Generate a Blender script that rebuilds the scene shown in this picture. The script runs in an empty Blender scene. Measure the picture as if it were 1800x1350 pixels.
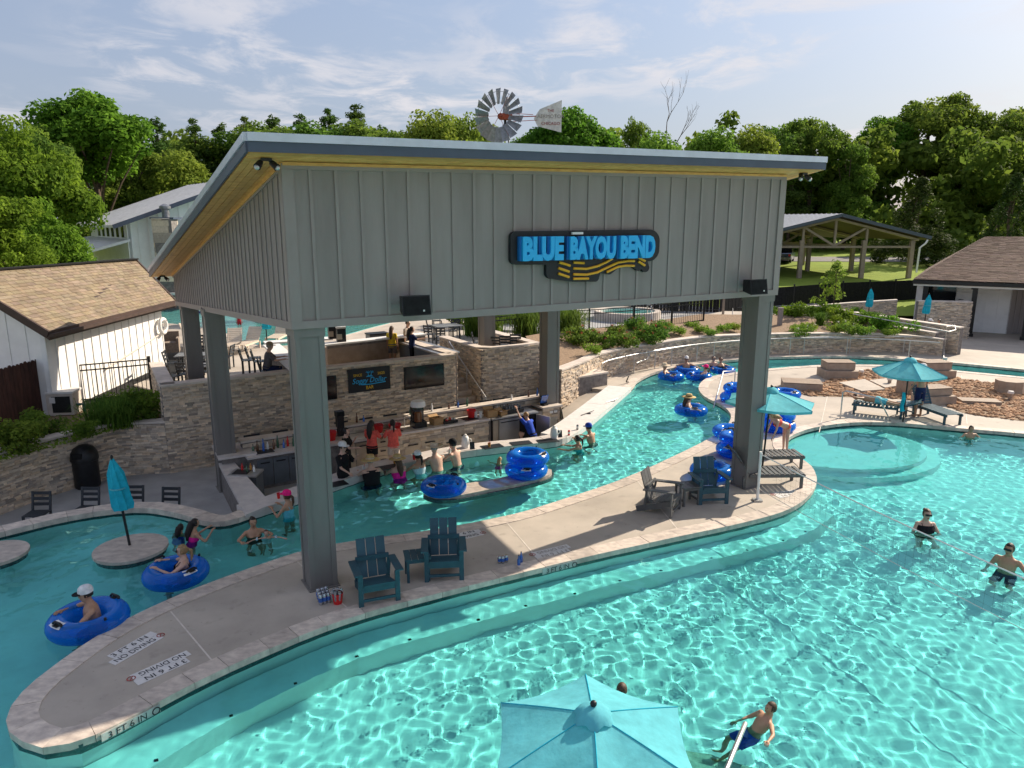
import bpy, bmesh, math, random
import numpy as np
from mathutils import Vector, Matrix
random.seed(7)
SC = bpy.context.scene
COL = SC.collection
R = math.radians

# ------------------------------------------------------------------ camera
CAM_H, FPX = 6.5, 1290.0
PITCH = math.atan(285 / FPX)
cam = bpy.data.cameras.new('camera'); cam.sensor_width = 36.0; cam.lens = 36 * FPX / 1800
cam.clip_start = 0.1; cam.clip_end = 3000
cam_o = bpy.data.objects.new('camera', cam); COL.objects.link(cam_o)
cam_o.location = (0, 0, CAM_H); cam_o.rotation_euler = (R(90) - PITCH, 0, 0)
SC.camera = cam_o

# ------------------------------------------------------------------ sky
SUN_AZ = math.atan2(0.8, 0.6)          # clockwise from +Y
SUN_EL = R(33)
W = bpy.data.worlds.new('World'); SC.world = W; W.use_nodes = True
nt = W.node_tree; bg = nt.nodes['Background']
sky = nt.nodes.new('ShaderNodeTexSky'); sky.sky_type = 'NISHITA'; sky.sun_disc = False
sky.sun_elevation = SUN_EL; sky.sun_rotation = SUN_AZ
sky.air_density = 1.25; sky.dust_density = 1.6; sky.ozone_density = 2.4; sky.altitude = 0
def wn(t, **k):
    n = nt.nodes.new(t)
    for a, b in k.items(): setattr(n, a, b)
    return n
def wm(op, a, b=None):
    n = wn('ShaderNodeMath', operation=op)
    for i, x in enumerate((a, b)):
        if x is None: continue
        if isinstance(x, (int, float)): n.inputs[i].default_value = x
        else: nt.links.new(x, n.inputs[i])
    return n.outputs[0]
tc = wn('ShaderNodeTexCoord'); sep = wn('ShaderNodeSeparateXYZ'); nt.links.new(tc.outputs['Generated'], sep.inputs[0])
zz = wm('MAXIMUM', sep.outputs[2], 0.0)
den = wm('ADD', zz, 0.07)
cmb = wn('ShaderNodeCombineXYZ')
nt.links.new(wm('DIVIDE', sep.outputs[0], den), cmb.inputs[0]); nt.links.new(wm('DIVIDE', sep.outputs[1], den), cmb.inputs[1])
mp = wn('ShaderNodeMapping'); mp.inputs['Location'].default_value = (1.75, -1.0, 0.0); mp.inputs['Scale'].default_value = (1.0, 0.8, 1)
nt.links.new(cmb.outputs[0], mp.inputs[0])
big = wn('ShaderNodeTexNoise'); big.inputs['Scale'].default_value = 0.42; big.inputs['Detail'].default_value = 3; nt.links.new(mp.outputs[0], big.inputs[0])
fine = wn('ShaderNodeTexNoise'); fine.inputs['Scale'].default_value = 2.3; fine.inputs['Detail'].default_value = 9; fine.inputs['Roughness'].default_value = 0.62
fine.inputs['Distortion'].default_value = 0.5; nt.links.new(mp.outputs[0], fine.inputs[0])
def wramp(x, lo, hi):
    n = wn('ShaderNodeMapRange', interpolation_type='SMOOTHSTEP'); n.inputs[1].default_value = lo; n.inputs[2].default_value = hi
    nt.links.new(x, n.inputs[0]); return n.outputs[0]
cl = wm('MULTIPLY', wramp(big.outputs[0], 0.41, 0.58), wramp(fine.outputs[0], 0.42, 0.64))
cl = wm('MULTIPLY', cl, wramp(sep.outputs[2], 0.005, 0.06))
# the humid air whitens the sky towards the horizon, clouds add to it
hz = wm('ADD', wm('MULTIPLY', wramp(wm('SUBTRACT', 0.42, sep.outputs[2]), 0.0, 0.42), 0.20), 0.55)
mixh = wn('ShaderNodeMix', data_type='RGBA'); nt.links.new(hz, mixh.inputs[0]); nt.links.new(sky.outputs[0], mixh.inputs[6]); mixh.inputs[7].default_value = (1.85, 2.02, 2.8, 1)
mixc = wn('ShaderNodeMix', data_type='RGBA'); nt.links.new(wm('MULTIPLY', cl, 0.85), mixc.inputs[0]); nt.links.new(mixh.outputs[2], mixc.inputs[6]); mixc.inputs[7].default_value = (4.5, 4.35, 4.5, 1)
nt.links.new(mixc.outputs[2], bg.inputs[0]); bg.inputs[1].default_value = 0.112

# ------------------------------------------------------------------ sun
SL = bpy.data.lights.new('sun', 'SUN'); SL.energy = 4.7; SL.angle = R(0.5); SL.color = (1.0, 0.87, 0.70)
SL.cycles.is_caustics_light = True
sun_o = bpy.data.objects.new('sun', SL); COL.objects.link(sun_o); sun_o.location = (40, 30, 33)
SDIR = Vector((math.sin(SUN_AZ) * math.cos(SUN_EL), math.cos(SUN_AZ) * math.cos(SUN_EL), math.sin(SUN_EL)))
sun_o.rotation_euler = SDIR.to_track_quat('Z', 'Y').to_euler()

# ------------------------------------------------------------------ exposure and render settings
vs = SC.view_settings; vs.view_transform = 'Standard'; vs.look = 'None'; vs.exposure = 0.72; vs.gamma = 1.0; vs.use_curve_mapping = False
SC.render.engine = 'CYCLES'
cy = SC.cycles
cy.use_denoising = True; cy.caustics_refractive = True; cy.caustics_reflective = False
cy.max_bounces = 8; cy.diffuse_bounces = 4; cy.glossy_bounces = 3; cy.transmission_bounces = 8; cy.transparent_max_bounces = 12
cy.sample_clamp_indirect = 6.0; cy.blur_glossy = 0.5
cy.use_adaptive_sampling = True; cy.adaptive_threshold = 0.02

# ------------------------------------------------------------------ plan helpers
_c, _s = math.cos(PITCH), math.sin(PITCH)
def P(u, v, z=0.0):
    """survey point: where the sight line through photo point (u, v) meets the level z"""
    r, d = u - 900, v - 675
    y, w = FPX * _c - d * _s, -(FPX * _s + d * _c)
    t = (z - CAM_H) / w
    return Vector((r * t, y * t, z))
def PY(u, v, Y):
    """survey point at the forward distance Y"""
    r, d = u - 900, v - 675
    y, w = FPX * _c - d * _s, -(FPX * _s + d * _c)
    t = Y / y
    return Vector((r * t, Y, CAM_H + w * t))

# ------------------------------------------------------------------ materials
MATS = {}
def rgb(c, a=1): return (c[0], c[1], c[2], a)
def mat(name, col, rough=0.6, var=0.12, scale=4.0, bump=0.0, bscale=None, metal=0.0, spec=0.4, col2=None, attr=False, detail=5, objrand=0.0, stretch=None, trans=0.0, coat=0.0):
    m = bpy.data.materials.new(name); m.use_nodes = True; MATS[name] = m
    t = m.node_tree; L = t.links; b = t.nodes['Principled BSDF']
    b.inputs['Roughness'].default_value = rough; b.inputs['Metallic'].default_value = metal
    b.inputs['Specular IOR Level'].default_value = spec
    if coat: b.inputs['Coat Weight'].default_value = coat; b.inputs['Coat Roughness'].default_value = 0.08
    tcn = t.nodes.new('ShaderNodeTexCoord'); geo = t.nodes.new('ShaderNodeNewGeometry')
    src = geo.outputs['Position']
    if stretch:
        mpn = t.nodes.new('ShaderNodeMapping'); mpn.inputs['Scale'].default_value = stretch; L.new(src, mpn.inputs[0]); src = mpn.outputs[0]
    no = t.nodes.new('ShaderNodeTexNoise'); no.inputs['Scale'].default_value = scale; no.inputs['Detail'].default_value = detail; no.inputs['Roughness'].default_value = 0.6
    L.new(src, no.inputs[0])
    c2 = col2 if col2 else tuple(max(0, x * (1 - 2 * var)) for x in col)
    c1 = col if col2 else tuple(min(1, x * (1 + var)) for x in col)
    mr = t.nodes.new('ShaderNodeMapRange'); mr.inputs[1].default_value = 0.32; mr.inputs[2].default_value = 0.68; L.new(no.outputs[0], mr.inputs[0])
    mx = t.nodes.new('ShaderNodeMix'); mx.data_type = 'RGBA'; L.new(mr.outputs[0], mx.inputs[0]); mx.inputs[6].default_value = rgb(c2); mx.inputs[7].default_value = rgb(c1)
    out = mx.outputs[2]
    if attr:
        at = t.nodes.new('ShaderNodeAttribute'); at.attribute_name = 'Col'
        ml = t.nodes.new('ShaderNodeMix'); ml.data_type = 'RGBA'; ml.blend_type = 'MULTIPLY'; ml.inputs[0].default_value = 1.0
        L.new(out, ml.inputs[6]); L.new(at.outputs['Color'], ml.inputs[7]); out = ml.outputs[2]
    if objrand:
        oi = t.nodes.new('ShaderNodeObjectInfo'); m2 = t.nodes.new('ShaderNodeMapRange'); m2.inputs[3].default_value = 1 - objrand; m2.inputs[4].default_value = 1 + objrand
        L.new(oi.outputs['Random'], m2.inputs[0]); vm = t.nodes.new('ShaderNodeVectorMath'); vm.operation = 'SCALE'; L.new(out, vm.inputs[0]); L.new(m2.outputs[0], vm.inputs['Scale']); out = vm.outputs[0]
    L.new(out, b.inputs['Base Color'])
    rr = t.nodes.new('ShaderNodeMapRange'); rr.inputs[3].default_value = max(0.02, rough - 0.08); rr.inputs[4].default_value = min(1, rough + 0.08); L.new(no.outputs[0], rr.inputs[0]); L.new(rr.outputs[0], b.inputs['Roughness'])
    if bump:
        bn = t.nodes.new('ShaderNodeTexNoise'); bn.inputs['Scale'].default_value = bscale or scale * 6; bn.inputs['Detail'].default_value = 4; L.new(src, bn.inputs[0])
        bp = t.nodes.new('ShaderNodeBump'); bp.inputs['Strength'].default_value = bump; bp.inputs['Distance'].default_value = 0.02; L.new(bn.outputs[0], bp.inputs['Height']); L.new(bp.outputs[0], b.inputs['Normal'])
    if trans:
        tr = t.nodes.new('ShaderNodeBsdfTranslucent'); L.new(out, tr.inputs[0]); ms = t.nodes.new('ShaderNodeMixShader'); ms.inputs[0].default_value = trans
        o = t.nodes['Material Output']; L.new(b.outputs[0], ms.inputs[1]); L.new(tr.outputs[0], ms.inputs[2]); L.new(ms.outputs[0], o.inputs[0])
    return m

mat('siding_grey', (0.272, 0.238, 0.226), 0.55, 0.09, 1.6, bump=0.06, bscale=30, stretch=(1, 1, .18))
mat('trim_grey', (0.285, 0.250, 0.238), 0.5, 0.04, 2)
mat('column_grey', (0.19, 0.178, 0.168), 0.5, 0.09, 1.5, stretch=(1, 1, .2))
mat('fascia_dark', (0.075, 0.095, 0.14), 0.4, 0.06, 2)
mat('drip_metal', (0.62, 0.66, 0.76), 0.35, 0.05, 3, metal=0.4)
mat('roof_metal', (0.70, 0.70, 0.70), 0.5, 0.05, 3, metal=0.15)
mat('soffit_wood', (0.74, 0.45, 0.15), 0.45, 0.2, 5, col2=(0.54, 0.28, 0.075), objrand=0.15, stretch=(1, 1, 6), bump=0.05)
mat('stone', (1.0, 0.95, 0.86), 0.85, 0.2, 9, bump=0.5, bscale=35, attr=True, col2=(0.78, 0.72, 0.64))
mat('mortar', (0.22, 0.20, 0.19), 0.9, 0.2, 6)
mat('cap_stone', (0.62, 0.545, 0.48), 0.7, 0.1, 3, bump=0.1, objrand=0.08)
mat('coping', (0.66, 0.575, 0.49), 0.6, 0.2, 5, col2=(0.40, 0.34, 0.30), bump=0.2, objrand=0.16, stretch=(1, 1.6, 1))
mat('deck', (0.515, 0.455, 0.385), 0.75, 0.1, 1.3, bump=0.12, bscale=60, col2=(0.42, 0.37, 0.315))
mat('joint', (0.66, 0.60, 0.53), 0.8, 0.1, 4)
mat('bar_floor', (0.36, 0.36, 0.36), 0.7, 0.1, 1.5, bump=0.06, bscale=40)
mat('counter', (0.66, 0.61, 0.57), 0.35, 0.15, 4, col2=(0.50, 0.46, 0.45), bump=0.05)
mat('tile_band', (0.05, 0.10, 0.10), 0.25, 0.5, 25, col2=(0.015, 0.035, 0.04), spec=0.6)
mat('plaster', (0.88, 0.90, 0.86), 0.8, 0.05, 2, spec=0.1)
mat('shelf_stone', (0.62, 0.56, 0.45), 0.8, 0.25, 6, spec=0.1)
mat('steel', (0.55, 0.55, 0.55), 0.42, 0.06, 3, metal=0.9)
mat('cabinet_steel', (0.48, 0.41, 0.33), 0.38, 0.08, 3, metal=0.55)
mat('cabinet_dark', (0.16, 0.18, 0.20), 0.4, 0.08, 3, metal=0.3)
mat('black', (0.012, 0.013, 0.015), 0.4, 0.2, 5)
mat('black_screen', (0.006, 0.006, 0.009), 0.12, 0.2, 2, spec=0.6)
mat('poly_navy', (0.030, 0.085, 0.115), 0.5, 0.08, 6, bump=0.1, bscale=50, objrand=0.08)
mat('poly_grey', (0.105, 0.105, 0.105), 0.5, 0.08, 6, bump=0.1, bscale=50, objrand=0.08)
mat('patio_chair', (0.030, 0.036, 0.045), 0.45, 0.1, 6, objrand=0.1)
mat('table_top', (0.20, 0.21, 0.22), 0.4, 0.1, 5)
mat('fence_black', (0.012, 0.012, 0.013), 0.45, 0.1, 5)
mat('screen_mesh', (0.020, 0.020, 0.021), 0.9, 0.2, 8, spec=0.1)
mat('fence_wood', (0.07, 0.028, 0.02), 0.85, 0.25, 4, objrand=0.2, stretch=(3, 3, .5))
mat('white_siding', (0.84, 0.83, 0.81), 0.55, 0.04, 1.5)
mat('white_paint', (0.80, 0.79, 0.77), 0.45, 0.04, 3)
mat('shingle_tan', (0.265, 0.208, 0.142), 0.9, 0.15, 3, bump=0.4, bscale=60, attr=True)
mat('shingle_brown', (0.17, 0.115, 0.092), 0.9, 0.15, 3, bump=0.4, bscale=60, attr=True)
mat('trim_dark', (0.06, 0.035, 0.028), 0.6, 0.15, 4)
mat('mulch', (0.33, 0.23, 0.15), 0.95, 0.4, 14, col2=(0.15, 0.10, 0.06), bump=0.8, bscale=30)
mat('rock', (0.50, 0.31, 0.18), 0.9, 0.3, 6, col2=(0.26, 0.15, 0.09), attr=True, bump=0.3)
mat('lawn', (0.235, 0.305, 0.05), 0.95, 0.3, 0.8, col2=(0.17, 0.24, 0.04), bump=0.8, bscale=25, spec=0.1)
mat('asphalt', (0.20, 0.19, 0.18), 0.9, 0.15, 2, bump=0.2)
mat('bark', (0.12, 0.085, 0.06), 0.95, 0.3, 6, bump=0.6, bscale=12)
mat('steel_tan', (0.30, 0.235, 0.185), 0.5, 0.08, 3)
mat('bench_top', (0.30, 0.225, 0.165), 0.6, 0.1, 4, objrand=0.1)
mat('bench_side', (0.36, 0.285, 0.225), 0.7, 0.1, 4)
mat('letter_blue', (0.02, 0.44, 0.86), 0.4, 0.03, 3)
mat('letter_side', (0.01, 0.16, 0.48), 0.4, 0.05, 3)
mat('letter_orange', (0.85, 0.42, 0.02), 0.4, 0.03, 3)
mat('sign_black', (0.010, 0.013, 0.018), 0.5, 0.1, 5)
mat('text_dark', (0.03, 0.03, 0.035), 0.7, 0.2, 8)
mat('text_faint', (0.33, 0.29, 0.26), 0.7, 0.2, 8)
mat('text_red', (0.35, 0.05, 0.05), 0.7, 0.2, 8)
mat('text_yellow', (0.80, 0.50, 0.03), 0.5, 0.05, 8)
mat('edge_tile', (0.42, 0.44, 0.42), 0.5, 0.15, 6)
mat('marker_white', (0.66, 0.64, 0.62), 0.6, 0.06, 6)
mat('canvas', (0.17, 0.60, 0.68), 0.85, 0.08, 5, trans=0.35, spec=0.1, bump=0.5, bscale=7)
mat('canvas_fold', (0.03, 0.50, 0.66), 0.85, 0.12, 6, trans=0.2, spec=0.1)
mat('red_plastic', (0.62, 0.02, 0.02), 0.35, 0.08, 5)
mat('white_plastic', (0.78, 0.77, 0.75), 0.4, 0.05, 5)
mat('cardboard', (0.42, 0.26, 0.12), 0.8, 0.1, 6)
mat('glass_green', (0.03, 0.10, 0.05), 0.1, 0.2, 6, spec=0.8)
mat('glass_brown', (0.14, 0.055, 0.02), 0.1, 0.2, 6, spec=0.8)
mat('bottle_blue', (0.03, 0.12, 0.42), 0.15, 0.1, 6, spec=0.8)
mat('can_silver', (0.55, 0.57, 0.62), 0.25, 0.1, 9, metal=0.8)
mat('fruit', (0.62, 0.40, 0.07), 0.5, 0.4, 30, col2=(0.4, 0.06, 0.02))
mat('galvanized', (0.27, 0.285, 0.31), 0.4, 0.15, 6, metal=0.6)
mat('vane_white', (0.60, 0.60, 0.60), 0.5, 0.12, 4)
mat('rust_red', (0.34, 0.075, 0.04), 0.7, 0.25, 6)
mat('wicker', (0.30, 0.24, 0.19), 0.8, 0.2, 20)
mat('lounge_cream', (0.66, 0.56, 0.45), 0.6, 0.06, 4)
mat('handle_black', (0.012, 0.012, 0.014), 0.5, 0.1, 5)
mat('car_blue', (0.015, 0.04, 0.12), 0.2, 0.05, 3, coat=0.8)
mat('car_white', (0.62, 0.62, 0.62), 0.25, 0.03, 3, coat=0.8)
mat('car_glass', (0.01, 0.012, 0.015), 0.08, 0.1, 3, spec=0.8)
mat('tail_red', (0.5, 0.01, 0.01), 0.25, 0.1, 3)
mat('tyre', (0.015, 0.015, 0.015), 0.9, 0.1, 6)

def leaf_mat(name, c, c2, tr=0.42):
    m = bpy.data.materials.new(name); m.use_nodes = True; MATS[name] = m
    t = m.node_tree; L = t.links; b = t.nodes['Principled BSDF']; b.inputs['Roughness'].default_value = 0.75; b.inputs['Specular IOR Level'].default_value = 0.1
    at = t.nodes.new('ShaderNodeAttribute'); at.attribute_name = 'Col'
    oi = t.nodes.new('ShaderNodeObjectInfo')
    mx = t.nodes.new('ShaderNodeMix'); mx.data_type = 'RGBA'; mx.inputs[6].default_value = rgb(c2); mx.inputs[7].default_value = rgb(c)
    sp = t.nodes.new('ShaderNodeSeparateColor'); L.new(at.outputs['Color'], sp.inputs[0]); L.new(sp.outputs[0], mx.inputs[0])
    hs = t.nodes.new('ShaderNodeHueSaturation'); mr = t.nodes.new('ShaderNodeMapRange'); mr.inputs[3].default_value = 0.475; mr.inputs[4].default_value = 0.52
    L.new(oi.outputs['Random'], mr.inputs[0]); L.new(mr.outputs[0], hs.inputs['Hue']); L.new(mx.outputs[2], hs.inputs['Color'])
    L.new(hs.outputs[0], b.inputs['Base Color'])
    tl = t.nodes.new('ShaderNodeBsdfTranslucent'); L.new(hs.outputs[0], tl.inputs[0])
    ms = t.nodes.new('ShaderNodeMixShader'); ms.inputs[0].default_value = tr
    L.new(b.outputs[0], ms.inputs[1]); L.new(tl.outputs[0], ms.inputs[2]); L.new(ms.outputs[0], t.nodes['Material Output'].inputs[0])
leaf_mat('leaf_broad', (0.185, 0.325, 0.03), (0.06, 0.14, 0.016), .5)
leaf_mat('leaf_dark', (0.19, 0.30, 0.04), (0.07, 0.15, 0.025), .52)
leaf_mat('leaf_pine', (0.12, 0.19, 0.035), (0.05, 0.10, 0.022), 0.4)
leaf_mat('leaf_cedar', (0.085, 0.115, 0.022), (0.03, 0.055, 0.014), 0.25)
leaf_mat('leaf_light', (0.25, 0.365, 0.05), (0.12, 0.215, 0.03), .5)
leaf_mat('grass_blade', (0.14, 0.24, 0.035), (0.05, 0.12, 0.02))
leaf_mat('flower_red', (0.45, 0.05, 0.06), (0.14, 0.13, 0.03), 0.3)
leaf_mat('flower_white', (0.75, 0.74, 0.66), (0.5, 0.5, 0.42), 0.3)

def water_mat(name, col, ior=1.33):
    m = bpy.data.materials.new(name); m.use_nodes = True; MATS[name] = m
    t = m.node_tree; t.nodes.clear(); o = t.nodes.new('ShaderNodeOutputMaterial'); g = t.nodes.new('ShaderNodeBsdfGlass')
    g.inputs['Roughness'].default_value = 0; g.inputs['IOR'].default_value = ior; g.inputs['Color'].default_value = rgb(col); t.links.new(g.outputs[0], o.inputs[0])
water_mat('water', (0.44, 0.945, 0.95))
def vinyl_mat(name, col):
    m = bpy.data.materials.new(name); m.use_nodes = True; MATS[name] = m
    t = m.node_tree; L = t.links; b = t.nodes['Principled BSDF']
    b.inputs['Base Color'].default_value = rgb(col); b.inputs['Roughness'].default_value = 0.12; b.inputs['Specular IOR Level'].default_value = 0.6
    lw = t.nodes.new('ShaderNodeLayerWeight'); lw.inputs[0].default_value = 0.45
    tp = t.nodes.new('ShaderNodeBsdfTransparent'); tp.inputs[0].default_value = (0.12, 0.45, 0.93, 1)
    mr = t.nodes.new('ShaderNodeMapRange'); mr.inputs[3].default_value = 0.24; mr.inputs[4].default_value = 0.78; L.new(lw.outputs['Facing'], mr.inputs[0])
    ms = t.nodes.new('ShaderNodeMixShader'); L.new(mr.outputs[0], ms.inputs[0]); L.new(tp.outputs[0], ms.inputs[1]); L.new(b.outputs[0], ms.inputs[2])
    L.new(ms.outputs[0], t.nodes['Material Output'].inputs[0])
_d = MATS['deck'].node_tree; _b = _d.nodes['Principled BSDF']; _src = _b.inputs['Base Color'].links[0].from_socket
for _sc, _lo, _hi, _mul in ((0.35, .35, .7, .80), (3.2, .60, .74, .78), (11.0, .66, .74, .7)):   # weathering, damp stains, spots
    _n = _d.nodes.new('ShaderNodeTexNoise'); _n.inputs['Scale'].default_value = _sc; _n.inputs['Detail'].default_value = 6; _g = _d.nodes.new('ShaderNodeNewGeometry'); _d.links.new(_g.outputs['Position'], _n.inputs[0])
    _r = _d.nodes.new('ShaderNodeMapRange'); _r.inputs[1].default_value = _lo; _r.inputs[2].default_value = _hi; _r.inputs[3].default_value = 1.0; _r.inputs[4].default_value = _mul; _d.links.new(_n.outputs[0], _r.inputs[0])
    _v = _d.nodes.new('ShaderNodeVectorMath'); _v.operation = 'SCALE'; _d.links.new(_src, _v.inputs[0]); _d.links.new(_r.outputs[0], _v.inputs['Scale']); _src = _v.outputs[0]
_d.links.new(_src, _b.inputs['Base Color'])
vinyl_mat('vinyl_blue', (0.010, 0.22, 0.80))

# ------------------------------------------------------------------ mesh helpers
class MB:
    def __init__(s): s.v = []; s.f = []; s.c = []; s.col = None
    def add(s, vs, fs):
        n = len(s.v); s.v.extend([tuple(x) for x in vs]); s.f.extend([tuple(i + n for i in f) for f in fs]); s.c.extend([s.col] * len(fs)); return s
    def hexa(s, p):   # 8 points: bottom 4 ccw, top 4 ccw
        return s.add(p, [(3, 2, 1, 0), (4, 5, 6, 7), (0, 1, 5, 4), (1, 2, 6, 5), (2, 3, 7, 6), (3, 0, 4, 7)])
    def obox(s, c, a, b, d):  # centre + three half vectors
        c, a, b, d = Vector(c), Vector(a), Vector(b), Vector(d)
        if a.cross(b).dot(d) < 0: a = -a
        return s.hexa([c - a - b - d, c + a - b - d, c + a + b - d, c - a + b - d, c - a - b + d, c + a - b + d, c + a + b + d, c - a + b + d])
    def box(s, x, y, z, sx, sy, sz, rz=0.0):
        ca, sa = math.cos(rz), math.sin(rz)
        return s.obox((x, y, z), (ca * sx / 2, sa * sx / 2, 0), (-sa * sy / 2, ca * sy / 2, 0), (0, 0, sz / 2))
    def beam(s, p, q, w, h, up=(0, 0, 1)):
        p, q, up = Vector(p), Vector(q), Vector(up); d = (q - p); n = d.normalized(); sd = n.cross(up)
        if sd.length < 1e-4: sd = n.cross(Vector((1, 0, 0)))
        sd.normalize(); u = sd.cross(n).normalized()
        return s.obox((p + q) / 2, d / 2, sd * w / 2, u * h / 2)
    def prism(s, poly, z0, z1, z0f=None, z1f=None, bottom=True):
        n = len(poly); ar = sum(poly[i][0] * poly[(i + 1) % n][1] - poly[(i + 1) % n][0] * poly[i][1] for i in range(n))
        if ar < 0: poly = list(poly)[::-1]
        vs = [(p[0], p[1], z0) for p in poly] + [(p[0], p[1], z1) for p in poly]
        fs = [tuple(range(n, 2 * n))] + [(i, (i + 1) % n, n + (i + 1) % n, n + i) for i in range(n)]
        if bottom: fs.append(tuple(range(n))[::-1])
        return s.add(vs, fs)
    def poly(s, pts): return s.add(pts, [tuple(range(len(pts)))])
    def tube(s, pts, r, n=8, caps=True):
        pts = [Vector(p) for p in pts]; rs = r if isinstance(r, (list, tuple)) else [r] * len(pts)
        vs = []; prev = None
        for i, p in enumerate(pts):
            d = (pts[min(i + 1, len(pts) - 1)] - pts[max(i - 1, 0)]); d = d.normalized() if d.length > 1e-9 else Vector((0, 0, 1))
            a = prev if prev is not None else (Vector((0, 0, 1)) if abs(d.z) < 0.9 else Vector((1, 0, 0)))
            a = (a - d * a.dot(d)); a = a.normalized() if a.length > 1e-6 else d.orthogonal().normalized(); prev = a; b = d.cross(a)
            for k in range(n):
                t = 2 * math.pi * k / n; vs.append(p + (a * math.cos(t) + b * math.sin(t)) * rs[i])
        fs = []
        for i in range(len(pts) - 1):
            for k in range(n):
                fs.append((i * n + k, i * n + (k + 1) % n, (i + 1) * n + (k + 1) % n, (i + 1) * n + k))
        if caps: fs.append(tuple(range(n))[::-1]); fs.append(tuple(range((len(pts) - 1) * n, len(pts) * n)))
        return s.add(vs, fs)
    def lathe(s, prof, n=16, o=(0, 0, 0), M=None):
        vs = []
        for r, z in prof:
            for k in range(n):
                t = 2 * math.pi * k / n; vs.append(Vector((r * math.cos(t), r * math.sin(t), z)))
        fs = [(i * n + k, i * n + (k + 1) % n, (i + 1) * n + (k + 1) % n, (i + 1) * n + k) for i in range(len(prof) - 1) for k in range(n)]
        if prof[0][0] > 1e-5: fs.append(tuple(range(n))[::-1])
        if prof[-1][0] > 1e-5: fs.append(tuple(range((len(prof) - 1) * n, len(prof) * n)))
        vs = [(M @ v if M else v) + Vector(o) for v in vs]
        return s.add(vs, fs)
    def ell(s, c, rx, ry, rz, n=12, m=8, M=None):
        vs = []; c = Vector(c)
        for i in range(m + 1):
            ph = math.pi * i / m - math.pi / 2
            for k in range(n):
                t = 2 * math.pi * k / n; v = Vector((rx * math.cos(ph) * math.cos(t), ry * math.cos(ph) * math.sin(t), rz * math.sin(ph)))
                vs.append((M @ v if M else v) + c)
        fs = [(i * n + k, i * n + (k + 1) % n, (i + 1) * n + (k + 1) % n, (i + 1) * n + k) for i in range(m) for k in range(n)]
        return s.add(vs, fs)
    def torus(s, c, R0, r0, n=28, m=12, squash=1.0):
        vs = [(c[0] + (R0 + r0 * math.cos(b)) * math.cos(a), c[1] + (R0 + r0 * math.cos(b)) * math.sin(a), c[2] + r0 * squash * math.sin(b))
              for a in [2 * math.pi * i / n for i in range(n)] for b in [2 * math.pi * j / m for j in range(m)]]
        fs = [(i * m + j, ((i + 1) % n) * m + j, ((i + 1) % n) * m + (j + 1) % m, i * m + (j + 1) % m) for i in range(n) for j in range(m)]
        return s.add(vs, fs)
    def mesh(s, name, smooth=None):
        me = bpy.data.meshes.new(name); me.from_pydata([tuple(v) for v in s.v], [], s.f)
        if any(c is not None for c in s.c):
            ca = me.color_attributes.new('Col', 'FLOAT_COLOR', 'CORNER')
            arr = []
            for c, f in zip(s.c, s.f): arr.extend((tuple(c) + (1.0,) if c is not None else (1, 1, 1, 1)) * len(f))
            ca.data.foreach_set('color', arr)
        if smooth is not None:
            me.polygons.foreach_set('use_smooth', [True] * len(me.polygons))
            if smooth < 180: me.set_sharp_from_angle(angle=R(smooth))
        me.update(); return me
    def build(s, name, m, parent=None, smooth=None):
        return mobj(name, s.mesh(name, smooth), m, parent)

def mobj(name, me, m=None, parent=None):
    if m is not None and not me.materials: me.materials.append(MATS[m] if isinstance(m, str) else m)
    o = bpy.data.objects.new(name, me); COL.objects.link(o)
    if parent is not None: o.parent = parent
    return o
def tag(o, label, cat, group=None):
    o['label'] = label; o['category'] = cat
    if group: o['group'] = group
    return o
def thing(name, label, cat, loc=(0, 0, 0), rz=0.0, group=None):
    o = bpy.data.objects.new(name, None); COL.objects.link(o); o.location = loc; o.rotation_euler = (0, 0, rz); o.empty_display_size = 0.2
    return tag(o, label, cat, group)
def struct(o): o['kind'] = 'structure'; return o
def stuff(o): o['kind'] = 'stuff'; return o
KIDS = {}
def clone(root, loc, rz=0.0, label=None, group=None, scale=None):
    """copy of a thing, its parts and sub-parts"""
    if root.name not in KIDS:
        KIDS[root.name] = [(c, list(c.children)) for c in root.children]
    r = root.copy(); COL.objects.link(r); r.location = loc; r.rotation_euler = (0, 0, rz)
    if scale is not None: r.scale = (scale,) * 3 if isinstance(scale, (int, float)) else scale
    if label: r['label'] = label
    if group: r['group'] = group
    for c, gs in KIDS[root.name]:
        d = c.copy(); COL.objects.link(d); d.parent = r
        for g in gs:
            e = g.copy(); COL.objects.link(e); e.parent = d
    return r
def v2(p): return Vector((p[0], p[1]))
def catmull(pts, step=0.25, closed=False):
    pts = [Vector((p[0], p[1])) for p in pts]; out = []; n = len(pts)
    rng = range(n) if closed else range(n - 1)
    for i in rng:
        p0 = pts[(i - 1) % n] if closed or i > 0 else pts[0] * 2 - pts[1]
        p1, p2 = pts[i], pts[(i + 1) % n]
        p3 = pts[(i + 2) % n] if closed or i + 2 < n else p2 * 2 - p1
        k = max(1, int((p2 - p1).length / step))
        for j in range(k):
            t = j / k
            out.append(0.5 * ((2 * p1) + (p2 - p0) * t + (2 * p0 - 5 * p1 + 4 * p2 - p3) * t * t + (3 * p1 - p0 - 3 * p2 + p3) * t ** 3))
    if not closed: out.append(pts[-1])
    return out
def offset(line, d, closed=False):
    """shift a 2D polyline to its left by d"""
    out = []; n = len(line)
    for i in range(n):
        a = line[(i - 1) % n] if closed or i > 0 else line[i]; b = line[(i + 1) % n] if closed or i < n - 1 else line[i]
        t = (b - a).normalized(); out.append(line[i] + Vector((-t.y, t.x)) * d)
    return out
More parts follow.
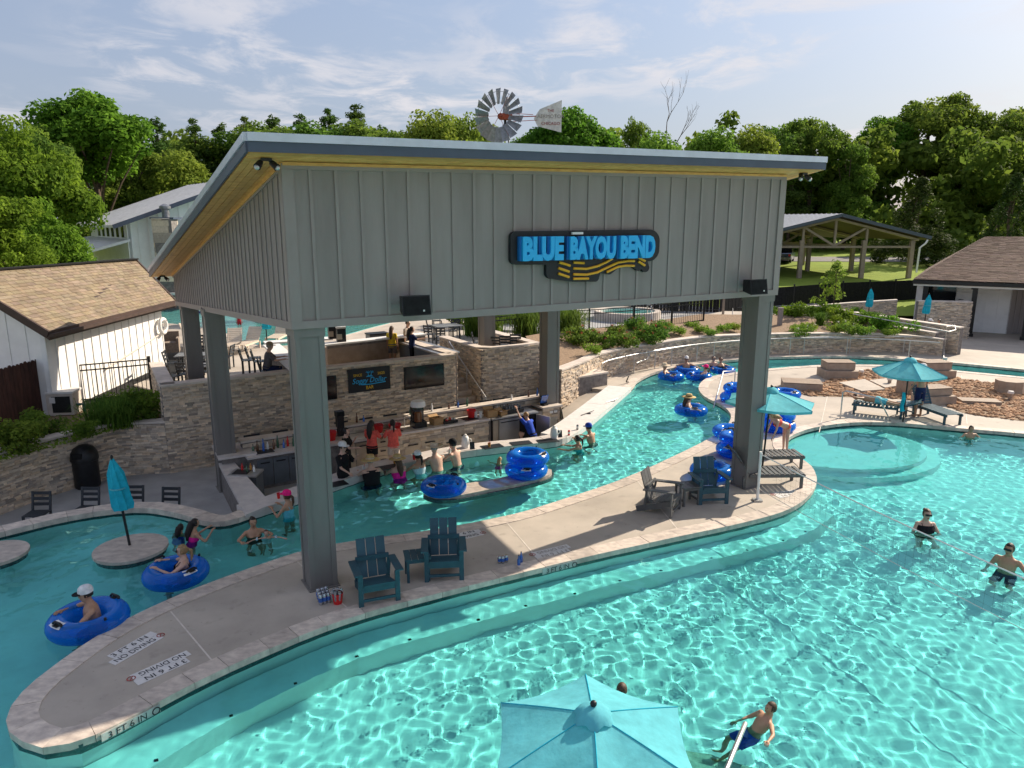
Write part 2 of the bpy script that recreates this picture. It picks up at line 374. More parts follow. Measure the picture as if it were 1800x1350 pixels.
def inside(px, py, poly):
    px = np.asarray(px); py = np.asarray(py); r = np.zeros(px.shape, bool); n = len(poly)
    for i in range(n):
        x1, y1 = poly[i][0], poly[i][1]; x2, y2 = poly[(i + 1) % n][0], poly[(i + 1) % n][1]
        if y1 == y2: continue
        c = ((y1 > py) != (y2 > py)) & (px < (x2 - x1) * (py - y1) / (y2 - y1) + x1); r ^= c
    return r
def arclen(line): 
    L = [0.0]
    for i in range(len(line) - 1): L.append(L[-1] + (line[i + 1] - line[i]).length)
    return L
STONES = [(0.58, 0.51, 0.44), (0.68, 0.58, 0.48), (0.48, 0.43, 0.39), (0.64, 0.53, 0.42), (0.36, 0.33, 0.31), (0.74, 0.66, 0.57), (0.55, 0.49, 0.44), (0.45, 0.38, 0.32), (0.62, 0.56, 0.50)]
_sr = random.Random(3)
def stone_wall(name, label, line, z0, ztop, thick=0.3, cap=True, row=0.056, side=1, parent=None, cat='stone wall', capmat='cap_stone', capw=0.42, both=False, capn=None):
    """stacked ledger-stone wall along a 2D polyline; stones on the side to the RIGHT of the line (side=1); ztop a number or a function of distance"""
    line = [v2(p) for p in line]; L = arclen(line); zt = ztop if callable(ztop) else (lambda d: ztop)
    root = parent or thing(name, label, cat, (line[0].x, line[0].y, z0))
    inv = Matrix.Translation(-root.location)
    core = MB(); back = offset(line, thick * side)
    for i in range(len(line) - 1):
        a, b, c, d = line[i], line[i + 1], back[i + 1], back[i]; h1, h2 = zt(L[i]) - 0.002, zt(L[i + 1]) - 0.002
        q = [(a.x, a.y, z0), (b.x, b.y, z0), (c.x, c.y, z0), (d.x, d.y, z0), (a.x, a.y, h1), (b.x, b.y, h2), (c.x, c.y, h2), (d.x, d.y, h1)]
        if side < 0: q = [q[1], q[0], q[3], q[2], q[5], q[4], q[7], q[6]]
        core.hexa([Vector(x) - root.location for x in q])
    core.build('core', 'mortar', root)
    st = MB()
    faces = [(line, -side)] + ([(back, side)] if both else [])
    for ln, sg in faces:
        LL = arclen(ln); tot = LL[-1]
        def at(d):
            d = min(max(d, 0), tot)
            for i in range(len(ln) - 1):
                if d <= LL[i + 1] or i == len(ln) - 2:
                    t = (d - LL[i]) / max(1e-6, LL[i + 1] - LL[i]); return ln[i].lerp(ln[i + 1], t)
        zmax = max(zt(x * tot / 20) for x in range(21)); z = z0
        while z < zmax - 0.02:
            hh = row * _sr.uniform(0.75, 1.2); d = -_sr.uniform(0, 0.3)
            while d < tot:
                ln_ = _sr.uniform(0.09, 0.30) * row / .056; d0, d1 = max(d, 0), min(d + ln_, tot); d += ln_
                if d1 - d0 < 0.05: continue
                top = min(z + hh - 0.006, zt((d0 + d1) / 2))
                if top - z < 0.03: continue
                a, b = at(d0 + 0.003), at(d1 - 0.003); t = (b - a).normalized(); nrm = Vector((-t.y, t.x)) * sg; dep = _sr.uniform(0.012, 0.05)
                o = nrm * dep; k = _sr.choice(STONES); f = _sr.uniform(0.92, 1.34); st.col = tuple(x * f for x in k)
                pts = [Vector((a.x, a.y, z)), Vector((b.x, b.y, z)), Vector((b.x, b.y, top)), Vector((a.x, a.y, top))]
                pts += [p + Vector((o.x, o.y, 0)) for p in pts]; pts = [p - root.location for p in pts]
                fs = [(4, 5, 6, 7), (0, 1, 5, 4), (1, 2, 6, 5), (2, 3, 7, 6), (3, 0, 4, 7)]
                if sg > 0: fs = [f_[::-1] for f_ in fs]
                st.add(pts, fs)
            z += hh
    stuff(st.build('stone_cladding', 'stone', root))
    if cap:
        tot = L[-1]; nn = capn or max(1, int(tot / 0.75)); off = (capw - thick) / 2
        outer, inner = offset(line, -off * side), offset(line, (thick + off) * side)
        def at2(ln, d):
            for i in range(len(line) - 1):
                if d <= L[i + 1] + 1e-6 or i == len(line) - 2:
                    t = (d - L[i]) / max(1e-6, L[i + 1] - L[i]); return ln[i].lerp(ln[i + 1], t)
        for k in range(nn):
            d0, d1 = tot * k / nn + 0.003, tot * (k + 1) / nn - 0.003; m = MB()
            a, b, c, d = at2(outer, d0), at2(outer, d1), at2(inner, d1), at2(inner, d0); h1, h2 = zt(d0), zt(d1)
            q = [(a.x, a.y, h1), (b.x, b.y, h2), (c.x, c.y, h2), (d.x, d.y, h1)]
            q += [(x, y, zq + 0.06) for x, y, zq in q]
            if side < 0: q = [q[1], q[0], q[3], q[2], q[5], q[4], q[7], q[6]]
            m.hexa([Vector(x) - root.location for x in q]); m.build('cap_stone', capmat, root)
    return root
def text_mesh(txt, size, ext=0.0, bevel=0.0, align='CENTER', spacing=1.0, bold=0.0):
    cu = bpy.data.curves.new('txt', 'FONT'); cu.body = txt; cu.size = size; cu.extrude = ext; cu.offset = bold; cu.bevel_depth = bevel; cu.align_x = align; cu.align_y = 'CENTER'; cu.space_character = spacing; cu.resolution_u = 3
    o = bpy.data.objects.new('txt', cu); COL.objects.link(o); dg = bpy.context.evaluated_depsgraph_get(); me = bpy.data.meshes.new_from_object(o.evaluated_get(dg))
    bpy.data.objects.remove(o); bpy.data.curves.remove(cu); me.materials.clear(); return me
# ================================================================== SETTING: ground, pool shell, water, decks
BAR_Z, PATIO_Z, WATER_Z, FLOOR_Z, GRASS_Z = -0.75, 0.95, -0.12, -1.15, 0.6
def px(l, z=0.0): return [v2(P(u, v, z)) for u, v in l]
# ---- ground ring out to the horizon; the land rises gently beyond the park
def gz(y): return GRASS_Z + min(2.2, max(0.0, y - 52) * 0.035)
hole = [(-34, -6), (44, -6), (50, 20), (50, 47), (24, 47), (-6, 62), (-30, 62), (-34, 30)]
g = MB(); N = len(hole); Rr = [1.0, 1.12, 1.25, 1.4, 1.6, 1.85, 2.2, 2.8, 4, 8, 20, 60]; cx0, cy0 = 6, 26
hs = []
for i in range(N):
    a, b = Vector(hole[i]), Vector(hole[(i + 1) % N])
    for k in range(6): hs.append(a.lerp(b, k / 6))
n = len(hs); vs_ = []
for r_ in Rr:
    for p in hs: vs_.append((cx0 + (p.x - cx0) * r_, cy0 + (p.y - cy0) * r_, gz(cy0 + (p.y - cy0) * r_)))
fs_ = [(j * n + i, (j + 1) * n + i, (j + 1) * n + (i + 1) % n, j * n + (i + 1) % n) for j in range(len(Rr) - 1) for i in range(n)]
g.add(vs_, [f[::-1] for f in fs_]); struct(g.build('ground', 'lawn'))

# ---- central deck (the long island and the big right-hand deck in one)
front_px = [(75, 1316), (140, 1306), (230, 1262), (330, 1208), (450, 1152), (600, 1092), (760, 1047), (900, 1012), (1040, 978), (1180, 947), (1300, 921), (1380, 899), (1422, 872), (1436, 843), (1425, 818), (1402, 803), (1384, 790), (1383, 773), (1411, 758), (1455, 748), (1508, 743), (1578, 744), (1661, 751), (1744, 758), (1800, 763), (2000, 785), (2300, 800)]
back_px = [(2300, 720), (1950, 678), (1800, 663), (1661, 650), (1550, 642), (1444, 642), (1355, 648), (1290, 655), (1245, 664), (1228, 680), (1238, 697), (1267, 712), (1284, 727), (1281, 744), (1262, 762), (1200, 795), (1100, 840), (1000, 875), (900, 905), (760, 932), (620, 952), (540, 967), (430, 1003), (300, 1053), (180, 1113), (60, 1198), (18, 1245), (8, 1275), (25, 1300)]
DECK = catmull(px(front_px + back_px), 0.3, True)
deck_in = offset(DECK, 0.38, True)
deck_root = bpy.data.objects.new('pool_deck', None); COL.objects.link(deck_root); struct(deck_root)
m = MB(); m.prism(offset(DECK, 0.37, True), -0.3, 0.0); m.build('deck_slab', 'deck', deck_root)
m = MB(); m.prism(offset(DECK, 0.04, True), -1.3, -0.05); dw = m.build('pool_wall', 'plaster', deck_root)
def band(line, z0, z1, closed, name, parent, mt='tile_band'):
    b = MB(); n = len(line)
    for i in range(n if closed else n - 1):
        p, q = line[i], line[(i + 1) % n]; b.add([(p.x, p.y, z0), (q.x, q.y, z0), (q.x, q.y, z1), (p.x, p.y, z1)], [(0, 1, 2, 3)])
    return b.build(name, mt, parent)
band(offset(DECK, 0.032, True), -0.24, -0.05, True, 'waterline_tile', deck_root)
def coping(line, w, parent, top=0.014, closed=True, th=0.09, step=0.62, mt='coping', name='coping_stone', rnd=0.25):
    """separate stones laid along the pool edge; line runs with the deck on its left"""
    ln = list(line) + ([line[0]] if closed else []); L = arclen(ln); inn = offset(line, w, closed); inn = list(inn) + ([inn[0]] if closed else [])
    rr = random.Random(11); d = 0.0; tot = L[-1]
    def at(l, d):
        import bisect
        i = min(max(bisect.bisect_right(L, d) - 1, 0), len(ln) - 2); t = (d - L[i]) / max(1e-6, L[i + 1] - L[i]); return l[i].lerp(l[i + 1], t)
    while d < tot - 0.05:
        e = min(tot, d + step * rr.uniform(1 - rnd, 1 + rnd))
        if tot - e < step * 0.4: e = tot
        k = max(1, int((e - d) / 0.25)); b = MB(); zt = top + rr.uniform(-0.003, 0.004)
        oi = [at(ln, d + 0.004 + (e - d - 0.008) * j / k) for j in range(k + 1)]; ii = [at(inn, d + 0.004 + (e - d - 0.008) * j / k) for j in range(k + 1)]
        c = oi[0]; poly = oi + ii[::-1]
        b.prism([(p.x - c.x, p.y - c.y) for p in poly], -th, zt); o = b.build(name, mt, parent); o.location = (c.x, c.y, 0)
        d = e
coping(DECK, 0.37, deck_root)
# expansion joints sawn across the island deck
for (a, b_) in [((890, 918), (955, 993)), ((1120, 845), (1195, 935)), ((520, 985), (620, 1078)), ((300, 1075), (380, 1170)), ((1440, 760), (1460, 672)), ((1570, 735), (1600, 690)), ((1700, 745), (1690, 660))]:
    p, q = P(*a), P(*b_); d = (q - p).normalized(); sd = Vector((-d.y, d.x, 0)) * 0.012; b = MB()
    b.add([p - sd + Vector((0, 0, .004)), q - sd + Vector((0, 0, .004)), q + sd + Vector((0, 0, .004)), p + sd + Vector((0, 0, .004))], [(0, 1, 2, 3)]); b.build('expansion_joint', 'joint', deck_root)

# ---- pool floor, benches and shelves under water
UNDER = []
m = MB(); m.poly([(-34, 1, FLOOR_Z), (46, 1, FLOOR_Z), (46, 45, FLOOR_Z), (-34, 45, FLOOR_Z)]); pf = struct(m.build('pool_floor', 'plaster')); UNDER += [pf, dw]
fr = catmull(px(front_px[:13]), 0.3)
m = MB(); m.prism(list(offset(fr, 0.02)) + list(offset(fr, -0.62))[::-1], FLOOR_Z - .1, -0.60); bench = m.build('underwater_bench', 'plaster', deck_root); UNDER.append(bench)
edge = offset(fr, -0.56); Le = arclen(edge); d = 0.6
while d < Le[-1] - 1:
    i = max(k for k in range(len(Le)) if Le[k] <= d); p = edge[i]; b = MB(); b.box(0, 0, 0, .05, .05, .012, .5); o = b.build('step_marker_tile', 'black', deck_root); o.location = (p.x, p.y, -0.592); d += 1.05
def ellipse(cx, cy, rx, ry, n=40, rot=0, wob=0.0, seed=1):
    q = random.Random(seed); ph = [q.uniform(0, 6.28) for _ in range(3)]
    return [Vector((cx + (rx * (1 + wob * math.sin(3 * t + ph[0]) + wob * .6 * math.sin(5 * t + ph[1])) * math.cos(t)) * math.cos(rot) - ry * (1 + wob * math.sin(2 * t + ph[2])) * math.sin(t) * math.sin(rot),
                    cy + rx * math.cos(t) * math.sin(rot) + ry * (1 + wob * math.sin(3 * t + ph[1])) * math.sin(t) * math.cos(rot))) for t in [2 * math.pi * i / n for i in range(n)]]
for k, (rs, zt) in enumerate([(1.0, -0.24), (1.14, -0.62)]):
    m = MB(); m.prism(ellipse(9.7, 21.6, 2.75 * rs, 2.35 * rs), FLOOR_Z - .1, zt); UNDER.append(m.build('sun_shelf', 'plaster' if k else 'white_siding', deck_root))
for k, (rs, zt) in enumerate([(1.0, -0.32), (1.35, -0.7)]):
    m = MB(); m.prism(ellipse(1.5, 7.0, 1.75 * rs, 1.25 * rs, wob=.05), FLOOR_Z - .1, zt); o = struct(m.build('entry_shelf', 'shelf_stone')); UNDER.append(o)

# ---- left / far bank: coping, swim-up counter, white ledge, coping again
bank_px = [(-200, 975), (-80, 955), (0, 938), (100, 914), (180, 900), (250, 895), (310, 904), (365, 919), (405, 917), (440, 905), (500, 886), (583, 857), (644, 836), (692, 823), (750, 811), (814, 798), (889, 789), (960, 781), (997, 772), (1040, 743), (1110, 683), (1122, 669), (1160, 652), (1230, 640), (1300, 632), (1370, 628), (1500, 627), (1640, 635), (1800, 650), (1950, 668), (2300, 715)]
BANK = catmull(px(bank_px), 0.2)
def near(u, v): 
    p = v2(P(u, v)); return min(range(len(BANK)), key=lambda i: (BANK[i] - p).length)
i1, i2, i3 = near(430, 908), near(997, 772), near(1110, 683)
bank_root = bpy.data.objects.new('river_bank', None); COL.objects.link(bank_root); struct(bank_root)
m = MB(); m.prism(list(offset(BANK, 0.04)) + list(offset(BANK, 0.34))[::-1], -1.3, -0.05); UNDER.append(m.build('pool_wall', 'plaster', bank_root))
band(offset(BANK, 0.032), -0.24, -0.05, False, 'waterline_tile', bank_root)
coping(BANK[:i1 + 1], 0.40, bank_root, 0.03, False)
coping(BANK[i3:], 0.38, bank_root, 0.014, False)
seg = BANK[i1:i2 + 1]; coping(seg, 0.62, bank_root, 0.075, False, 0.13, 1.15, 'counter', 'counter_slab', .1)
m = MB(); m.prism(list(offset(seg, 0.2)) + list(offset(seg, 0.5))[::-1], -0.8, -0.06); m.build('counter_base', 'mortar', bank_root)
seg = BANK[i2:i3 + 1]; coping(seg, 0.95, bank_root, 0.05, False, 0.12, 2.2, 'marker_white', 'ledge_slab', .05)
m = MB(); m.prism(list(offset(seg, 0.1)) + list(offset(seg, 0.9))[::-1], -0.8, -0.08); m.build('ledge_base', 'plaster', bank_root)

# ---- water: one rippled sheet, real refraction and caustics
rngw = np.random.default_rng(5)
def ripples(X, Y, amp=1.0, z_=WATER_Z):
    Z = np.zeros_like(X)
    for i in range(54):
        a = rngw.uniform(0, 2 * math.pi); lam = rngw.choice([.17, .21, .26, .33, .43, .6, .95]) * rngw.uniform(.85, 1.2); k = 2 * math.pi / lam
        wx = .35 * np.sin(X * .7 + i) + .35 * np.sin(Y * .6 + 2 * i)
        Z += .0020 * lam ** 1.05 * np.sin(k * ((X + wx * .5) * math.cos(a) + (Y - wx * .4) * math.sin(a)) + rngw.uniform(0, 6.28))
    # calmer and livelier patches, then rings round the bathers
    Z *= .35 + 1.0 * (.5 + .25 * np.sin(X * .42 + 1.3 * np.sin(Y * .31)) + .25 * np.sin(Y * .53 + 1.1 * np.sin(X * .37 + 2)))
    for u, v in ((1625, 932), (1770, 998), (1705, 768), (1318, 1285), (1092, 1236), (655, 850), (704, 840), (741, 832), (771, 827), (806, 817), (876, 816), (1020, 792), (1043, 778), (508, 908), (455, 940), (325, 945), (158, 1108), (311, 1022), (1214, 729)):
        p = P(u, v, z_); r = np.sqrt((X - p.x) ** 2 + (Y - p.y) ** 2); Z += .006 * np.exp(-r / .75) * np.sin(r * 19 + u) * (r < 3.5)
    return Z * amp
def water_sheet(name, x0, x1, y0, y1, h, z, keep, amp):
    nx, ny = int((x1 - x0) / h), int((y1 - y0) / h)
    X, Y = np.meshgrid(np.linspace(x0, x1, nx), np.linspace(y0, y1, ny)); k = keep(X, Y)
    fk = k[:-1, :-1] | k[1:, 1:] | k[1:, :-1] | k[:-1, 1:]
    idx = np.arange(nx * ny).reshape(ny, nx); Z = z + ripples(X, Y, amp)
    q = np.stack([idx[:-1, :-1], idx[:-1, 1:], idx[1:, 1:], idx[1:, :-1]], -1)[fk]
    used = np.unique(q); rem = np.full(nx * ny, -1); rem[used] = np.arange(len(used)); q = rem[q]
    co = np.stack([X, Y, Z], -1).reshape(-1, 3)[used]
    me = bpy.data.meshes.new(name); me.vertices.add(len(co)); me.vertices.foreach_set('co', co.ravel()); me.loops.add(q.size); me.loops.foreach_set('vertex_index', q.ravel().astype(np.int32))
    me.polygons.add(len(q)); me.polygons.foreach_set('loop_start', np.arange(0, q.size, 4, dtype=np.int32)); me.polygons.foreach_set('use_smooth', np.ones(len(q), bool)); me.update(calc_edges=True); me.validate()
    o = struct(mobj(name, me, 'water')); o.cycles.is_caustics_caster = True; return o
dry = list(offset(BANK, 0.22)) + [Vector((60, 70)), Vector((-60, 70))]; dk = offset(DECK, 0.15, True)
def keep_main(X, Y):
    k = ~inside(X, Y, dry) & ~inside(X, Y, dk)
    half = (Y * .976 + 2.2) * 0.72 + 4.0
    return k & (np.abs(X) < half)
water_sheet('pool_water', -17, 28, 3.4, 38, 0.046, WATER_Z, keep_main, 1.0)

# ---- sunken bar floor, ramp, river walk
W0, Wm, W1 = v2(P(283, 681, 1.85)), v2(P(515, 655, 1.85)), v2(P(800, 625, 1.85))
K0, K1, K2, KL = v2(P(846, 615, 1.85)), v2(P(950, 605, 1.85)), v2(P(865, 582, 1.85)), v2(P(785, 597, 1.85))
inl = offset(BANK, 0.3)
m = MB(); m.prism(list(inl[:i2 + 1]) + [Vector((2.1, 24.2)), Vector((1.6, 29.5)), Vector((-3, 29.5)), Vector((-9, 23.6)), Vector((-16, 20.5)), Vector((-18, 15))], -1.0, BAR_Z); struct(m.build('bar_floor', 'bar_floor'))
m = MB(); a, b = inl[i2], inl[i3 - 4]
m.add([(a.x, a.y, BAR_Z), (b.x, b.y, -0.004), (3.4, 30.4, -0.004), (1.9, 29.0, -0.3), (1.9, 24.2, BAR_Z + .01)], [(0, 1, 2, 3, 4)]); struct(m.build('ramp', 'deck'))
m = MB(); m.prism([Vector((3.2, 28.6))] + list(inl[i3 - 4:]) + [Vector((60, 30)), Vector((60, 56)), Vector((22, 56)), Vector((20, 38.5)), Vector((10, 36.5)), Vector((3.0, 31.4))], -0.3, 0.0); struct(m.build('river_walk', 'deck'))

# ---- stone walls
ey = Vector((-0.5265, 0.850)); ex = Vector((0.8766, 0.4813))
tvwall = stone_wall('stone_wall', 'long ledgerstone wall behind the bar carrying the two screens and the bar sign', [W0, Wm, W1], BAR_Z, 1.85, 0.32)
stone_wall('stone_wall', 'short stone return wall beside the iron fence with a chair behind its cap', [v2(P(265, 640, 1.85)), W0 + Vector((-.02, .06))], BAR_Z + .9, 1.85, 0.32, side=1, both=True)
stone_wall('stone_wall', 'low planter wall with pale cap behind the black litter bin', [v2(P(-150, 965, BAR_Z)), v2(P(0, 905, BAR_Z)), v2(P(83, 873, BAR_Z)), v2(P(210, 836, BAR_Z)), W0 + (Wm - W0).normalized() * 0.05 + Vector((.0, .03))], BAR_Z, lambda d: 0.78, 0.3)
sb = W1 + ey * 3.6
stone_wall('stone_wall', 'stone side wall of the stairs, on the screen side', [W1 - (W1 - Wm).normalized() * .0 + Vector((.03, .3)), sb], BAR_Z, 1.85, 0.3, side=1)
stone_wall('stone_wall', 'stone enclosure right of the stairs with chairs inside its parapet', [KL + ey * .6, K0, K1, K2], BAR_Z, 1.85, 0.3, both=True)
# retaining wall along the river walk
rw = catmull(px([(985, 700), (1030, 680), (1050, 668), (1090, 657), (1130, 649), (1230, 632), (1370, 622), (1500, 618), (1600, 620), (1655, 626)]), 0.5)
stone_wall('retaining_wall', 'long curved stone retaining wall with handrail along the lazy river', rw, -0.4, lambda d: 1.05 - max(0, d - 12) * 0.021, 0.3)
m_ = thing('stone_bench', 'stone bench step at the foot of the curved retaining wall behind the column', 'bench', (2.9, 28.9, 0))
b = MB(); b.box(0, 0, 0.05, 1.9, .75, .9, R(38)); b.build('base', 'mortar', m_); b = MB(); b.box(0, 0, .53, 2.0, .8, .06, R(38)); b.build('seat_slab', 'cap_stone', m_)

# ---- upper terrace (z = PATIO_Z) with a notch for the stairs
t0 = W1 + ey * 2.7
terr = [W0 + Vector((-.2, .3)), Wm + Vector((0, .2)), W1 + Vector((-.1, .15)), t0, t0 + (K0 - W1) - ey * (K0 - W1).dot(ey), K0 + Vector((.1, .2)), K1 + Vector((-.1, .15)), K2 + Vector((1.4, .5)), Vector((1.5, 36)), Vector((10, 41)), Vector((13, 46)), Vector((-6, 62)), Vector((-30, 62)), Vector((-34, 33)), Vector((-13, 33)), Vector((-13.2, 25)), v2(P(265, 640, 1.85))]
m = MB(); m.prism(terr, PATIO_Z - .25, PATIO_Z); struct(m.build('upper_terrace', 'deck'))
st_root = thing('stone_stairs', 'narrow stone stairs climbing between the bar wall and the stone enclosure', 'stairs', (W1.x, W1.y, BAR_Z), 0)
wd = (K0 - W1) - ey * (K0 - W1).dot(ey)
for k in range(9):
    b = MB(); p = W1 + ey * (0.1 + 0.29 * k); q = p + wd; r_ = q + ey * (2.8 - .29 * k); s_ = p + ey * (2.8 - .29 * k)
    o = b; zt = BAR_Z + (k + 1) * (PATIO_Z - BAR_Z) / 9.2
    b.prism([x - W1 for x in (p, q, r_, s_)], 0.0 if k == 0 else zt - BAR_Z - .19, zt - BAR_Z); b.build('step', 'cap_stone', st_root)
b = MB(); h0 = W1 + wd * .86 - ey * .1; h1 = W1 + wd * .86 + ey * 2.8
b.tube([Vector((h0.x - W1.x, h0.y - W1.y, .0)), Vector((h0.x - W1.x, h0.y - W1.y, .95)), Vector((h1.x - W1.x, h1.y - W1.y, 2.62))], .025, 8); b.build('handrail', 'steel', st_root, 40)
for k in range(3):
    b = MB(); p = h0.lerp(h1, .05 + .45 * k) - W1; b.tube([(p.x, p.y, .1 + .8 * k * .9), (p.x, p.y, .98 + .78 * k)], .018, 6); b.build('baluster', 'steel', st_root)

# ---- upper pool beyond the terrace
up = catmull([v2(P(u, v, PATIO_Z)) for u, v in [(200, 560), (330, 572), (395, 585), (430, 603), (500, 608), (560, 600), (640, 580)]] + [Vector((-6, 46)), Vector((-9, 58)), Vector((-24, 60)), Vector((-30, 48))], .6, True)
m = MB(); m.prism(offset(up, -.3, True), PATIO_Z - .2, PATIO_Z + .012); struct(m.build('upper_pool_rim', 'coping'))
m = MB(); m.prism(up, PATIO_Z - .15, PATIO_Z + .02); struct(m.build('upper_pool_floor', mat('upper_plaster', (0.10, 0.62, 0.58), 0.5, 0.15, 1.2)))
def keep_up(X, Y): return inside(X, Y, up)
m = MB(); m.prism(offset(up, .02, True), PATIO_Z + .024, PATIO_Z + .03)
mw = bpy.data.materials.new('upper_water'); mw.use_nodes = True; MATS['upper_water'] = mw; tt = mw.node_tree; pb = tt.nodes['Principled BSDF']; pb.inputs['Base Color'].default_value = (0.09, 0.29, 0.285, 1); pb.inputs['Roughness'].default_value = 0.06
nz = tt.nodes.new('ShaderNodeTexNoise'); nz.inputs['Scale'].default_value = 2.2; nz.inputs['Detail'].default_value = 4; bpn = tt.nodes.new('ShaderNodeBump'); bpn.inputs['Strength'].default_value = .5; bpn.inputs['Distance'].default_value = .1
gp = tt.nodes.new('ShaderNodeNewGeometry'); tt.links.new(gp.outputs['Position'], nz.inputs[0]); tt.links.new(nz.outputs[0], bpn.inputs['Height']); tt.links.new(bpn.outputs[0], pb.inputs['Normal'])
struct(m.build('upper_pool_water', 'upper_water'))

# ---- planted beds (soil sheets)
fen = [v2(P(868, 604, 1.0)), v2(P(950, 597, 1.0)), v2(P(1060, 588, 1.1)), v2(P(1150, 580, 1.15)), v2(P(1236, 568, 1.2))]
rwl = [rw[int(i * (len(rw) - 1) / 11)] for i in range(12)]; rwi = offset(rwl, .3)
farl = [Vector((.6, 32.5)), Vector((1.5, 33.6)), Vector((3.2, 34.6)), Vector((5.5, 36.2)), Vector((8, 38.4)), Vector((10.4, 40.5)), Vector((12.5, 41)), Vector((14.5, 41.2)), Vector((16.5, 41.2)), Vector((18.3, 41)), Vector((20, 39.6)), Vector((21.2, 37.6))]
m = MB(); vs_ = []
for i in range(12):
    a, b = rwi[i], farl[i]
    for k in range(5):
        p = a.lerp(b, k / 4); vs_.append((p.x, p.y, (0.95 - max(0, i - 5) * .055) + (0.14 * k if i < 9 else 0.06 * k) + random.uniform(-.03, .03)))
m.add(vs_, [(i * 5 + k, (i + 1) * 5 + k, (i + 1) * 5 + k + 1, i * 5 + k + 1) for i in range(11) for k in range(4)]); struct(m.build('planting_bed', 'mulch'))
m = MB(); m.prism([v2(P(-150, 958, BAR_Z)), v2(P(0, 898, BAR_Z)), v2(P(83, 868, BAR_Z)), v2(P(210, 831, BAR_Z)), W0 + Vector((0, .25)), v2(P(265, 640, 1.85)) + Vector((-.1, .1)), Vector((-13.2, 29)), Vector((-34, 33)), Vector((-34, 14))], 0.2, 0.72); struct(m.build('planting_bed', 'mulch'))
m = MB(); m.add([(-13.3, 22.5, .73), (-12.2, 24.0, .9), (-12.9, 29.5, 1.0), (-14.2, 29.5, 1.0), (-14.2, 22.5, .8)], [(0, 1, 2, 3, 4)]); struct(m.build('gravel_strip', 'rock'))
for o in UNDER: o.cycles.is_caustics_receiver = True
# ================================================================== THE PAVILION
PA = Vector((-3.62, 12.05)); PW, PD = 11.28, 13.8
def pav(s, t, z): p = PA + ex * s + ey * t; return Vector((p.x, p.y, z))
SLOPE = 0.186
def ztop(s, t): return 7.40 + 0.012 * s - SLOPE * t
def zbot(s, t): return 4.79 + 0.004 * s - 0.065 * t
pv = thing('open_pavilion', 'big grey shed-roofed pavilion on steel columns over the pool bar', 'pavilion', (PA.x, PA.y, 0))
off = Vector((PA.x, PA.y, 0))
def pq(s, t, z): return pav(s, t, z) - off
def wall_panel(s0, t0, s1, t1, th, inward, name):
    b = MB(); i = inward * th
    q = []
    for (s, t) in ((s0, t0), (s1, t1)):
        q.append((s, t))
    (a, b0), (c, d0) = q; ii = i
    pts = [pq(a, b0, zbot(a, b0)), pq(c, d0, zbot(c, d0)), pq(c + ii.x, d0 + ii.y, zbot(c, d0)), pq(a + ii.x, b0 + ii.y, zbot(a, b0)),
           pq(a, b0, ztop(a, b0)), pq(c, d0, ztop(c, d0)), pq(c + ii.x, d0 + ii.y, ztop(c, d0)), pq(a + ii.x, b0 + ii.y, ztop(a, b0))]
    b.hexa(pts); return b.build(name, 'siding_grey', pv)
wall_panel(0, 0, PW, 0, .16, Vector((0, 1)), 'wall')
wall_panel(0, PD, 0, 0.16, .16, Vector((1, 0)), 'wall')
wall_panel(PW, 0.16, PW, PD, .16, Vector((-1, 0)), 'wall')
wall_panel(PW, PD, 0, PD, .16, Vector((0, -1)), 'wall')
# battens
b = MB(); b.box(0, 0, .5, .055, .022, 1.0); bat = b.mesh('batten'); bat.materials.append(MATS['trim_grey'])
def batten(s, t, d, w=1.0):
    o = mobj('batten', bat, None, pv); z0, z1 = zbot(s, t) + .1, ztop(s, t) - .06; p = pq(s, t, z0); o.location = p; o.rotation_euler = (0, 0, math.atan2(d.y, d.x)); o.scale = (w, 1, z1 - z0)
ns = 27
for k in range(1, ns): batten(k * PW / ns, -.011, ex)
nl = 40
for k in range(1, nl): batten(-.011, k * PD / nl, ey); 
for k in range(1, 14): batten(PW + .011, k * PD / 14, ey)
# corner boards, bottom trim and top frieze
def trim(s0, t0, s1, t1, zf, h, outx, outy, w=.03, name='trim_board', mt='trim_grey', dz=0.0):
    b = MB(); a, c = (s0, t0), (s1, t1); z0, z1 = zf(*a) + dz, zf(*c) + dz
    pts = [pq(s0 + outx * w, t0 + outy * w, z0), pq(s1 + outx * w, t1 + outy * w, z1), pq(s1 - outx * .005, t1 - outy * .005, z1), pq(s0 - outx * .005, t0 - outy * .005, z0)]
    pts += [p + Vector((0, 0, h)) for p in pts]
    b.hexa(pts); return b.build(name, mt, pv)
trim(-.03, 0, PW + .03, 0, zbot, .13, 0, -1, dz=-.03); trim(0, 0, 0, PD, zbot, .13, -1, 0, dz=-.03); trim(PW, 0, PW, PD, zbot, .13, 1, 0, dz=-.03)
trim(-.026, 0, PW + .026, 0, ztop, .09, 0, -1, dz=-.09); trim(0, 0, 0, PD, ztop, .09, -1, 0, dz=-.09)
for s in (0, PW):
    for t_, sg in ((0, -1),):
        b = MB(); c = pq(s, t_, 0); z0, z1 = zbot(s, t_) + .1, ztop(s, t_) - .09; u = 1 if s == 0 else -1
        b.obox(c + Vector((ex.x * .06 * u - ey.x * .016, ex.y * .06 * u - ey.y * .016, (z0 + z1) / 2)), Vector((ex.x, ex.y, 0)) * .09, Vector((ey.x, ey.y, 0)) * .02, (0, 0, (z1 - z0) / 2)); b.build('corner_board', 'trim_grey', pv)
        b = MB(); b.obox(c + Vector((ey.x * .07 - ex.x * .016 * u, ey.y * .07 - ex.y * .016 * u, (z0 + z1) / 2)), Vector((ex.x, ex.y, 0)) * .02, Vector((ey.x, ey.y, 0)) * .08, (0, 0, (z1 - z0) / 2)); b.build('corner_board', 'trim_grey', pv)
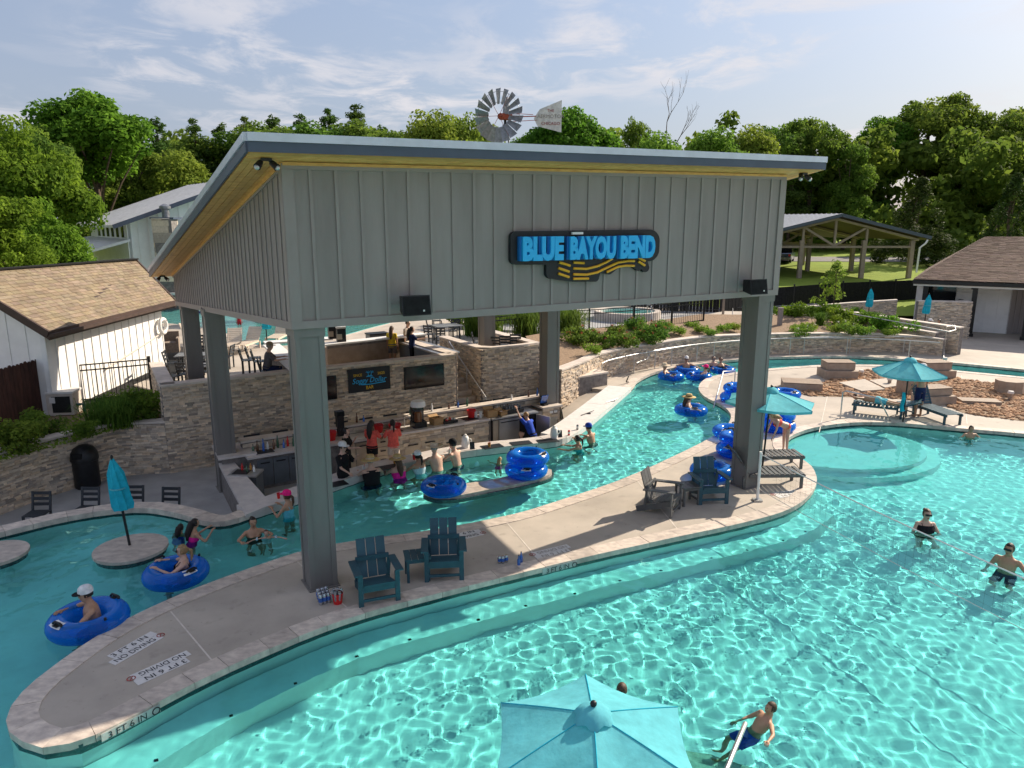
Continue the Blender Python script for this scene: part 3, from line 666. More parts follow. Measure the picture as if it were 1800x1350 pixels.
# roof
SL0, SR0, TF, TB = -0.62, PW + 0.70, -0.48, PD + 0.5
rt = MB(); cs = [(SL0, TF), (SR0, TF), (SR0, TB), (SL0, TB)]
rt.hexa([pq(s, t, ztop(s, t) + .10) for s, t in cs] + [pq(s, t, ztop(s, t) + .28) for s, t in cs]); roof = rt.build('roof', 'roof_metal', pv)
def fascia(a, c, z0, z1, out, w, name, mt):
    b = MB(); (s0, t0), (s1, t1) = a, c
    pts = [pq(s0 + out[0] * w, t0 + out[1] * w, ztop(s0, t0) + z0), pq(s1 + out[0] * w, t1 + out[1] * w, ztop(s1, t1) + z0), pq(s1 - out[0] * .004, t1 - out[1] * .004, ztop(s1, t1) + z0), pq(s0 - out[0] * .004, t0 - out[1] * .004, ztop(s0, t0) + z0)]
    pts += [p + Vector((0, 0, z1 - z0)) for p in pts]; b.hexa(pts); b.build(name, mt, roof)
for a, c, o_ in ((cs[0], cs[1], (0, -1)), (cs[3], cs[0], (-1, 0)), (cs[1], cs[2], (1, 0)), (cs[2], cs[3], (0, 1))):
    ext = .03
    a2 = (a[0] - (c[0] - a[0]) / 100 * 0, a[1])
    fascia(a, c, .03, .185, o_, .03, 'fascia_board', 'fascia_dark')
    fascia(a, c, .185, .31, o_, .055, 'drip_edge', 'drip_metal')
# soffit boards: along the front, then up the slope on the sides
nb = 4
for k in range(nb):
    t0_, t1_ = TF + (0 - TF) * k / nb + .004, TF + (0 - TF) * (k + 1) / nb - .004; b = MB()
    q = [(SL0 + .02, t0_), (SR0 - .02, t0_), (SR0 - .02, t1_), (SL0 + .02, t1_)]; b.hexa([pq(s, t, ztop(s, t) + .02 + .004 * (k % 2)) for s, t in q] + [pq(s, t, ztop(s, t) + .06) for s, t in q]); b.build('soffit_plank', 'soffit_wood', roof)
for s0_, s1_, n_ in ((SL0 + .02, -.0, 5), (PW, SR0 - .02, 6)):
    for k in range(n_):
        a_, c_ = s0_ + (s1_ - s0_) * k / n_ + .005, s0_ + (s1_ - s0_) * (k + 1) / n_ - .005; b = MB()
        q = [(a_, .003), (c_, .003), (c_, TB - .02), (a_, TB - .02)]; b.hexa([pq(s, t, ztop(s, t) + .02 + .004 * (k % 2)) for s, t in q] + [pq(s, t, ztop(s, t) + .06) for s, t in q]); b.build('soffit_plank', 'soffit_wood', roof)
for k in range(34):   # boards inside, under the roof
    a_, c_ = .2 + (PW - .4) * k / 34 + .004, .2 + (PW - .4) * (k + 1) / 34 - .004; b = MB()
    q = [(a_, .2), (c_, .2), (c_, PD - .2), (a_, PD - .2)]; b.hexa([pq(s, t, ztop(s, t) + .02) for s, t in q] + [pq(s, t, ztop(s, t) + .06) for s, t in q]); b.build('soffit_plank', 'soffit_wood', roof)
# wooden frieze above the siding
trim(-.01, 0, PW + .01, 0, ztop, .05, 0, -1, .045, 'frieze_board', 'soffit_wood', -.03)
trim(0, 0, 0, PD, ztop, .07, -1, 0, .05, 'frieze_board', 'soffit_wood', -.05)
# columns: box clad with corner boards
def column(s, t, z0, w=.46):
    p = pq(s, t, 0); zt = zbot(s, t) + .05; b = MB(); b.obox(p + Vector((0, 0, (z0 + zt) / 2)), Vector((ex.x, ex.y, 0)) * w / 2, Vector((ey.x, ey.y, 0)) * w / 2, (0, 0, (zt - z0) / 2)); o = b.build('column', 'column_grey', pv)
    for i in (-1, 1):
        for j in (-1, 1):
            b = MB(); c = p + Vector((ex.x, ex.y, 0)) * (i * (w / 2 - .03)) + Vector((ey.x, ey.y, 0)) * (j * (w / 2 - .03)); b.obox(c + Vector((0, 0, (z0 + zt) / 2)), Vector((ex.x, ex.y, 0)) * .045, Vector((ey.x, ey.y, 0)) * .045, (0, 0, (zt - z0) / 2 - .001)); b.build('corner_trim', 'column_grey', o)
    b = MB(); b.obox(p + Vector((0, 0, zt - .12)), Vector((ex.x, ex.y, 0)) * (w / 2 + .03), Vector((ey.x, ey.y, 0)) * (w / 2 + .03), (0, 0, .09)); b.build('capital', 'column_grey', o)
    b = MB(); b.obox(p + Vector((0, 0, z0 + .012)), Vector((ex.x, ex.y, 0)) * (w / 2 + .05), Vector((ey.x, ey.y, 0)) * (w / 2 + .05), (0, 0, .012)); b.build('base_plate', 'column_grey', o)
for s, t, z0 in ((.27, .27, 0), (PW - .27, .27, 0), (.2, 8.5, BAR_Z), (PW - .27, 9.0, BAR_Z + .1), (.3, 13.3, PATIO_Z), (PW - .3, 13.3, PATIO_Z)): column(s, t, z0)

# ---- the sign on the front wall
sg = thing('wall_sign', 'black wall sign with blue raised letters reading BLUE BAYOU BEND', 'sign', pav(5.76, -.03, 6.02), math.atan2(ex.y, ex.x))
sg.scale = (1.03, 1, .88)
# sign frame: x along the wall, z up, -y out
SW, SH = 3.28, .50
b = MB(); prof = []
def arc(cx, cz, r, a0, a1, n=8): return [(cx + r * math.cos(R(a0 + (a1 - a0) * i / n)), cz + r * math.sin(R(a0 + (a1 - a0) * i / n))) for i in range(n + 1)]
outl = arc(-SW / 2 + .1, SH / 2 - .02, .12, 90, 180) + arc(-SW / 2 + .1, -SH / 2 + .02, .12, 180, 270) + [(-.9, -.37)] + arc(-.78, -.56, .12, 180, 250) + [(-.6, -.72), (-.3, -.77), (.1, -.78)] + arc(.22, -.70, .09, 270, 340) + [(.34, -.60)] + arc(.55, -.55, .09, 230, 300) + [(.8, -.48), (1.1, -.47)] + arc(1.28, -.50, .08, 230, 330) + arc(1.45, -.52, .1, 240, 380) + [(1.5, -.37)] + arc(SW / 2 - .12, -SH / 2 + .15, .27, 270, 360) + arc(SW / 2 - .12, SH / 2 - .15, .27, 0, 90)
n = len(outl); b.add([(x, -.06, z) for x, z in outl] + [(x, .03, z) for x, z in outl], [tuple(range(n)), tuple(range(n, 2 * n))[::-1]] + [(i + n, (i + 1) % n + n, (i + 1) % n, i) for i in range(n)]); b.build('backing', 'sign_black', sg)
for word, x, w in (('BLUE', -1.04, .88), ('BAYOU', .07, 1.06), ('BEND', 1.14, .86)):
    for nm, ext, mt, dx, dy in (('letters_shadow', .05, 'letter_side', -.04, -.09), ('letters', .04, 'letter_blue', 0, -.16)):
        me = text_mesh(word, .5, ext, .006, bold=.024); co = np.array([v.co[:] for v in me.vertices]); ww = co[:, 0].max() - co[:, 0].min(); hh = co[:, 1].max() - co[:, 1].min(); mx = (co[:, 0].max() + co[:, 0].min()) / 2; mz = (co[:, 1].max() + co[:, 1].min()) / 2
        o = mobj(nm, me, mt, sg); o.rotation_euler = (R(90), 0, 0); sx, sz = w / ww, .52 / hh; o.scale = (sx, sz, 1); o.location = (x + dx - mx * sx, dy, -.02 - mz * sz)
for pts in ([(-.62, -.33), (-.45, -.38), (-.38, -.41)], [(-.64, -.45), (-.45, -.52), (-.4, -.54)], [(-.64, -.57), (-.45, -.64), (-.4, -.66)], [(-.3, -.34), (-.06, -.36)], [(-.3, -.47), (0, -.49), (.25, -.44), (.45, -.36), (.6, -.28)], [(-.3, -.6), (0, -.62), (.25, -.58), (.5, -.47), (.75, -.37), (1.0, -.34), (1.15, -.35)], [(-.3, -.7), (.05, -.71)], [(.48, -.58), (.75, -.47), (.95, -.45), (1.15, -.46)], [(1.25, -.36), (1.42, -.46)], [(1.25, -.27), (1.42, -.36)]):
    b = MB(); b.tube([(x, -.075, z) for x, z in pts], .028, 8); b.build('wave_stripe', 'letter_orange', sg)
b = MB(); b.box(-.25, -.1, .30, .24, .06, .05); b.build('lamp_bar', 'white_plastic', sg)
# ---- loudspeakers on the front wall, spotlights in the soffit corners
def wall_speaker(s, z, lab):
    o = thing('wall_speaker', lab, 'speaker', pav(s, -.03, z), math.atan2(ex.y, ex.x), 'speakers on the pavilion wall')
    b = MB(); b.add([(-.26, -.42, -.2), (.26, -.42, -.2), (.2, -.1, -.14), (-.2, -.1, -.14), (-.26, -.36, .14), (.26, -.36, .14), (.2, -.1, .12), (-.2, -.1, .12)], [(3, 2, 1, 0), (4, 5, 6, 7), (0, 1, 5, 4), (1, 2, 6, 5), (2, 3, 7, 6), (3, 0, 4, 7)]); c = b.build('cabinet', 'black', o)
    b = MB(); b.add([(-.24, -.425, -.18), (.24, -.425, -.18), (.24, -.368, .12), (-.24, -.368, .12)], [(0, 1, 2, 3)]); b.build('grille', 'screen_mesh', c)
    b = MB(); b.box(0, -.05, 0, .1, .11, .16); b.build('bracket', 'black', o)
    b = MB(); b.box(.12, -.43, -.12, .03, .01, .03); b.build('badge', 'white_plastic', c)
wall_speaker(2.02, 5.12, 'black loudspeaker on the grey wall nearest the left corner')
wall_speaker(10.25, 5.10, 'black loudspeaker on the grey wall near the right corner')
def floodlight(s, t, lab):
    o = thing('floodlight', lab, 'light', pav(s, t, ztop(s, t) + .02), math.atan2(ex.y, ex.x), 'twin floodlights in the soffit corners')
    b = MB(); b.box(0, 0, -.02, .16, .12, .04); b.build('mount', 'black', o)
    for i in (-1, 1):
        b = MB(); b.tube([(i * .05, 0, -.03), (i * .1, -.02, -.09)], .02, 6); b.tube([(i * .08, .0, -.06), (i * .15, -.07, -.14)], [.045, .06], 10); hd = b.build('lamp_head', 'black', o, 40)
        b = MB(); b.ell((i * .152, -.072, -.142), .045, .045, .045, 8, 6); b.build('lens', 'steel', hd, 180)
floodlight(-.3, -.2, 'twin floodlight under the left front corner of the pavilion roof'); floodlight(PW + .35, -.2, 'twin floodlight under the right front corner of the pavilion roof'); floodlight(-.3, PD + .2, 'small floodlight under the low rear left roof corner')
# ================================================================== BUILDINGS AROUND
def quad_grid(a, b, c, d, u, v): return a.lerp(b, u).lerp(d.lerp(c, u), v)
def shingles(a, b, c, d, row, wid, mb, seed=1, th=.018):
    """overlapping tabs on the plane a-b (eave) to d-c (ridge)"""
    q = random.Random(seed); L = ((b - a).length + (c - d).length) / 2; Hh = ((d - a).length + (c - b).length) / 2
    nr = max(2, int(Hh / row)); nrm = (b - a).cross(d - a).normalized()
    if nrm.z < 0: nrm = -nrm
    for j in range(nr):
        v0, v1 = j / nr, min(1, (j + 1.25) / nr); ww = wid; u = -q.random() * ww / L
        while u < 1:
            u1 = u + ww * q.uniform(.7, 1.3) / L; x0, x1 = max(0, u) + .002 / L, min(1, u1) - .012 / L; u = u1
            if x1 - x0 < .01 / L: continue
            f = q.uniform(.84, 1.14); mb.col = (f, f * q.uniform(.94, 1.04), f * q.uniform(.9, 1.05))
            k = th * q.uniform(.7, 1.3)
            p = [quad_grid(a, b, c, d, x0, v0) + nrm * (k + .004), quad_grid(a, b, c, d, x1, v0) + nrm * (k + .004), quad_grid(a, b, c, d, x1, v1) + nrm * .004, quad_grid(a, b, c, d, x0, v1) + nrm * .004]
            e = [quad_grid(a, b, c, d, x0, v0) + nrm * .001, quad_grid(a, b, c, d, x1, v0) + nrm * .001]
            mb.add(p + e, [(0, 1, 2, 3), (4, 5, 1, 0)])
def seam_wall(root, p, q, z0, zt0, zt1, mt, n, parts=True, seam='white_paint', w=.05, out=1, name='batten'):
    """wall from p to q (2D), sloping top, with raised battens on the right-hand side of p->q"""
    p, q = v2(p), v2(q); d = (q - p).normalized(); nr = Vector((d.y, -d.x)) * out; o = root.location; b = MB(); th = .15
    pts = [(p.x, p.y, z0), (q.x, q.y, z0), (q.x - nr.x * th, q.y - nr.y * th, z0), (p.x - nr.x * th, p.y - nr.y * th, z0), (p.x, p.y, zt0), (q.x, q.y, zt1), (q.x - nr.x * th, q.y - nr.y * th, zt1), (p.x - nr.x * th, p.y - nr.y * th, zt0)]
    b.hexa([Vector(x) - o for x in pts]); wl = b.build('wall', mt, root)
    for k in range(n + 1):
        t = k / n; c = p.lerp(q, t); z1 = zt0 + (zt1 - zt0) * t - .03; b = MB(); b.obox(Vector((c.x + nr.x * .012, c.y + nr.y * .012, (z0 + z1) / 2)) - o, Vector((d.x, d.y, 0)) * w / 2, Vector((nr.x, nr.y, 0)) * .014, (0, 0, (z1 - z0) / 2)); b.build(name, seam, wl)
    return wl
# ---- tan-roofed cabin on the left
cb = thing('cabin', 'white board-and-batten cabin with tan shingle roof left of the pavilion', 'cabin', (-15, 24, .6))
E1, E2, R2_, R1_ = PY(85, 584, 21.2), PY(309, 529, 29.0), PY(238, 456, 30.0), PY(-85, 480, 22.0)
E3, E4 = R1_ * 2 - E1, R2_ * 2 - E2; E3.z, E4.z = E1.z, E2.z
o = cb.location
b = MB(); dz = Vector((0, 0, -.12))
for q in ((E1, E2, R2_, R1_), (R1_, R2_, E4, E3)): b.hexa([x + dz * 2 - o for x in q] + [x + dz * 1.2 - o for x in q])
rf = b.build('roof', 'trim_dark', cb)
b = MB(); shingles(E1 - o, E2 - o, R2_ - o, R1_ - o, .16, .30, b, 2); shingles(E4 - o, E3 - o, R1_ - o, R2_ - o, .16, .30, b, 3); stuff(b.build('shingles', 'shingle_tan', rf))
for q0, q1, nm in ((E1, E2, 'eave_board'), (E1, R1_, 'rake_board'), (E2, R2_, 'rake_board'), (R1_, E3, 'rake_board')):
    b = MB(); b.beam(q0 - o + Vector((0, 0, -.06)), q1 - o + Vector((0, 0, -.06)), .06, .19); b.build(nm, 'trim_dark', rf)
gq = Vector((.08, -.0, -.1)); b = MB(); b.beam(E1 - o + gq, E2 - o + gq, .11, .1); b.build('gutter', 'trim_dark', rf)
b = MB(); b.beam(R1_ - o + Vector((0, 0, .02)), R2_ - o + Vector((0, 0, .02)), .3, .05); b.build('ridge_cap', 'shingle_brown', rf)
ins = Vector((-.45, .35, 0)); n1, n2 = E1 + Vector((-.42, .45, 0)), E2 + Vector((-.42, -.5, 0)); f1 = E3 + Vector((.4, .45, 0)); zr = R1_.z - .2
seam_wall(cb, n1, n2, .5, n1.z + .1, n2.z + .1, 'white_siding', 15)
mid = (n1 + f1) / 2
seam_wall(cb, mid, n1, .5, zr + .0, n1.z + .12, 'white_siding', 4); seam_wall(cb, f1, mid, .5, f1.z + .12, zr, 'white_siding', 4)
for k in range(9):
    t = .06 + .11 * k; p = n1.lerp(n2, t) - o; b = MB(); b.tube([(p.x + .08, p.y, p.z + .02), (p.x + .16, p.y, p.z - .02)], .012, 5); b.ell((p.x + .17, p.y, p.z - .1), .03, .03, .05, 6, 5); b.build('string_bulb', 'black', cb, 60)
# ---- life ring, hose and pole hung on the cabin's side wall
p = n1.lerp(n2, .975); lr = tag(thing('life_ring', 'white life ring hanging at the far end of the cabin wall', 'life ring'), 'white life ring hanging at the far end of the cabin wall', 'life ring'); lr.location = (p.x + .14, p.y, 2.55)
b = MB(); b.torus((0, 0, 0), .27, .075, 24, 10); me = b.mesh('ring', 180); me.transform(Matrix.Rotation(R(90), 4, 'Y')); rg = mobj('ring', me, 'white_plastic', lr)
for k in range(4):
    b = MB(); a = R(45 + 90 * k); b.torus((0, 0, 0), .079, .008, 14, 5); me = b.mesh('grab_rope', 180); me.transform(Matrix.Translation((0, .27 * math.cos(a), .27 * math.sin(a))) @ Matrix.Rotation(a, 4, 'X') @ Matrix.Rotation(R(90), 4, 'X')); mobj('grab_rope', me, 'text_red', lr)
a_, c_ = n1.lerp(n2, .40), n1.lerp(n2, .93); b = MB(); b.tube([(a_.x + .07, a_.y, 1.62), (c_.x + .07, c_.y, 2.22)], .028, 8); tag(b.build('pool_pole', 'cap_stone', None, 40), 'long tan pole hung slanting along the white cabin wall', 'pole')

# ---- white barn with metal roof and stone chimney
bn = thing('barn', 'white barn with grey metal roof and clerestory windows behind the cabin', 'barn', (-25.3, 47, .6)); o = bn.location
def B(u, v, Y): return PY(u, v, Y)
c0, c1 = B(218, 386, 47), B(372, 333, 47); apex = B(430, 312, 47)
b = MB(); lw = B(218, 386, 47); base = .6
q = [Vector((lw.x, 47, base)), Vector((apex.x, 47, base)), Vector((apex.x, 47, apex.z)), Vector((lw.x, 47, lw.z))]
q2 = [x + Vector((0, .2, 0)) for x in q]; b.add([x - o for x in q + q2], [(0, 1, 2, 3), (7, 6, 5, 4), (0, 4, 5, 1), (1, 5, 6, 2), (2, 6, 7, 3), (3, 7, 4, 0)]); gw = b.build('gable_wall', 'white_siding', bn)
for k in range(12):
    x = lw.x + (apex.x - lw.x) * k / 12; zt = lw.z + (apex.z - lw.z) * k / 12 - .05; b = MB(); b.box(x - o.x, 46.97 - o.y, (zt + base) / 2 - o.z, .06, .05, zt - base); b.build('batten', 'white_paint', gw)
b = MB(); b.box(lw.x + .1 - o.x, 53 - o.y, (lw.z + base) / 2 - o.z, .2, 12, lw.z - base); sw = b.build('side_wall', 'white_siding', bn)
for k in range(6):
    b = MB(); b.box(lw.x - .02 - o.x, 48.2 + k * 1.5 - o.y, lw.z - .75 - o.z, .06, .55, .75); b.build('window', 'car_glass', sw)
ov = .9; e0 = Vector((lw.x - ov, 46.4, lw.z - ov * .55)); e1 = Vector((lw.x - ov, 60, lw.z - ov * .55)); r0 = Vector((apex.x, 46.4, apex.z + .12)); r1 = Vector((apex.x, 60, apex.z + .12)); m0 = Vector((2 * apex.x - e0.x, 46.4, e0.z)); m1 = Vector((2 * apex.x - e0.x, 60, e0.z))
b = MB(); up_ = Vector((0, 0, .16))
for qq in ((e0, e1, r1, r0), (r0, r1, m1, m0)): b.hexa([x - o for x in (qq[0], qq[3], qq[2], qq[1])] + [x - o + up_ for x in (qq[0], qq[3], qq[2], qq[1])])
br = b.build('roof', 'roof_metal', bn)
for k in range(18):
    p, q = e0.lerp(e1, k / 17), r0.lerp(r1, k / 17); b = MB(); b.beam(p - o + up_ + Vector((0, 0, .02)), q - o + up_ + Vector((0, 0, .02)), .05, .05); b.build('roof_seam', 'roof_metal', br)
b = MB(); b.beam(e0 - o + Vector((0, -.03, .05)), r0 - o + Vector((0, -.03, .05)), .05, .26); b.build('rake_board', 'fascia_dark', br)
l0, l1 = B(222, 425, 46.8), B(140, 428, 46.8); zq = l0.z; b = MB()
b.hexa([Vector(x) - o for x in [(lw.x - 3.2, 46.6, zq - .9), (lw.x + .05, 46.6, zq), (lw.x + .05, 60, zq), (lw.x - 3.2, 60, zq - .9), (lw.x - 3.2, 46.6, zq - .74), (lw.x + .05, 46.6, zq + .16), (lw.x + .05, 60, zq + .16), (lw.x - 3.2, 60, zq - .74)]]); b.build('porch_roof', 'roof_metal', bn)
for k in range(4):
    b = MB(); b.box(lw.x - 3.0 - o.x, 47 + 4 * k - o.y, (zq - .9 + base) / 2 - o.z, .25, .25, zq - .9 - base); b.build('porch_post', 'fence_wood', bn)
bn.rotation_euler = (0, 0, R(39)); ch = B(287, 385, 47.6); k0 = Vector((ch.x, 47.6, 0)); ch_root = thing('chimney', 'tall stone chimney with metal cap against the white barn wall', 'chimney', (k0.x, k0.y, base))
stone_wall('c', '', [Vector((k0.x - .62, 47.3)), Vector((k0.x + .62, 47.3)), Vector((k0.x + .62, 48.2))], base, B(287, 385, 46).z, .3, True, .35, parent=ch_root, capw=.5, capn=3)
b = MB(); b.box(0, .4, B(287, 385, 46).z - base + .05, 1.5, 1.3, .12); b.build('chimney_cap', 'fascia_dark', ch_root)
b = MB(); b.lathe([(.22, 0), (.22, .5), (.34, .55), (.34, .7), (.1, .85)], 12, (0, .4, B(287, 385, 46).z - base + .1)); b.build('flue', 'galvanized', ch_root, 40)
b = MB(); b.box(.2, -.1, 1.4, 3.2, 1.2, .14); b.build('mantel_roof', 'roof_metal', ch_root)

# ---- bath house on the right with brown hip roof
bh = thing('bath_house', 'white bath house with brown hip roof and dark posts at the right edge', 'building', (33, 46, 0)); o = bh.location
e_l, e_r = PY(1606, 491, 43.5), PY(1840, 521, 40.0); r_l, r_r = PY(1732, 416, 50), PY(1850, 420, 49)
e_r2 = e_l + (e_r - e_l) * 2.2; r_r2 = r_l + Vector((12, -3.0, 0)); e_r2.z = e_l.z; bk_l = e_l + Vector((7.0, 11, 0)); bk_r = e_r2 + Vector((3.5, 11, 0)); r_r2.z = r_l.z
b = MB(); dn = Vector((0, 0, -.2))
def slab(b, qs, th=.2):
    b.add([x - o for x in qs] + [x - o + Vector((0, 0, -th)) for x in qs], [tuple(range(len(qs))), tuple(range(len(qs), 2 * len(qs)))[::-1]] + [(i, (i + 1) % len(qs), (i + 1) % len(qs) + len(qs), i + len(qs)) for i in range(len(qs))])
dq = Vector((0, 0, -.16)); slab(b, [x + dq for x in (e_l, e_r2, r_r2, r_l)], .1); slab(b, [x + dq for x in (bk_l, e_l, r_l)], .1); slab(b, [e_r2, bk_r, r_r2], .12); slab(b, [bk_r, bk_l, r_l, r_r2], .12); rf = b.build('roof', 'trim_dark', bh)
b = MB(); shingles(e_l - o, e_r2 - o, r_r2 - o, r_l - o, .20, .42, b, 5, .03); shingles(bk_l - o, e_l - o, r_l - o, r_l - o, .25, .5, b, 6, .03); stuff(b.build('shingles', 'shingle_brown', rf))
for qa, qb in ((e_l, e_r2), (e_l, bk_l)):
    b = MB(); b.beam(qa - o + Vector((0, 0, -.14)), qb - o + Vector((0, 0, -.14)), .08, .2); b.build('eave_board', 'black', rf)
    b = MB(); b.beam(qa - o + Vector((.15, .15, -.30)), qb - o + Vector((.15, .15, -.30)), .1, .14); b.build('soffit_board', 'white_paint', rf)
w0 = e_l + Vector((1.6, 2.4, 0)); dirw = (e_r2 - e_l).normalized(); w1 = w0 + dirw * 4.9; w2 = w1 + dirw * 3.0 + Vector((.6, 2.2, 0)); w3 = w2 + dirw * 8
seam_wall(bh, w0, w1, -.02, e_l.z, e_l.z, 'white_siding', 8); seam_wall(bh, w1, w2, -.02, e_l.z, e_l.z, 'siding_grey', 8, seam='trim_grey'); seam_wall(bh, w0 + Vector((6.2, 9, 0)), w0, -.02, e_l.z, e_l.z, 'white_siding', 8); seam_wall(bh, w2, w3, -.02, e_l.z, e_l.z, 'white_siding', 8)
nrm = Vector((dirw.y, -dirw.x, 0))
def onwall(t, z, w, h, d, nm, mt):
    b = MB(); c = w0 + dirw * t + nrm * .03; b.obox(Vector((c.x, c.y, z)) - o, Vector((dirw.x, dirw.y, 0)) * w / 2, nrm * d, (0, 0, h / 2)); return b.build(nm, mt, bh)
onwall(1.35, 2.1, 1.5, 1.5, .03, 'window', 'car_glass'); dr = onwall(3.05, 1.15, 1.25, 2.35, .03, 'door', 'white_paint'); onwall(3.0, 2.75, .28, .42, .05, 'wall_lamp', 'black'); onwall(2.4, 1.75, .26, .34, .04, 'door_plate', 'black')
me = text_mesh('W', .2, .004); pl = mobj('plate_symbol', me, 'white_plastic', bh); c = w0 + dirw * 2.4 + nrm * .078; pl.location = Vector((c.x, c.y, 1.75)) - o; pl.rotation_euler = (R(90), 0, math.atan2(dirw.y, dirw.x))
for t in (.6, 3.1, 5.7, 8.6):
    c = e_l + dirw * t + Vector((.35, .45, 0)); b = MB(); b.box(c.x - o.x, c.y - o.y, e_l.z / 2 - o.z - .1, .26, .26, e_l.z - .2, math.atan2(dirw.y, dirw.x)); ps = b.build('post', 'black', bh)
    b = MB(); b.box(c.x - o.x, c.y - o.y, .09 - o.z, .36, .36, .18, math.atan2(dirw.y, dirw.x)); b.build('post_base', 'black', ps)

# ---- open metal-roofed shelter on the lawn
sh = thing('open_shelter', 'open gabled steel shelter with ribbed metal roof on the lawn', 'shelter', (24, 70, GRASS_Z)); o = sh.location
ap, er = PY(1480, 380, 70), PY(1637, 420, 70); el = Vector((2 * ap.x - er.x, 70, er.z)); LN = 15; dpt = Vector((-5.5, LN, 0))
b = MB()
for qa, qb in ((ap, er), (el, ap)): b.hexa([x - o for x in (qa, qb, qb + dpt, qa + dpt)] + [x - o + Vector((0, 0, .22)) for x in (qa, qb, qb + dpt, qa + dpt)])
rf = b.build('roof', 'roof_metal', sh)
b = MB()
for qa, qb in ((ap, er), (el, ap)): b.hexa([x - o + Vector((0, 0, -.09)) for x in (qa, qb, qb + dpt, qa + dpt)] + [x - o + Vector((0, 0, -.01)) for x in (qa, qb, qb + dpt, qa + dpt)])
b.build('ceiling', 'trim_dark', rf)
for k in range(26):
    p, q = el.lerp(ap, 0), ap; s_ = dpt * (k / 25); b = MB(); b.beam(p + s_ - o + Vector((0, 0, .24)), q + s_ - o + Vector((0, 0, .24)), .1, .07); b.build('roof_rib', 'roof_metal', rf)
for qa, qb in ((ap, er), (el, ap)):
    b = MB(); b.beam(qa - o + Vector((0, -.06, .1)), qb - o + Vector((0, -.06, .1)), .06, .3); b.build('rake_trim', 'fascia_dark', rf)
hz_ = er.z - .75; wi = er.x - ap.x
for fr_ in range(3):
    s_ = dpt * (fr_ * .45 + .04)
    def f_(x, z): return Vector((ap.x + x * wi, 70, z)) + s_ - o
    for qa, qb, w_ in ((f_(-.88, hz_), f_(.88, hz_), .22), (f_(-.92, er.z - .1), f_(0, ap.z - .25), .45), (f_(0, ap.z - .25), f_(.92, er.z - .1), .45), (f_(-.35, hz_), f_(-.35, ap.z - .95), .18), (f_(.35, hz_), f_(.35, ap.z - .95), .18), (f_(0, hz_ + .1), f_(-.35, ap.z - 1.0), .16), (f_(0, hz_ + .1), f_(.35, ap.z - 1.0), .16), (f_(0, hz_), f_(0, ap.z - .3), .18)):
        b = MB(); b.beam(qa, qb, .2, w_, (0, -1, .01)); b.build('truss_member', 'steel_tan', sh)
    for x in (-.86, -.36, .33, .86):
        b = MB(); q0, q1 = f_(x, GRASS_Z), f_(x, er.z - .15); b.beam(q0, q1, .38, .38, (0, 1, 0)); b.build('post', 'steel_tan', sh)
b = MB(); p = Vector((er.x - .5, 69.7, er.z - .1)) - o; b.tube([p, p + Vector((-.2, -.1, -.3)), p + Vector((-.7, -.1, -.7)), p + Vector((-.75, -.1, -3.0))], .09, 6); b.build('downspout', 'white_paint', sh)
m = MB(); m.prism([(4, 66.5), (24, 66.5), (22, 86), (-2, 86)], gz(70) - .1, gz(70) + .02); struct(m.build('shelter_slab', 'deck'))
# road and parking behind
m = MB(); m.add([(-120, 60, GRASS_Z + .03), (-28, 54, GRASS_Z + .03), (-28, 63, GRASS_Z + .03), (-120, 72, GRASS_Z + .03)], [(0, 1, 2, 3)]); struct(m.build('road', 'asphalt'))
m = MB(); m.add([(0, 90, gz(90) + .04), (90, 86, gz(86) + .04), (90, 93, gz(93) + .04), (0, 97, gz(97) + .04)], [(0, 1, 2, 3)]); struct(m.build('road', 'asphalt'))

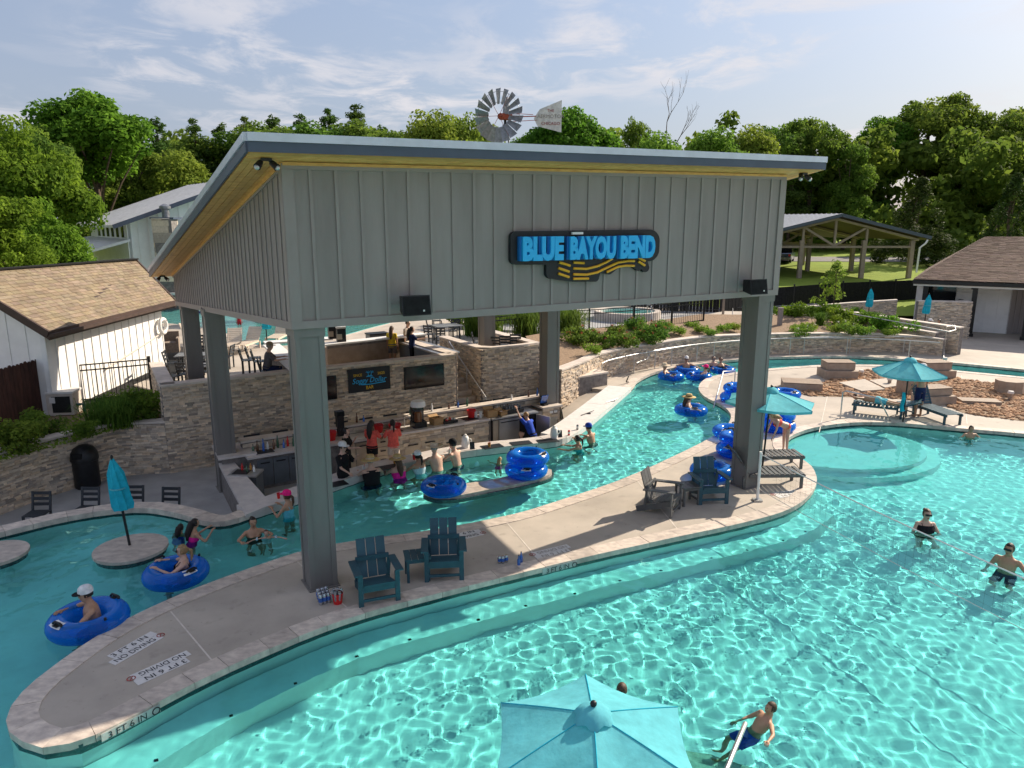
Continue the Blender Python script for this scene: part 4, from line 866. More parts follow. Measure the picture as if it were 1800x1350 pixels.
# ---- vehicles
def car(loc, rz, mt, lab, L=5.2, Wd=1.95, Hh=1.85, pickup=False, group=None):
    t = thing('parked_car', lab, 'car', loc, rz, group)
    prof = [(-L / 2, .5), (-L / 2, 1.05), (-L / 2 + .12, 1.12), (-L * .12, 1.12), (L * .25, 1.1), (L / 2 - .12, 1.0), (L / 2, .85), (L / 2, .45), (L * .42, .35), (-L * .42, .35)]
    b = MB(); n = len(prof); b.add([(x, -Wd / 2, z) for x, z in prof] + [(x, Wd / 2, z) for x, z in prof], [tuple(range(n)), tuple(range(n, 2 * n))[::-1]] + [(i + n, (i + 1) % n + n, (i + 1) % n, i) for i in range(n)]); body = b.build('body', mt, t, 30)
    cab = [(-L / 2 + (.1 if not pickup else L * .38), 1.1), (-L / 2 + (.35 if not pickup else L * .41), Hh), (L * .08, Hh), (L * .27, 1.08)]
    b = MB(); n = 4; y0, y1 = Wd / 2 - .06, Wd / 2 - .2
    b.add([(x, -(y0 if z < 1.2 else y1), z) for x, z in cab] + [(x, (y0 if z < 1.2 else y1), z) for x, z in cab], [(0, 1, 2, 3)[::-1], (4, 5, 6, 7), (0, 4, 5, 1)[::-1], (1, 5, 6, 2)[::-1], (2, 6, 7, 3)[::-1]]); cb_ = b.build('cabin', 'car_glass', t)
    b = MB(); b.box((cab[1][0] + cab[2][0]) / 2, 0, Hh + .02, cab[2][0] - cab[1][0] + .1, 2 * y1 + .04, .06); b.build('roof', mt, cb_)
    for sx in (-.31, .31):
        for sy in (-1, 1):
            b = MB(); b.lathe([(.2, -.11), (.37, -.11), (.39, -.06), (.39, .06), (.37, .11), (.2, .11)], 18, (0, 0, 0), Matrix.Rotation(R(90), 3, 'X')); w = b.build('wheel', 'tyre', t, 40); w.location = (sx * L, sy * (Wd / 2 - .1), .39)
            b = MB(); b.lathe([(.0, -.115), (.2, -.115), (.23, -.09), (.23, .09), (.2, .115), (0, .115)], 12, (0, 0, 0), Matrix.Rotation(R(90), 3, 'X')); b.build('rim', 'galvanized', w, 40)
    for sy in (-1, 1):
        b = MB(); b.box(-L / 2 - .01, sy * (Wd / 2 - .16), .92, .06, .2, .26); b.build('tail_light', 'tail_red', t); b = MB(); b.box(L / 2 - .02, sy * (Wd / 2 - .25), .78, .08, .36, .16); b.build('headlight', 'white_plastic', t)
    b = MB(); b.box(-L / 2 - .05, 0, .55, .12, Wd - .1, .2); b.build('bumper', 'galvanized', t)
    return t
def onY(u, Y, z): p = PY(u, 400, Y); return Vector((p.x, Y, z))
car(onY(1382, 88, gz(88)), R(65), 'car_blue', 'dark blue pickup seen past the right end of the pavilion wall', 5.6, 2.0, 1.9, True)
car(Vector((-30.5, 57.5, GRASS_Z + .1)), R(10), 'car_white', 'white car half hidden by the leafy tree beside the barn', 4.8)

# ---- windmill
wm_ = thing('windmill', 'galvanized farm windmill rising behind the pavilion roof', 'windmill', (0, 0, 0)); wc = PY(880, 204, 52); wm_.location = (wc.x + .3, 52.5, GRASS_Z); o = wm_.location
TH = wc.z - GRASS_Z
for i in (-1, 1):
    for j in (-1, 1):
        b = MB(); b.tube([(i * 1.5, j * 1.5, 0), (i * .12, j * .12, TH - .5)], .06, 6); b.build('tower_leg', 'galvanized', wm_)
for k in range(1, 7):
    w = 1.5 - (1.38) * k / 7; z = (TH - .5) * k / 7; b = MB(); b.tube([(-w, -w, z), (w, -w, z), (w, w, z), (-w, w, z), (-w, -w, z)], .03, 5); b.build('tower_brace', 'galvanized', wm_)
hubx = -.45
b = MB(); b.tube([(0, 0, TH - .6), (0, 0, TH + .25)], .09, 8); b.build('mast', 'black', wm_)
b = MB(); b.box(.05, -.1, TH, .75, .45, .38, R(20)); b.ell((-.3, -.35, TH), .22, .22, .22, 10, 8); b.build('gearbox', 'rust_red', wm_, 40)
b = MB(); b.lathe([(.28, 0), (.24, .5), (.12, 1.1), (0, 1.15)], 10, (.1, -.1, TH + .15)); b.build('gear_hood', 'galvanized', wm_, 50)
wh = bpy.data.objects.new('wheel', None); COL.objects.link(wh); wh.parent = wm_; wh.location = (hubx, -.7, TH); wh.rotation_euler = (0, 0, R(-22))
b = MB(); r0_, r1_ = .82, 1.92; tw = .26
pts = []
for rr, hw in ((r0_, .13), (r1_, .27)):
    for x in (-1, -.33, .33, 1): pts.append((x * hw, -x * hw * .62 + .05 * (1 - x * x), rr))
b.add(pts + [(x, y + .012, z) for x, y, z in pts], [(i, i + 1, i + 5, i + 4) for i in range(3)] + [(i + 8 + 4, i + 5 + 8, i + 1 + 8, i + 8) for i in range(3)] + [(0, 4, 12, 8), (3, 11, 15, 7)]); wh.scale = (.9, .9, .9); bm_ = b.mesh('blade', 60); bm_.materials.append(MATS['galvanized'])
for k in range(18):
    q = mobj('blade', bm_, None, wh); q.rotation_euler = (0, R(20 * k), 0)
for rr in (.95, 1.7):
    b = MB(); b.torus((0, 0, 0), rr, .018, 40, 5); me = b.mesh('rim_band', 180); me.transform(Matrix.Rotation(R(90), 4, 'X')); mobj('rim_band', me, 'galvanized', wh)
for k in range(6):
    b = MB(); b.tube([(0, .12, 0), (1.7 * math.cos(R(60 * k)), 0, 1.7 * math.sin(R(60 * k)))], .018, 5); b.build('spoke', 'rust_red', wh)
b = MB(); b.tube([(.3, 0, TH), (2.1, .3, TH + .1)], .035, 6); b.build('vane_arm', 'rust_red', wm_); b = MB(); b.tube([(.3, 0, TH + .25), (1.9, .3, TH + .2)], .02, 6); b.tube([(.3, 0, TH - .3), (2.2, .3, TH - .15)], .02, 6); b.build('vane_stay', 'rust_red', wm_)
vn = MB(); vp = [(1.95, -.05), (2.2, -.55), (3.85, -.95), (3.85, 1.15), (2.35, .55)]
vn.add([(x, .28 + .05 * (x - 2), z + TH) for x, z in vp] + [(x, .30 + .05 * (x - 2), z + TH) for x, z in vp], [tuple(range(5)), tuple(range(5, 10))[::-1]] + [(i + 5, (i + 1) % 5 + 5, (i + 1) % 5, i) for i in range(5)]); vo = vn.build('vane', 'vane_white', wm_)
for tx, z, sz in (('THE', .45, .26), ('AERMOTOR', .08, .34), ('CHICAGO', -.38, .28)):
    me = text_mesh(tx, sz, .004); q = mobj('vane_lettering', me, 'text_red' if tx != 'AERMOTOR' else 'text_faint', vo); q.rotation_euler = (R(90), 0, R(3)); q.location = (3.1, .315, z + TH)

# ---- fences
def iron_fence(name, lab, line, z, h, gap, single=True, cat='fence', post=.08):
    line = [v2(p) for p in line]; zf = z if callable(z) else (lambda t: z); t = thing(name, lab, cat, (line[0].x, line[0].y, zf(0))); o = t.location; L = arclen(line); tot = L[-1]
    def at(d):
        for i in range(len(line) - 1):
            if d <= L[i + 1] + 1e-6: return line[i].lerp(line[i + 1], (d - L[i]) / (L[i + 1] - L[i]))
        return line[-1]
    b = MB(); b.box(0, 0, .5, .018, .018, 1.0); pk = b.mesh('picket'); pk.materials.append(MATS['fence_black']); b = MB(); b.box(0, 0, .5, post, post, 1.0); pm = b.mesh('post'); pm.materials.append(MATS['fence_black'])
    npn = max(1, round(tot / 2.3)); n = int(tot / gap)
    joint = MB()
    for k in range(n + 1):
        p = at(k * gap); zz = zf(k * gap / tot)
        if single: q = mobj('picket', pk, None, t); q.location = (p.x - o.x, p.y - o.y, zz - o.z + .06); q.scale = (1, 1, h - .06)
        else: joint.box(p.x - o.x, p.y - o.y, zz - o.z + h / 2, .018, .018, h)
    if not single: stuff(joint.build('pickets', 'fence_black', t))
    for k in range(npn + 1):
        p = at(tot * k / npn); q = mobj('post', pm, None, t); q.location = (p.x - o.x, p.y - o.y, zf(k / npn) - o.z); q.scale = (1, 1, h + .08)
    for dz in (h - .02, h - .2, .12):
        for i in range(len(line) - 1):
            b = MB(); b.beam((line[i].x - o.x, line[i].y - o.y, zf(L[i] / tot) - o.z + dz), (line[i + 1].x - o.x, line[i + 1].y - o.y, zf(L[i + 1] / tot) - o.z + dz), .035, .04); b.build('rail', 'fence_black', t)
    return t
fa, fb, fc = v2(P(92, 722, .7)), v2(P(180, 705, .75)), v2(P(264, 668, .9))
iron_fence('iron_fence', 'black iron picket fence between the wood fence and the stone wall on the left', [P(93, 712, .8), P(180, 703, .8), P(268, 693, .8)], .75, 1.28, .13)
iron_fence('iron_fence', 'long black iron picket fence above the rose bed behind the pavilion', fen, lambda t: 1.0 + .25 * t, 1.25, .14, False)
iron_fence('iron_fence', 'short black iron fence at the spa terrace corner left of the dark screen fence', [(8.6, 42.5), (10.8, 44.0), (12.6, 44.2)], 1.2, 1.15, .16, False)
def board_fence(name, lab, line, z, h, w, mt, cat='fence', dog=True):
    line = [v2(p) for p in line]; t = thing(name, lab, cat, (line[0].x, line[0].y, z)); o = t.location
    for i in range(len(line) - 1):
        a, b_ = line[i], line[i + 1]; n = int((b_ - a).length / w); d = (b_ - a).normalized()
        for k in range(n):
            c = a + d * (w * (k + .5)); hh = h + random.uniform(-.02, .02); b = MB()
            x = w / 2 - .006; pr = [(-x, 0), (x, 0), (x, hh - .05), (x - .04, hh), (-x + .04, hh), (-x, hh - .05)]
            b.add([(p[0], -.012, p[1]) for p in pr] + [(p[0], .012, p[1]) for p in pr], [tuple(range(6)), tuple(range(6, 12))[::-1]] + [(j + 6, (j + 1) % 6 + 6, (j + 1) % 6, j) for j in range(6)])
            q = b.build('board', mt, t); q.location = (c.x - o.x, c.y - o.y, 0); q.rotation_euler = (0, 0, math.atan2(d.y, d.x))
    return t
board_fence('wood_fence', 'dark reddish brown dog-eared board fence at the left edge', [P(-160, 812, .72), P(88, 725, .72)], .7, 1.75, .15, 'fence_wood')
def screen_fence(name, lab, line, z, h):
    line = [v2(p) for p in line]; t = thing(name, lab, 'fence', (line[0].x, line[0].y, z)); o = t.location
    for i in range(len(line) - 1):
        a, b_ = line[i], line[i + 1]; n = max(1, round((b_ - a).length / 2.4))
        for k in range(n):
            p, q = a.lerp(b_, k / n), a.lerp(b_, (k + 1) / n); d = (q - p).normalized(); b = MB(); nv = max(4, int((q - p).length / .2))
            for j in range(nv):
                e0_, e1_ = p.lerp(q, j / nv), p.lerp(q, (j + .94) / nv); b.beam((e0_.x - o.x, e0_.y - o.y, h / 2), (e1_.x - o.x, e1_.y - o.y, h / 2), .02 + .012 * (j % 2), h - .1)
            b.build('screen_panel', 'screen_mesh', t); b = MB(); b.box(p.x - o.x, p.y - o.y, h / 2 + .04, .09, .09, h + .1); b.build('post', 'fence_black', t)
    return t
screen_fence('screen_fence', 'long dark screened fence between the right patio and the lawn', [(6.5, 46.6), (13, 45.2), (17, 49.0), (24, 53.5), (31, 56.0), (37, 57.5)], GRASS_Z - .3, 1.95)
# ================================================================== TREES AND PLANTS
def leaf_mesh(name, pos, nrm, size, colr, mt, aspect=0.55, rng=None):
    n = len(pos); rng = rng or np.random.default_rng(1)
    nrm = nrm / (np.linalg.norm(nrm, axis=1, keepdims=True) + 1e-9)
    t = rng.normal(size=(n, 3)); t -= nrm * (t * nrm).sum(1, keepdims=True); t /= (np.linalg.norm(t, axis=1, keepdims=True) + 1e-9); b = np.cross(nrm, t)
    s = (size * rng.uniform(.65, 1.35, n))[:, None]
    v = np.stack([pos + t * s, pos + b * s * aspect + nrm * s * .12, pos - t * s, pos - b * s * aspect + nrm * s * .12], 1).reshape(-1, 3)
    me = bpy.data.meshes.new(name); me.vertices.add(4 * n); me.vertices.foreach_set('co', v.ravel()); me.loops.add(4 * n); me.loops.foreach_set('vertex_index', np.arange(4 * n, dtype=np.int32))
    me.polygons.add(n); me.polygons.foreach_set('loop_start', np.arange(0, 4 * n, 4, dtype=np.int32)); me.update(calc_edges=True)
    ca = me.color_attributes.new('Col', 'FLOAT_COLOR', 'CORNER'); c = np.repeat(np.stack([colr, colr, colr, np.ones(n)], 1), 4, 0); ca.data.foreach_set('color', c.ravel().astype(np.float32))
    me.materials.append(MATS[mt]); return me
def clumps(rng, cen, rad, per, size, name, mt, up=.35, aspect=.55, squash=.8):
    P_, N_, C_ = [], [], []
    for c, r in zip(cen, rad):
        k = max(6, int(per * r ** 2)); d = rng.normal(size=(k, 3)); d /= np.linalg.norm(d, axis=1, keepdims=True); rr = r * rng.uniform(.25, 1.0, k) ** .5
        P_.append(np.asarray(c) + d * rr[:, None] * np.array([1, 1, squash])); N_.append(d * .7 + rng.normal(size=(k, 3)) * .55 + np.array([0, 0, up])); C_.append(np.clip(rng.uniform(.15, .85) + rng.normal(size=k) * .18, 0, 1))
    return leaf_mesh(name, np.concatenate(P_), np.concatenate(N_), size, np.concatenate(C_), mt, aspect, rng)
def limbs(mb, rng, base, top, r, targets, n=7):
    mb.tube([base, base.lerp(top, .35) + Vector(rng.normal(size=3) * .15), base.lerp(top, .7) + Vector(rng.normal(size=3) * .2), top], [r, r * .78, r * .5, r * .15], n)
    for tgt in targets:
        f = rng.uniform(.3, .8); s = base.lerp(top, f); m_ = s.lerp(Vector(tgt), .5) + Vector((0, 0, .25 + rng.uniform(0, .4))); mb.tube([s, m_, Vector(tgt)], [r * .38 * (1.1 - f), r * .22, r * .06], 5)
PROTO = {}
def broad(key, h, cw, seed, mt, per=150, size=.24, low=.25, ncl=60, lobes=5, rc=(.9, 1.5)):
    rng = np.random.default_rng(seed); cen, rad = [], []
    lob = []
    for i in range(lobes):
        a = 2 * math.pi * i / lobes + rng.uniform(-.4, .4); rr = cw * rng.uniform(.28, .52); lob.append((np.array([rr * math.cos(a), rr * math.sin(a), h * rng.uniform(low + .22, .74)]), np.array([cw * rng.uniform(.42, .6), cw * rng.uniform(.42, .6), h * rng.uniform(.15, .22)])))
    lob.append((np.array([cw * rng.uniform(-.15, .15), cw * rng.uniform(-.15, .15), h * .8]), np.array([cw * .5, cw * .5, h * .18])))
    for i in range(ncl):
        c, e = lob[i % len(lob)]; d = rng.normal(size=3); d /= np.linalg.norm(d); d[2] = abs(d[2]) * .9 - .25 * rng.random(); p = c + d * e * rng.uniform(.7, 1.08); cen.append(p); rad.append(rng.uniform(*rc))
    crown = clumps(rng, cen, rad, per, size, 'crown', mt)
    mb = MB(); limbs(mb, rng, Vector((0, 0, 0)), Vector((0, 0, h * .8)), h * .022, [cen[i] for i in rng.choice(len(cen), 14, False)]); PROTO[key] = (crown, mb.mesh('trunk', 60))
def pine(key, h, cw, seed, mt='leaf_pine', per=150, size=.26, z0=.22, ncl=92):
    rng = np.random.default_rng(seed); cen, rad = [], []
    for i in range(ncl):
        f = rng.uniform(0, 1) ** .8; z = h * (z0 + (1 - z0) * f * .97); w = cw * (1.02 - f) ** .5 * rng.uniform(.15, 1) ** .7; a = rng.uniform(0, 6.28); cen.append(np.array([w * math.cos(a), w * math.sin(a), z + rng.uniform(-.4, .4)])); rad.append(rng.uniform(.5, .95) * (1.15 - .6 * f))
    crown = clumps(rng, cen, rad, per, size, 'crown', mt, .5, .3, .9); mb = MB(); limbs(mb, rng, Vector((0, 0, 0)), Vector((0, 0, h * .96)), h * .013, [cen[i] for i in rng.choice(ncl, 16, False)]); PROTO[key] = (crown, mb.mesh('trunk', 60))
def cedar(key, h, cw, seed):
    rng = np.random.default_rng(seed); cen, rad = [], []
    for i in range(95):
        f = rng.uniform(0, 1) ** 1.25; z = h * (.06 + .92 * f); w = cw * (1 - f) ** .8 * rng.uniform(.55, 1.0); a = rng.uniform(0, 6.28); cen.append(np.array([w * math.cos(a), w * math.sin(a), z])); rad.append(rng.uniform(.45, .9) * (1.15 - .6 * f))
    crown = clumps(rng, cen, rad, 260, .2, 'crown', 'leaf_cedar', .7, .3, 1.2); mb = MB(); limbs(mb, rng, Vector((0, 0, 0)), Vector((0, 0, h * .95)), .2, [cen[i] for i in rng.choice(95, 12, False)]); PROTO[key] = (crown, mb.mesh('trunk', 60))
broad('b1', 16, 4.6, 21, 'leaf_broad', ncl=105, lobes=6, per=175, size=.19); broad('b2', 15, 5.6, 22, 'leaf_dark', ncl=120, lobes=7, per=160, size=.19); broad('b3', 11, 5.2, 23, 'leaf_broad', low=.02, ncl=125, per=330, size=.14, lobes=7, rc=(.45, 1.3)); broad('b4', 13, 4.2, 24, 'leaf_light', ncl=85, per=170, size=.18); broad('b5', 17, 5.0, 26, 'leaf_dark', low=.02, ncl=125, lobes=8, per=150, size=.2)
pine('p1', 20, 3.0, 31); pine('p2', 18, 2.6, 32, z0=.12, ncl=100); cedar('c1', 9.6, 3.5, 41)
def plant_tree(key, u, v, Y, lab, name='tree', w=1.0, z=None, cat='tree', grp=None, rot=None):
    """a tree whose top reaches photo height v at distance Y"""
    z = gz(Y) if z is None else z; top = PY(u, v, Y); me_c, me_t = PROTO[key]; hh = max(c for c in (x.co.z for x in list(me_t.vertices)[-1:])) if False else {'b1': 15.9, 'b2': 14.9, 'b3': 11, 'b4': 13, 'b5': 16.9, 'p1': 20.1, 'p2': 18.1, 'c1': 9.9}[key]
    s = (top.z - z) / hh; t = thing(name, lab, cat, (top.x, Y, z), rot if rot is not None else random.uniform(0, 6.28), grp or 'trees around the water park'); t.scale = (s * w, s * w, s)
    mobj('crown', me_c, None, t); mobj('trunk', me_t, 'bark', t); return t
PT = plant_tree
PT('b1', 150, 152, 62, 'tallest bright green tree standing above the barn on the left', w=1.15)
PT('b5', 222, 240, 70, 'dark green tree just right of the tallest left tree, above the barn roof', w=1.0)
PT('b2', 50, 205, 56, 'leafy tree at the left, between the left edge and the tallest tree', w=.8)
PT('b3', -10, 205, 42, 'bushy yellow-green tree cut by the left edge of the picture', w=.85)
PT('b3', 42, 350, 38, 'low leafy tree with pale leaf tips in front of the barn porch', w=.8, z=-.6)
PT('b3', -40, 330, 34, 'low bushy tree at the left edge beyond the cabin roof', w=1.0)
PT('p2', 275, 205, 78, 'dark pine right of the tallest left tree', 'pine_tree', 1.1)
PT('p1', 340, 205, 84, 'thin pine above the barn roof ridge', 'pine_tree', 1.0)
PT('p2', 385, 215, 88, 'pine left of the front roof corner of the pavilion', 'pine_tree', 1.15)
PT('b4', 305, 262, 72, 'lighter green tree low behind the barn', w=1.0)
PT('p1', 432, 202, 86, 'pine directly above the left roof corner', 'pine_tree', 1.1)
for k, (u, v, key) in enumerate([(478, 200, 'p2'), (525, 198, 'p1'), (578, 188, 'p1'), (626, 180, 'p1'), (668, 218, 'p2'), (705, 228, 'p2')]):
    PT(key, u, v, 90 + 3 * (k % 3), ['pine second from the left roof corner in the row behind the roof', 'pine third from the left roof corner in the row behind the roof', 'pine with round top, fourth in the row behind the roof', 'tallest round-topped pine in the row behind the roof', 'low pine behind the roof right of the tallest pine', 'small distant pine at the right end of the row behind the roof'][k], 'pine_tree', 1.15)
for k, (u, v) in enumerate([(250, 248), (330, 228), (405, 218), (470, 207), (540, 205), (610, 203), (680, 216)]):
    PT('b5', u, v, 82 + 2 * (k % 3), ['dense dark tree under the pine above the barn', 'dense dark tree behind the barn roof', 'dense dark tree behind the sloping roof edge', 'low dark tree peeking over the roof, leftmost', 'low dark tree peeking over the roof, second', 'low dark tree peeking over the roof, third', 'low dark tree peeking over the roof, fourth'][k], w=1.4)
PT('b4', 752, 190, 70, 'bright green tree with pointed top left of the windmill', w=.78)
PT('b4', 812, 198, 72, 'bright green tree just behind the windmill wheel', w=.7)
PT('b1', 1000, 182, 72, 'rounded willowy green tree right of the windmill vane', w=1.05)
PT('b1', 940, 222, 74, 'low green tree below the windmill vane', w=.85)
PT('b4', 1065, 220, 74, 'grey-green tree left of the bare tree', w=.8)
PT('b5', 1122, 195, 70, 'dark narrow tree in front of the bare tree', w=.5)
PT('b4', 1150, 228, 64, 'pale thin-leaved tree at the foot of the bare tree', w=.8)
PT('b4', 1262, 222, 86, 'pale rounded tree above the right half of the roof', w=.9)
PT('b4', 1318, 216, 90, 'open-crowned tree right of the pale rounded tree', w=.8)
PT('b2', 1372, 205, 112, 'dark bushy tree above the right roof end', w=.85)
PT('b2', 1432, 195, 112, 'dark bushy tree right of the roof end', w=.85)
PT('p2', 1400, 240, 108, 'small pine beside the right roof corner', 'pine_tree', 1.4)
PT('b5', 1500, 240, 108, 'dark tree left of the tallest right tree', w=.9)
PT('b1', 1560, 200, 124, 'left shoulder of the tallest tree group on the right', w=1.0)
PT('b2', 1640, 155, 126, 'tallest broad tree on the right', w=1.0)
PT('b5', 1712, 190, 124, 'dark tree right of the tallest right tree', w=.9)
PT('b2', 1775, 178, 122, 'dark tree cut by the right edge of the picture', w=1.0)
PT('b1', 1830, 195, 120, 'sunlit tree at the far right edge', w=.9)
for k, (u, v) in enumerate([(1385, 310), (1450, 320), (1530, 300), (1690, 300), (1750, 310), (1260, 300), (1800, 280)]):
    PT('b5', u, v, [118, 120, 120, 120, 118, 112, 118][k], ['dense low tree behind the roof end, above the steel shelter', 'dense low tree above the shelter ridge', 'dense low tree left of the cedar', 'dense low tree right of the cedar', 'dense low tree behind the bath house ridge', 'dense low tree behind the roof, right of the bare tree', 'dense low tree above the right end of the bath house'][k], w=1.3)
PT('c1', 1622, 308, 84, 'broad conical cedar beside the steel shelter', 'cedar_tree', 1.25)
PT('c1', 1790, 300, 70, 'dark conical cedar behind the bath house roof', 'cedar_tree', .9)
# far wood closing the gaps
rng = np.random.default_rng(77); cen, rad = [], []
for k in range(640):
    a = R(-62 + 124 * k / 639 + rng.uniform(-.2, .2)); d = rng.uniform(118, 150); cen.append(np.array([d * math.sin(a), d * math.cos(a), GRASS_Z + 2 + 20 * rng.uniform(0, 1) ** .8 * (.80 + .12 * math.sin(k * .13) + .06 * math.sin(k * .41))])); rad.append(rng.uniform(1.8, 3.2))
for k in range(320): a = R(-62 + 124 * k / 319); d = rng.uniform(108, 132) if a < 0 else rng.uniform(112, 130); cen.append(np.array([d * math.sin(a), d * math.cos(a), 2.5 + rng.uniform(0, 5)])); rad.append(rng.uniform(1.8, 3.0))
stuff(tag(mobj('far_wood', clumps(rng, cen, rad, 26, .55, 'far_wood', 'leaf_dark', .3)), 'continuous dark wood behind the single trees', 'wood'))
# bare tree
bt = thing('bare_tree', 'nearly bare dead tree with thin forked branches above the roof', 'tree', (0, 0, 0)); p = PY(1150, 300, 66); bt.location = (p.x, 66, GRASS_Z); mb = MB(); rng = np.random.default_rng(5)
def grow(p, d, L, r, lev):
    q = p + d * L; mid = p.lerp(q, .5) + Vector(rng.normal(size=3) * L * .06); mb.tube([p, mid, q], [r, r * .8, r * .55], 5, False)
    if lev == 0: return
    for i in range(2 if lev > 2 else 3):
        e = (d + Vector((rng.normal() * .42, rng.normal() * .3, rng.uniform(.0, .45)))).normalized(); grow(q if i < 2 else mid, e, L * rng.uniform(.6, .85), r * .55, lev - 1)
zt_ = PY(1165, 140, 66).z - GRASS_Z; grow(Vector((0, 0, 0)), Vector((-.03, 0, 1)), zt_ * .55, .22, 0); grow(Vector((-.1, 0, zt_ * .5)), Vector((.28, 0, 1)).normalized(), zt_ * .17, .11, 4); mb.build('branches', 'bark', bt)

# ---- shrubs and flowers
def shrub_proto(key, mt, seed, h, w, n=10, per=700, size=.05, aspect=.5, up=.3, flower=None):
    rng = np.random.default_rng(seed); cen = [np.array([rng.normal() * w * .35, rng.normal() * w * .35, h * rng.uniform(.25, .8)]) for _ in range(n)]; rad = [w * rng.uniform(.25, .42) for _ in range(n)]
    me = clumps(rng, cen, rad, per, size, 'foliage', mt, up, aspect); fl = None
    if flower:
        cen2 = [c + np.array([rng.normal() * w * .2, rng.normal() * w * .2, w * .3]) for c in cen[:5]]; fl = clumps(rng, cen2, [w * .11] * 5, 1300, size * .8, 'blossom', flower, .6)
    mb = MB()
    for c in cen[:5]: mb.tube([(0, 0, 0), tuple(Vector(c) * .6), tuple(c)], [.014, .01, .005], 4)
    PROTO[key] = (me, mb.mesh('stem'), fl)
shrub_proto('rose', 'leaf_dark', 51, .8, .75, 14, 1500, .055, flower='flower_red'); shrub_proto('low', 'leaf_light', 52, .4, .6, 11, 1700, .05); shrub_proto('bush', 'leaf_broad', 53, .9, .9, 14, 1300, .065); shrub_proto('dark', 'leaf_dark', 54, 1.0, 1.0, 16, 1000, .065); shrub_proto('whitefl', 'leaf_dark', 55, .55, .6, 11, 1500, .05, flower='flower_white')
def shrub(key, p, lab, s=1.0, name='shrub', grp='planted shrubs'):
    t = thing(name, lab, 'shrub', p, random.uniform(0, 6.28), grp); t.scale = (s, s, s * random.uniform(.85, 1.15)); a = PROTO[key]; mobj('foliage', a[0], None, t); mobj('stem', a[1], 'bark', t)
    if a[2]: mobj('blossom', a[2], None, t)
    return t
def grass_proto(key, seed, h, w, n, mt='grass_blade', bw=.012):
    rng = np.random.default_rng(seed); V, F, C = [], [], []
    for i in range(n):
        a = rng.uniform(0, 6.28); b0 = np.array([rng.normal() * w * .15, rng.normal() * w * .15, 0]); out = rng.uniform(.2, 1) * w * .75; hh = h * rng.uniform(.6, 1.1); d = np.array([math.cos(a), math.sin(a), 0]); sd = np.array([-d[1], d[0], 0]) * bw
        p = [b0, b0 + d * out * .3 + np.array([0, 0, hh * .6]), b0 + d * out * .7 + np.array([0, 0, hh * .98]), b0 + d * out + np.array([0, 0, hh * .8])]; n0 = len(V)
        for q, wd in zip(p, (1, .9, .6, .1)): V += [tuple(q - sd * wd), tuple(q + sd * wd)]
        F += [(n0 + 2 * k, n0 + 2 * k + 1, n0 + 2 * k + 3, n0 + 2 * k + 2) for k in range(3)]; c = rng.uniform(.2, 1); C += [(c, c, c)] * 3
    m = MB(); m.v = V; m.f = F; m.c = C; me = m.mesh('blades'); me.materials.append(MATS[mt]); PROTO[key] = me
grass_proto('orn', 61, 1.5, 1.5, 620, bw=.02); grass_proto('tuft', 62, .55, .6, 160, bw=.014); grass_proto('fount', 63, 1.0, 1.3, 520, bw=.012)
def grass(key, p, lab, s=1.0, grp='ornamental grasses'):
    t = tag(mobj('ornamental_grass', PROTO[key]), lab, 'grass clump', grp); t.location = p; t.scale = (s, s, s); t.rotation_euler = (0, 0, random.uniform(0, 6)); return t
def bedz(u, v, z): return P(u, v, z)
roses = [(1010, 610), (1040, 606), (1068, 612), (1085, 598), (1098, 612), (1118, 590), (1135, 602), (1158, 592), (1150, 606)]
for k, (u, v) in enumerate(roses):
    shrub('rose', bedz(u, v, 1.05), ['first', 'second', 'third', 'fourth', 'fifth', 'sixth', 'seventh', 'eighth', 'ninth'][k] + ' red-flowered rose bush from the column along the raised bed', .95 + .25 * random.random(), 'rose_bush', 'rose bushes in the raised bed')
for k, (u, v) in enumerate([(1045, 622), (1175, 580), (1195, 588), (1212, 578), (1230, 584), (1248, 590), (1268, 584), (1290, 580)]):
    shrub('low', bedz(u, v, 1.1), ['first', 'second', 'third', 'fourth', 'fifth', 'sixth', 'seventh', 'eighth'][k] + ' low yellow-green shrub from the left in the raised bed', .9)
kinds = ['bush', 'low', 'bush', 'whitefl', 'low', 'bush', 'low', 'whitefl', 'bush', 'low', 'bush', 'low', 'bush', 'low']
spots = [(1392, 566), (1400, 582), (1425, 560), (1410, 590), (1425, 580), (1452, 564), (1470, 585), (1492, 588), (1478, 570), (1497, 576), (1524, 574), (1515, 590), (1553, 584), (1560, 590)]
for k, (u, v) in enumerate(spots):
    nm = {'bush': 'leafy green shrub', 'low': 'low yellow-green shrub', 'whitefl': 'white-flowered shrub'}[kinds[k]]
    shrub(kinds[k], bedz(u, v, .95), nm + ' in the right-hand bed, ' + ['nearest the column at the back', 'nearest the column in front', 'second at the back', 'first along the wall cap', 'in the middle near the column', 'under the small tree, left', 'midway along the wall cap', 'midway near the wall', 'under the small tree, right', 'right of the small tree', 'right half at the back', 'right half by the wall cap', 'rightmost at the back', 'rightmost by the wall cap'][k], .85 + .3 * random.random())
for k, (u, v) in enumerate([(1440, 572), (1462, 556), (1504, 562), (1535, 572)]): grass('tuft', bedz(u, v, 1.0), 'green grass tuft in the right bed, ' + ['leftmost', 'second', 'third', 'rightmost'][k] + ' of four', 1.3)
for k, (u, v) in enumerate([(838, 590), (862, 592), (925, 600), (1000, 600)]): grass('orn', P(u, v, PATIO_Z), 'tall arching ornamental grass ' + ['left of the stone enclosure', 'behind the stone enclosure', 'behind the iron fence left of the column', 'behind the iron fence right of the column'][k], 1.0)
grass('fount', P(212, 750, .72), 'dark feathery fountain grass beside the pool heater', .85); grass('fount', P(182, 750, .72), 'small feathery grass right behind the planter wall', .8)
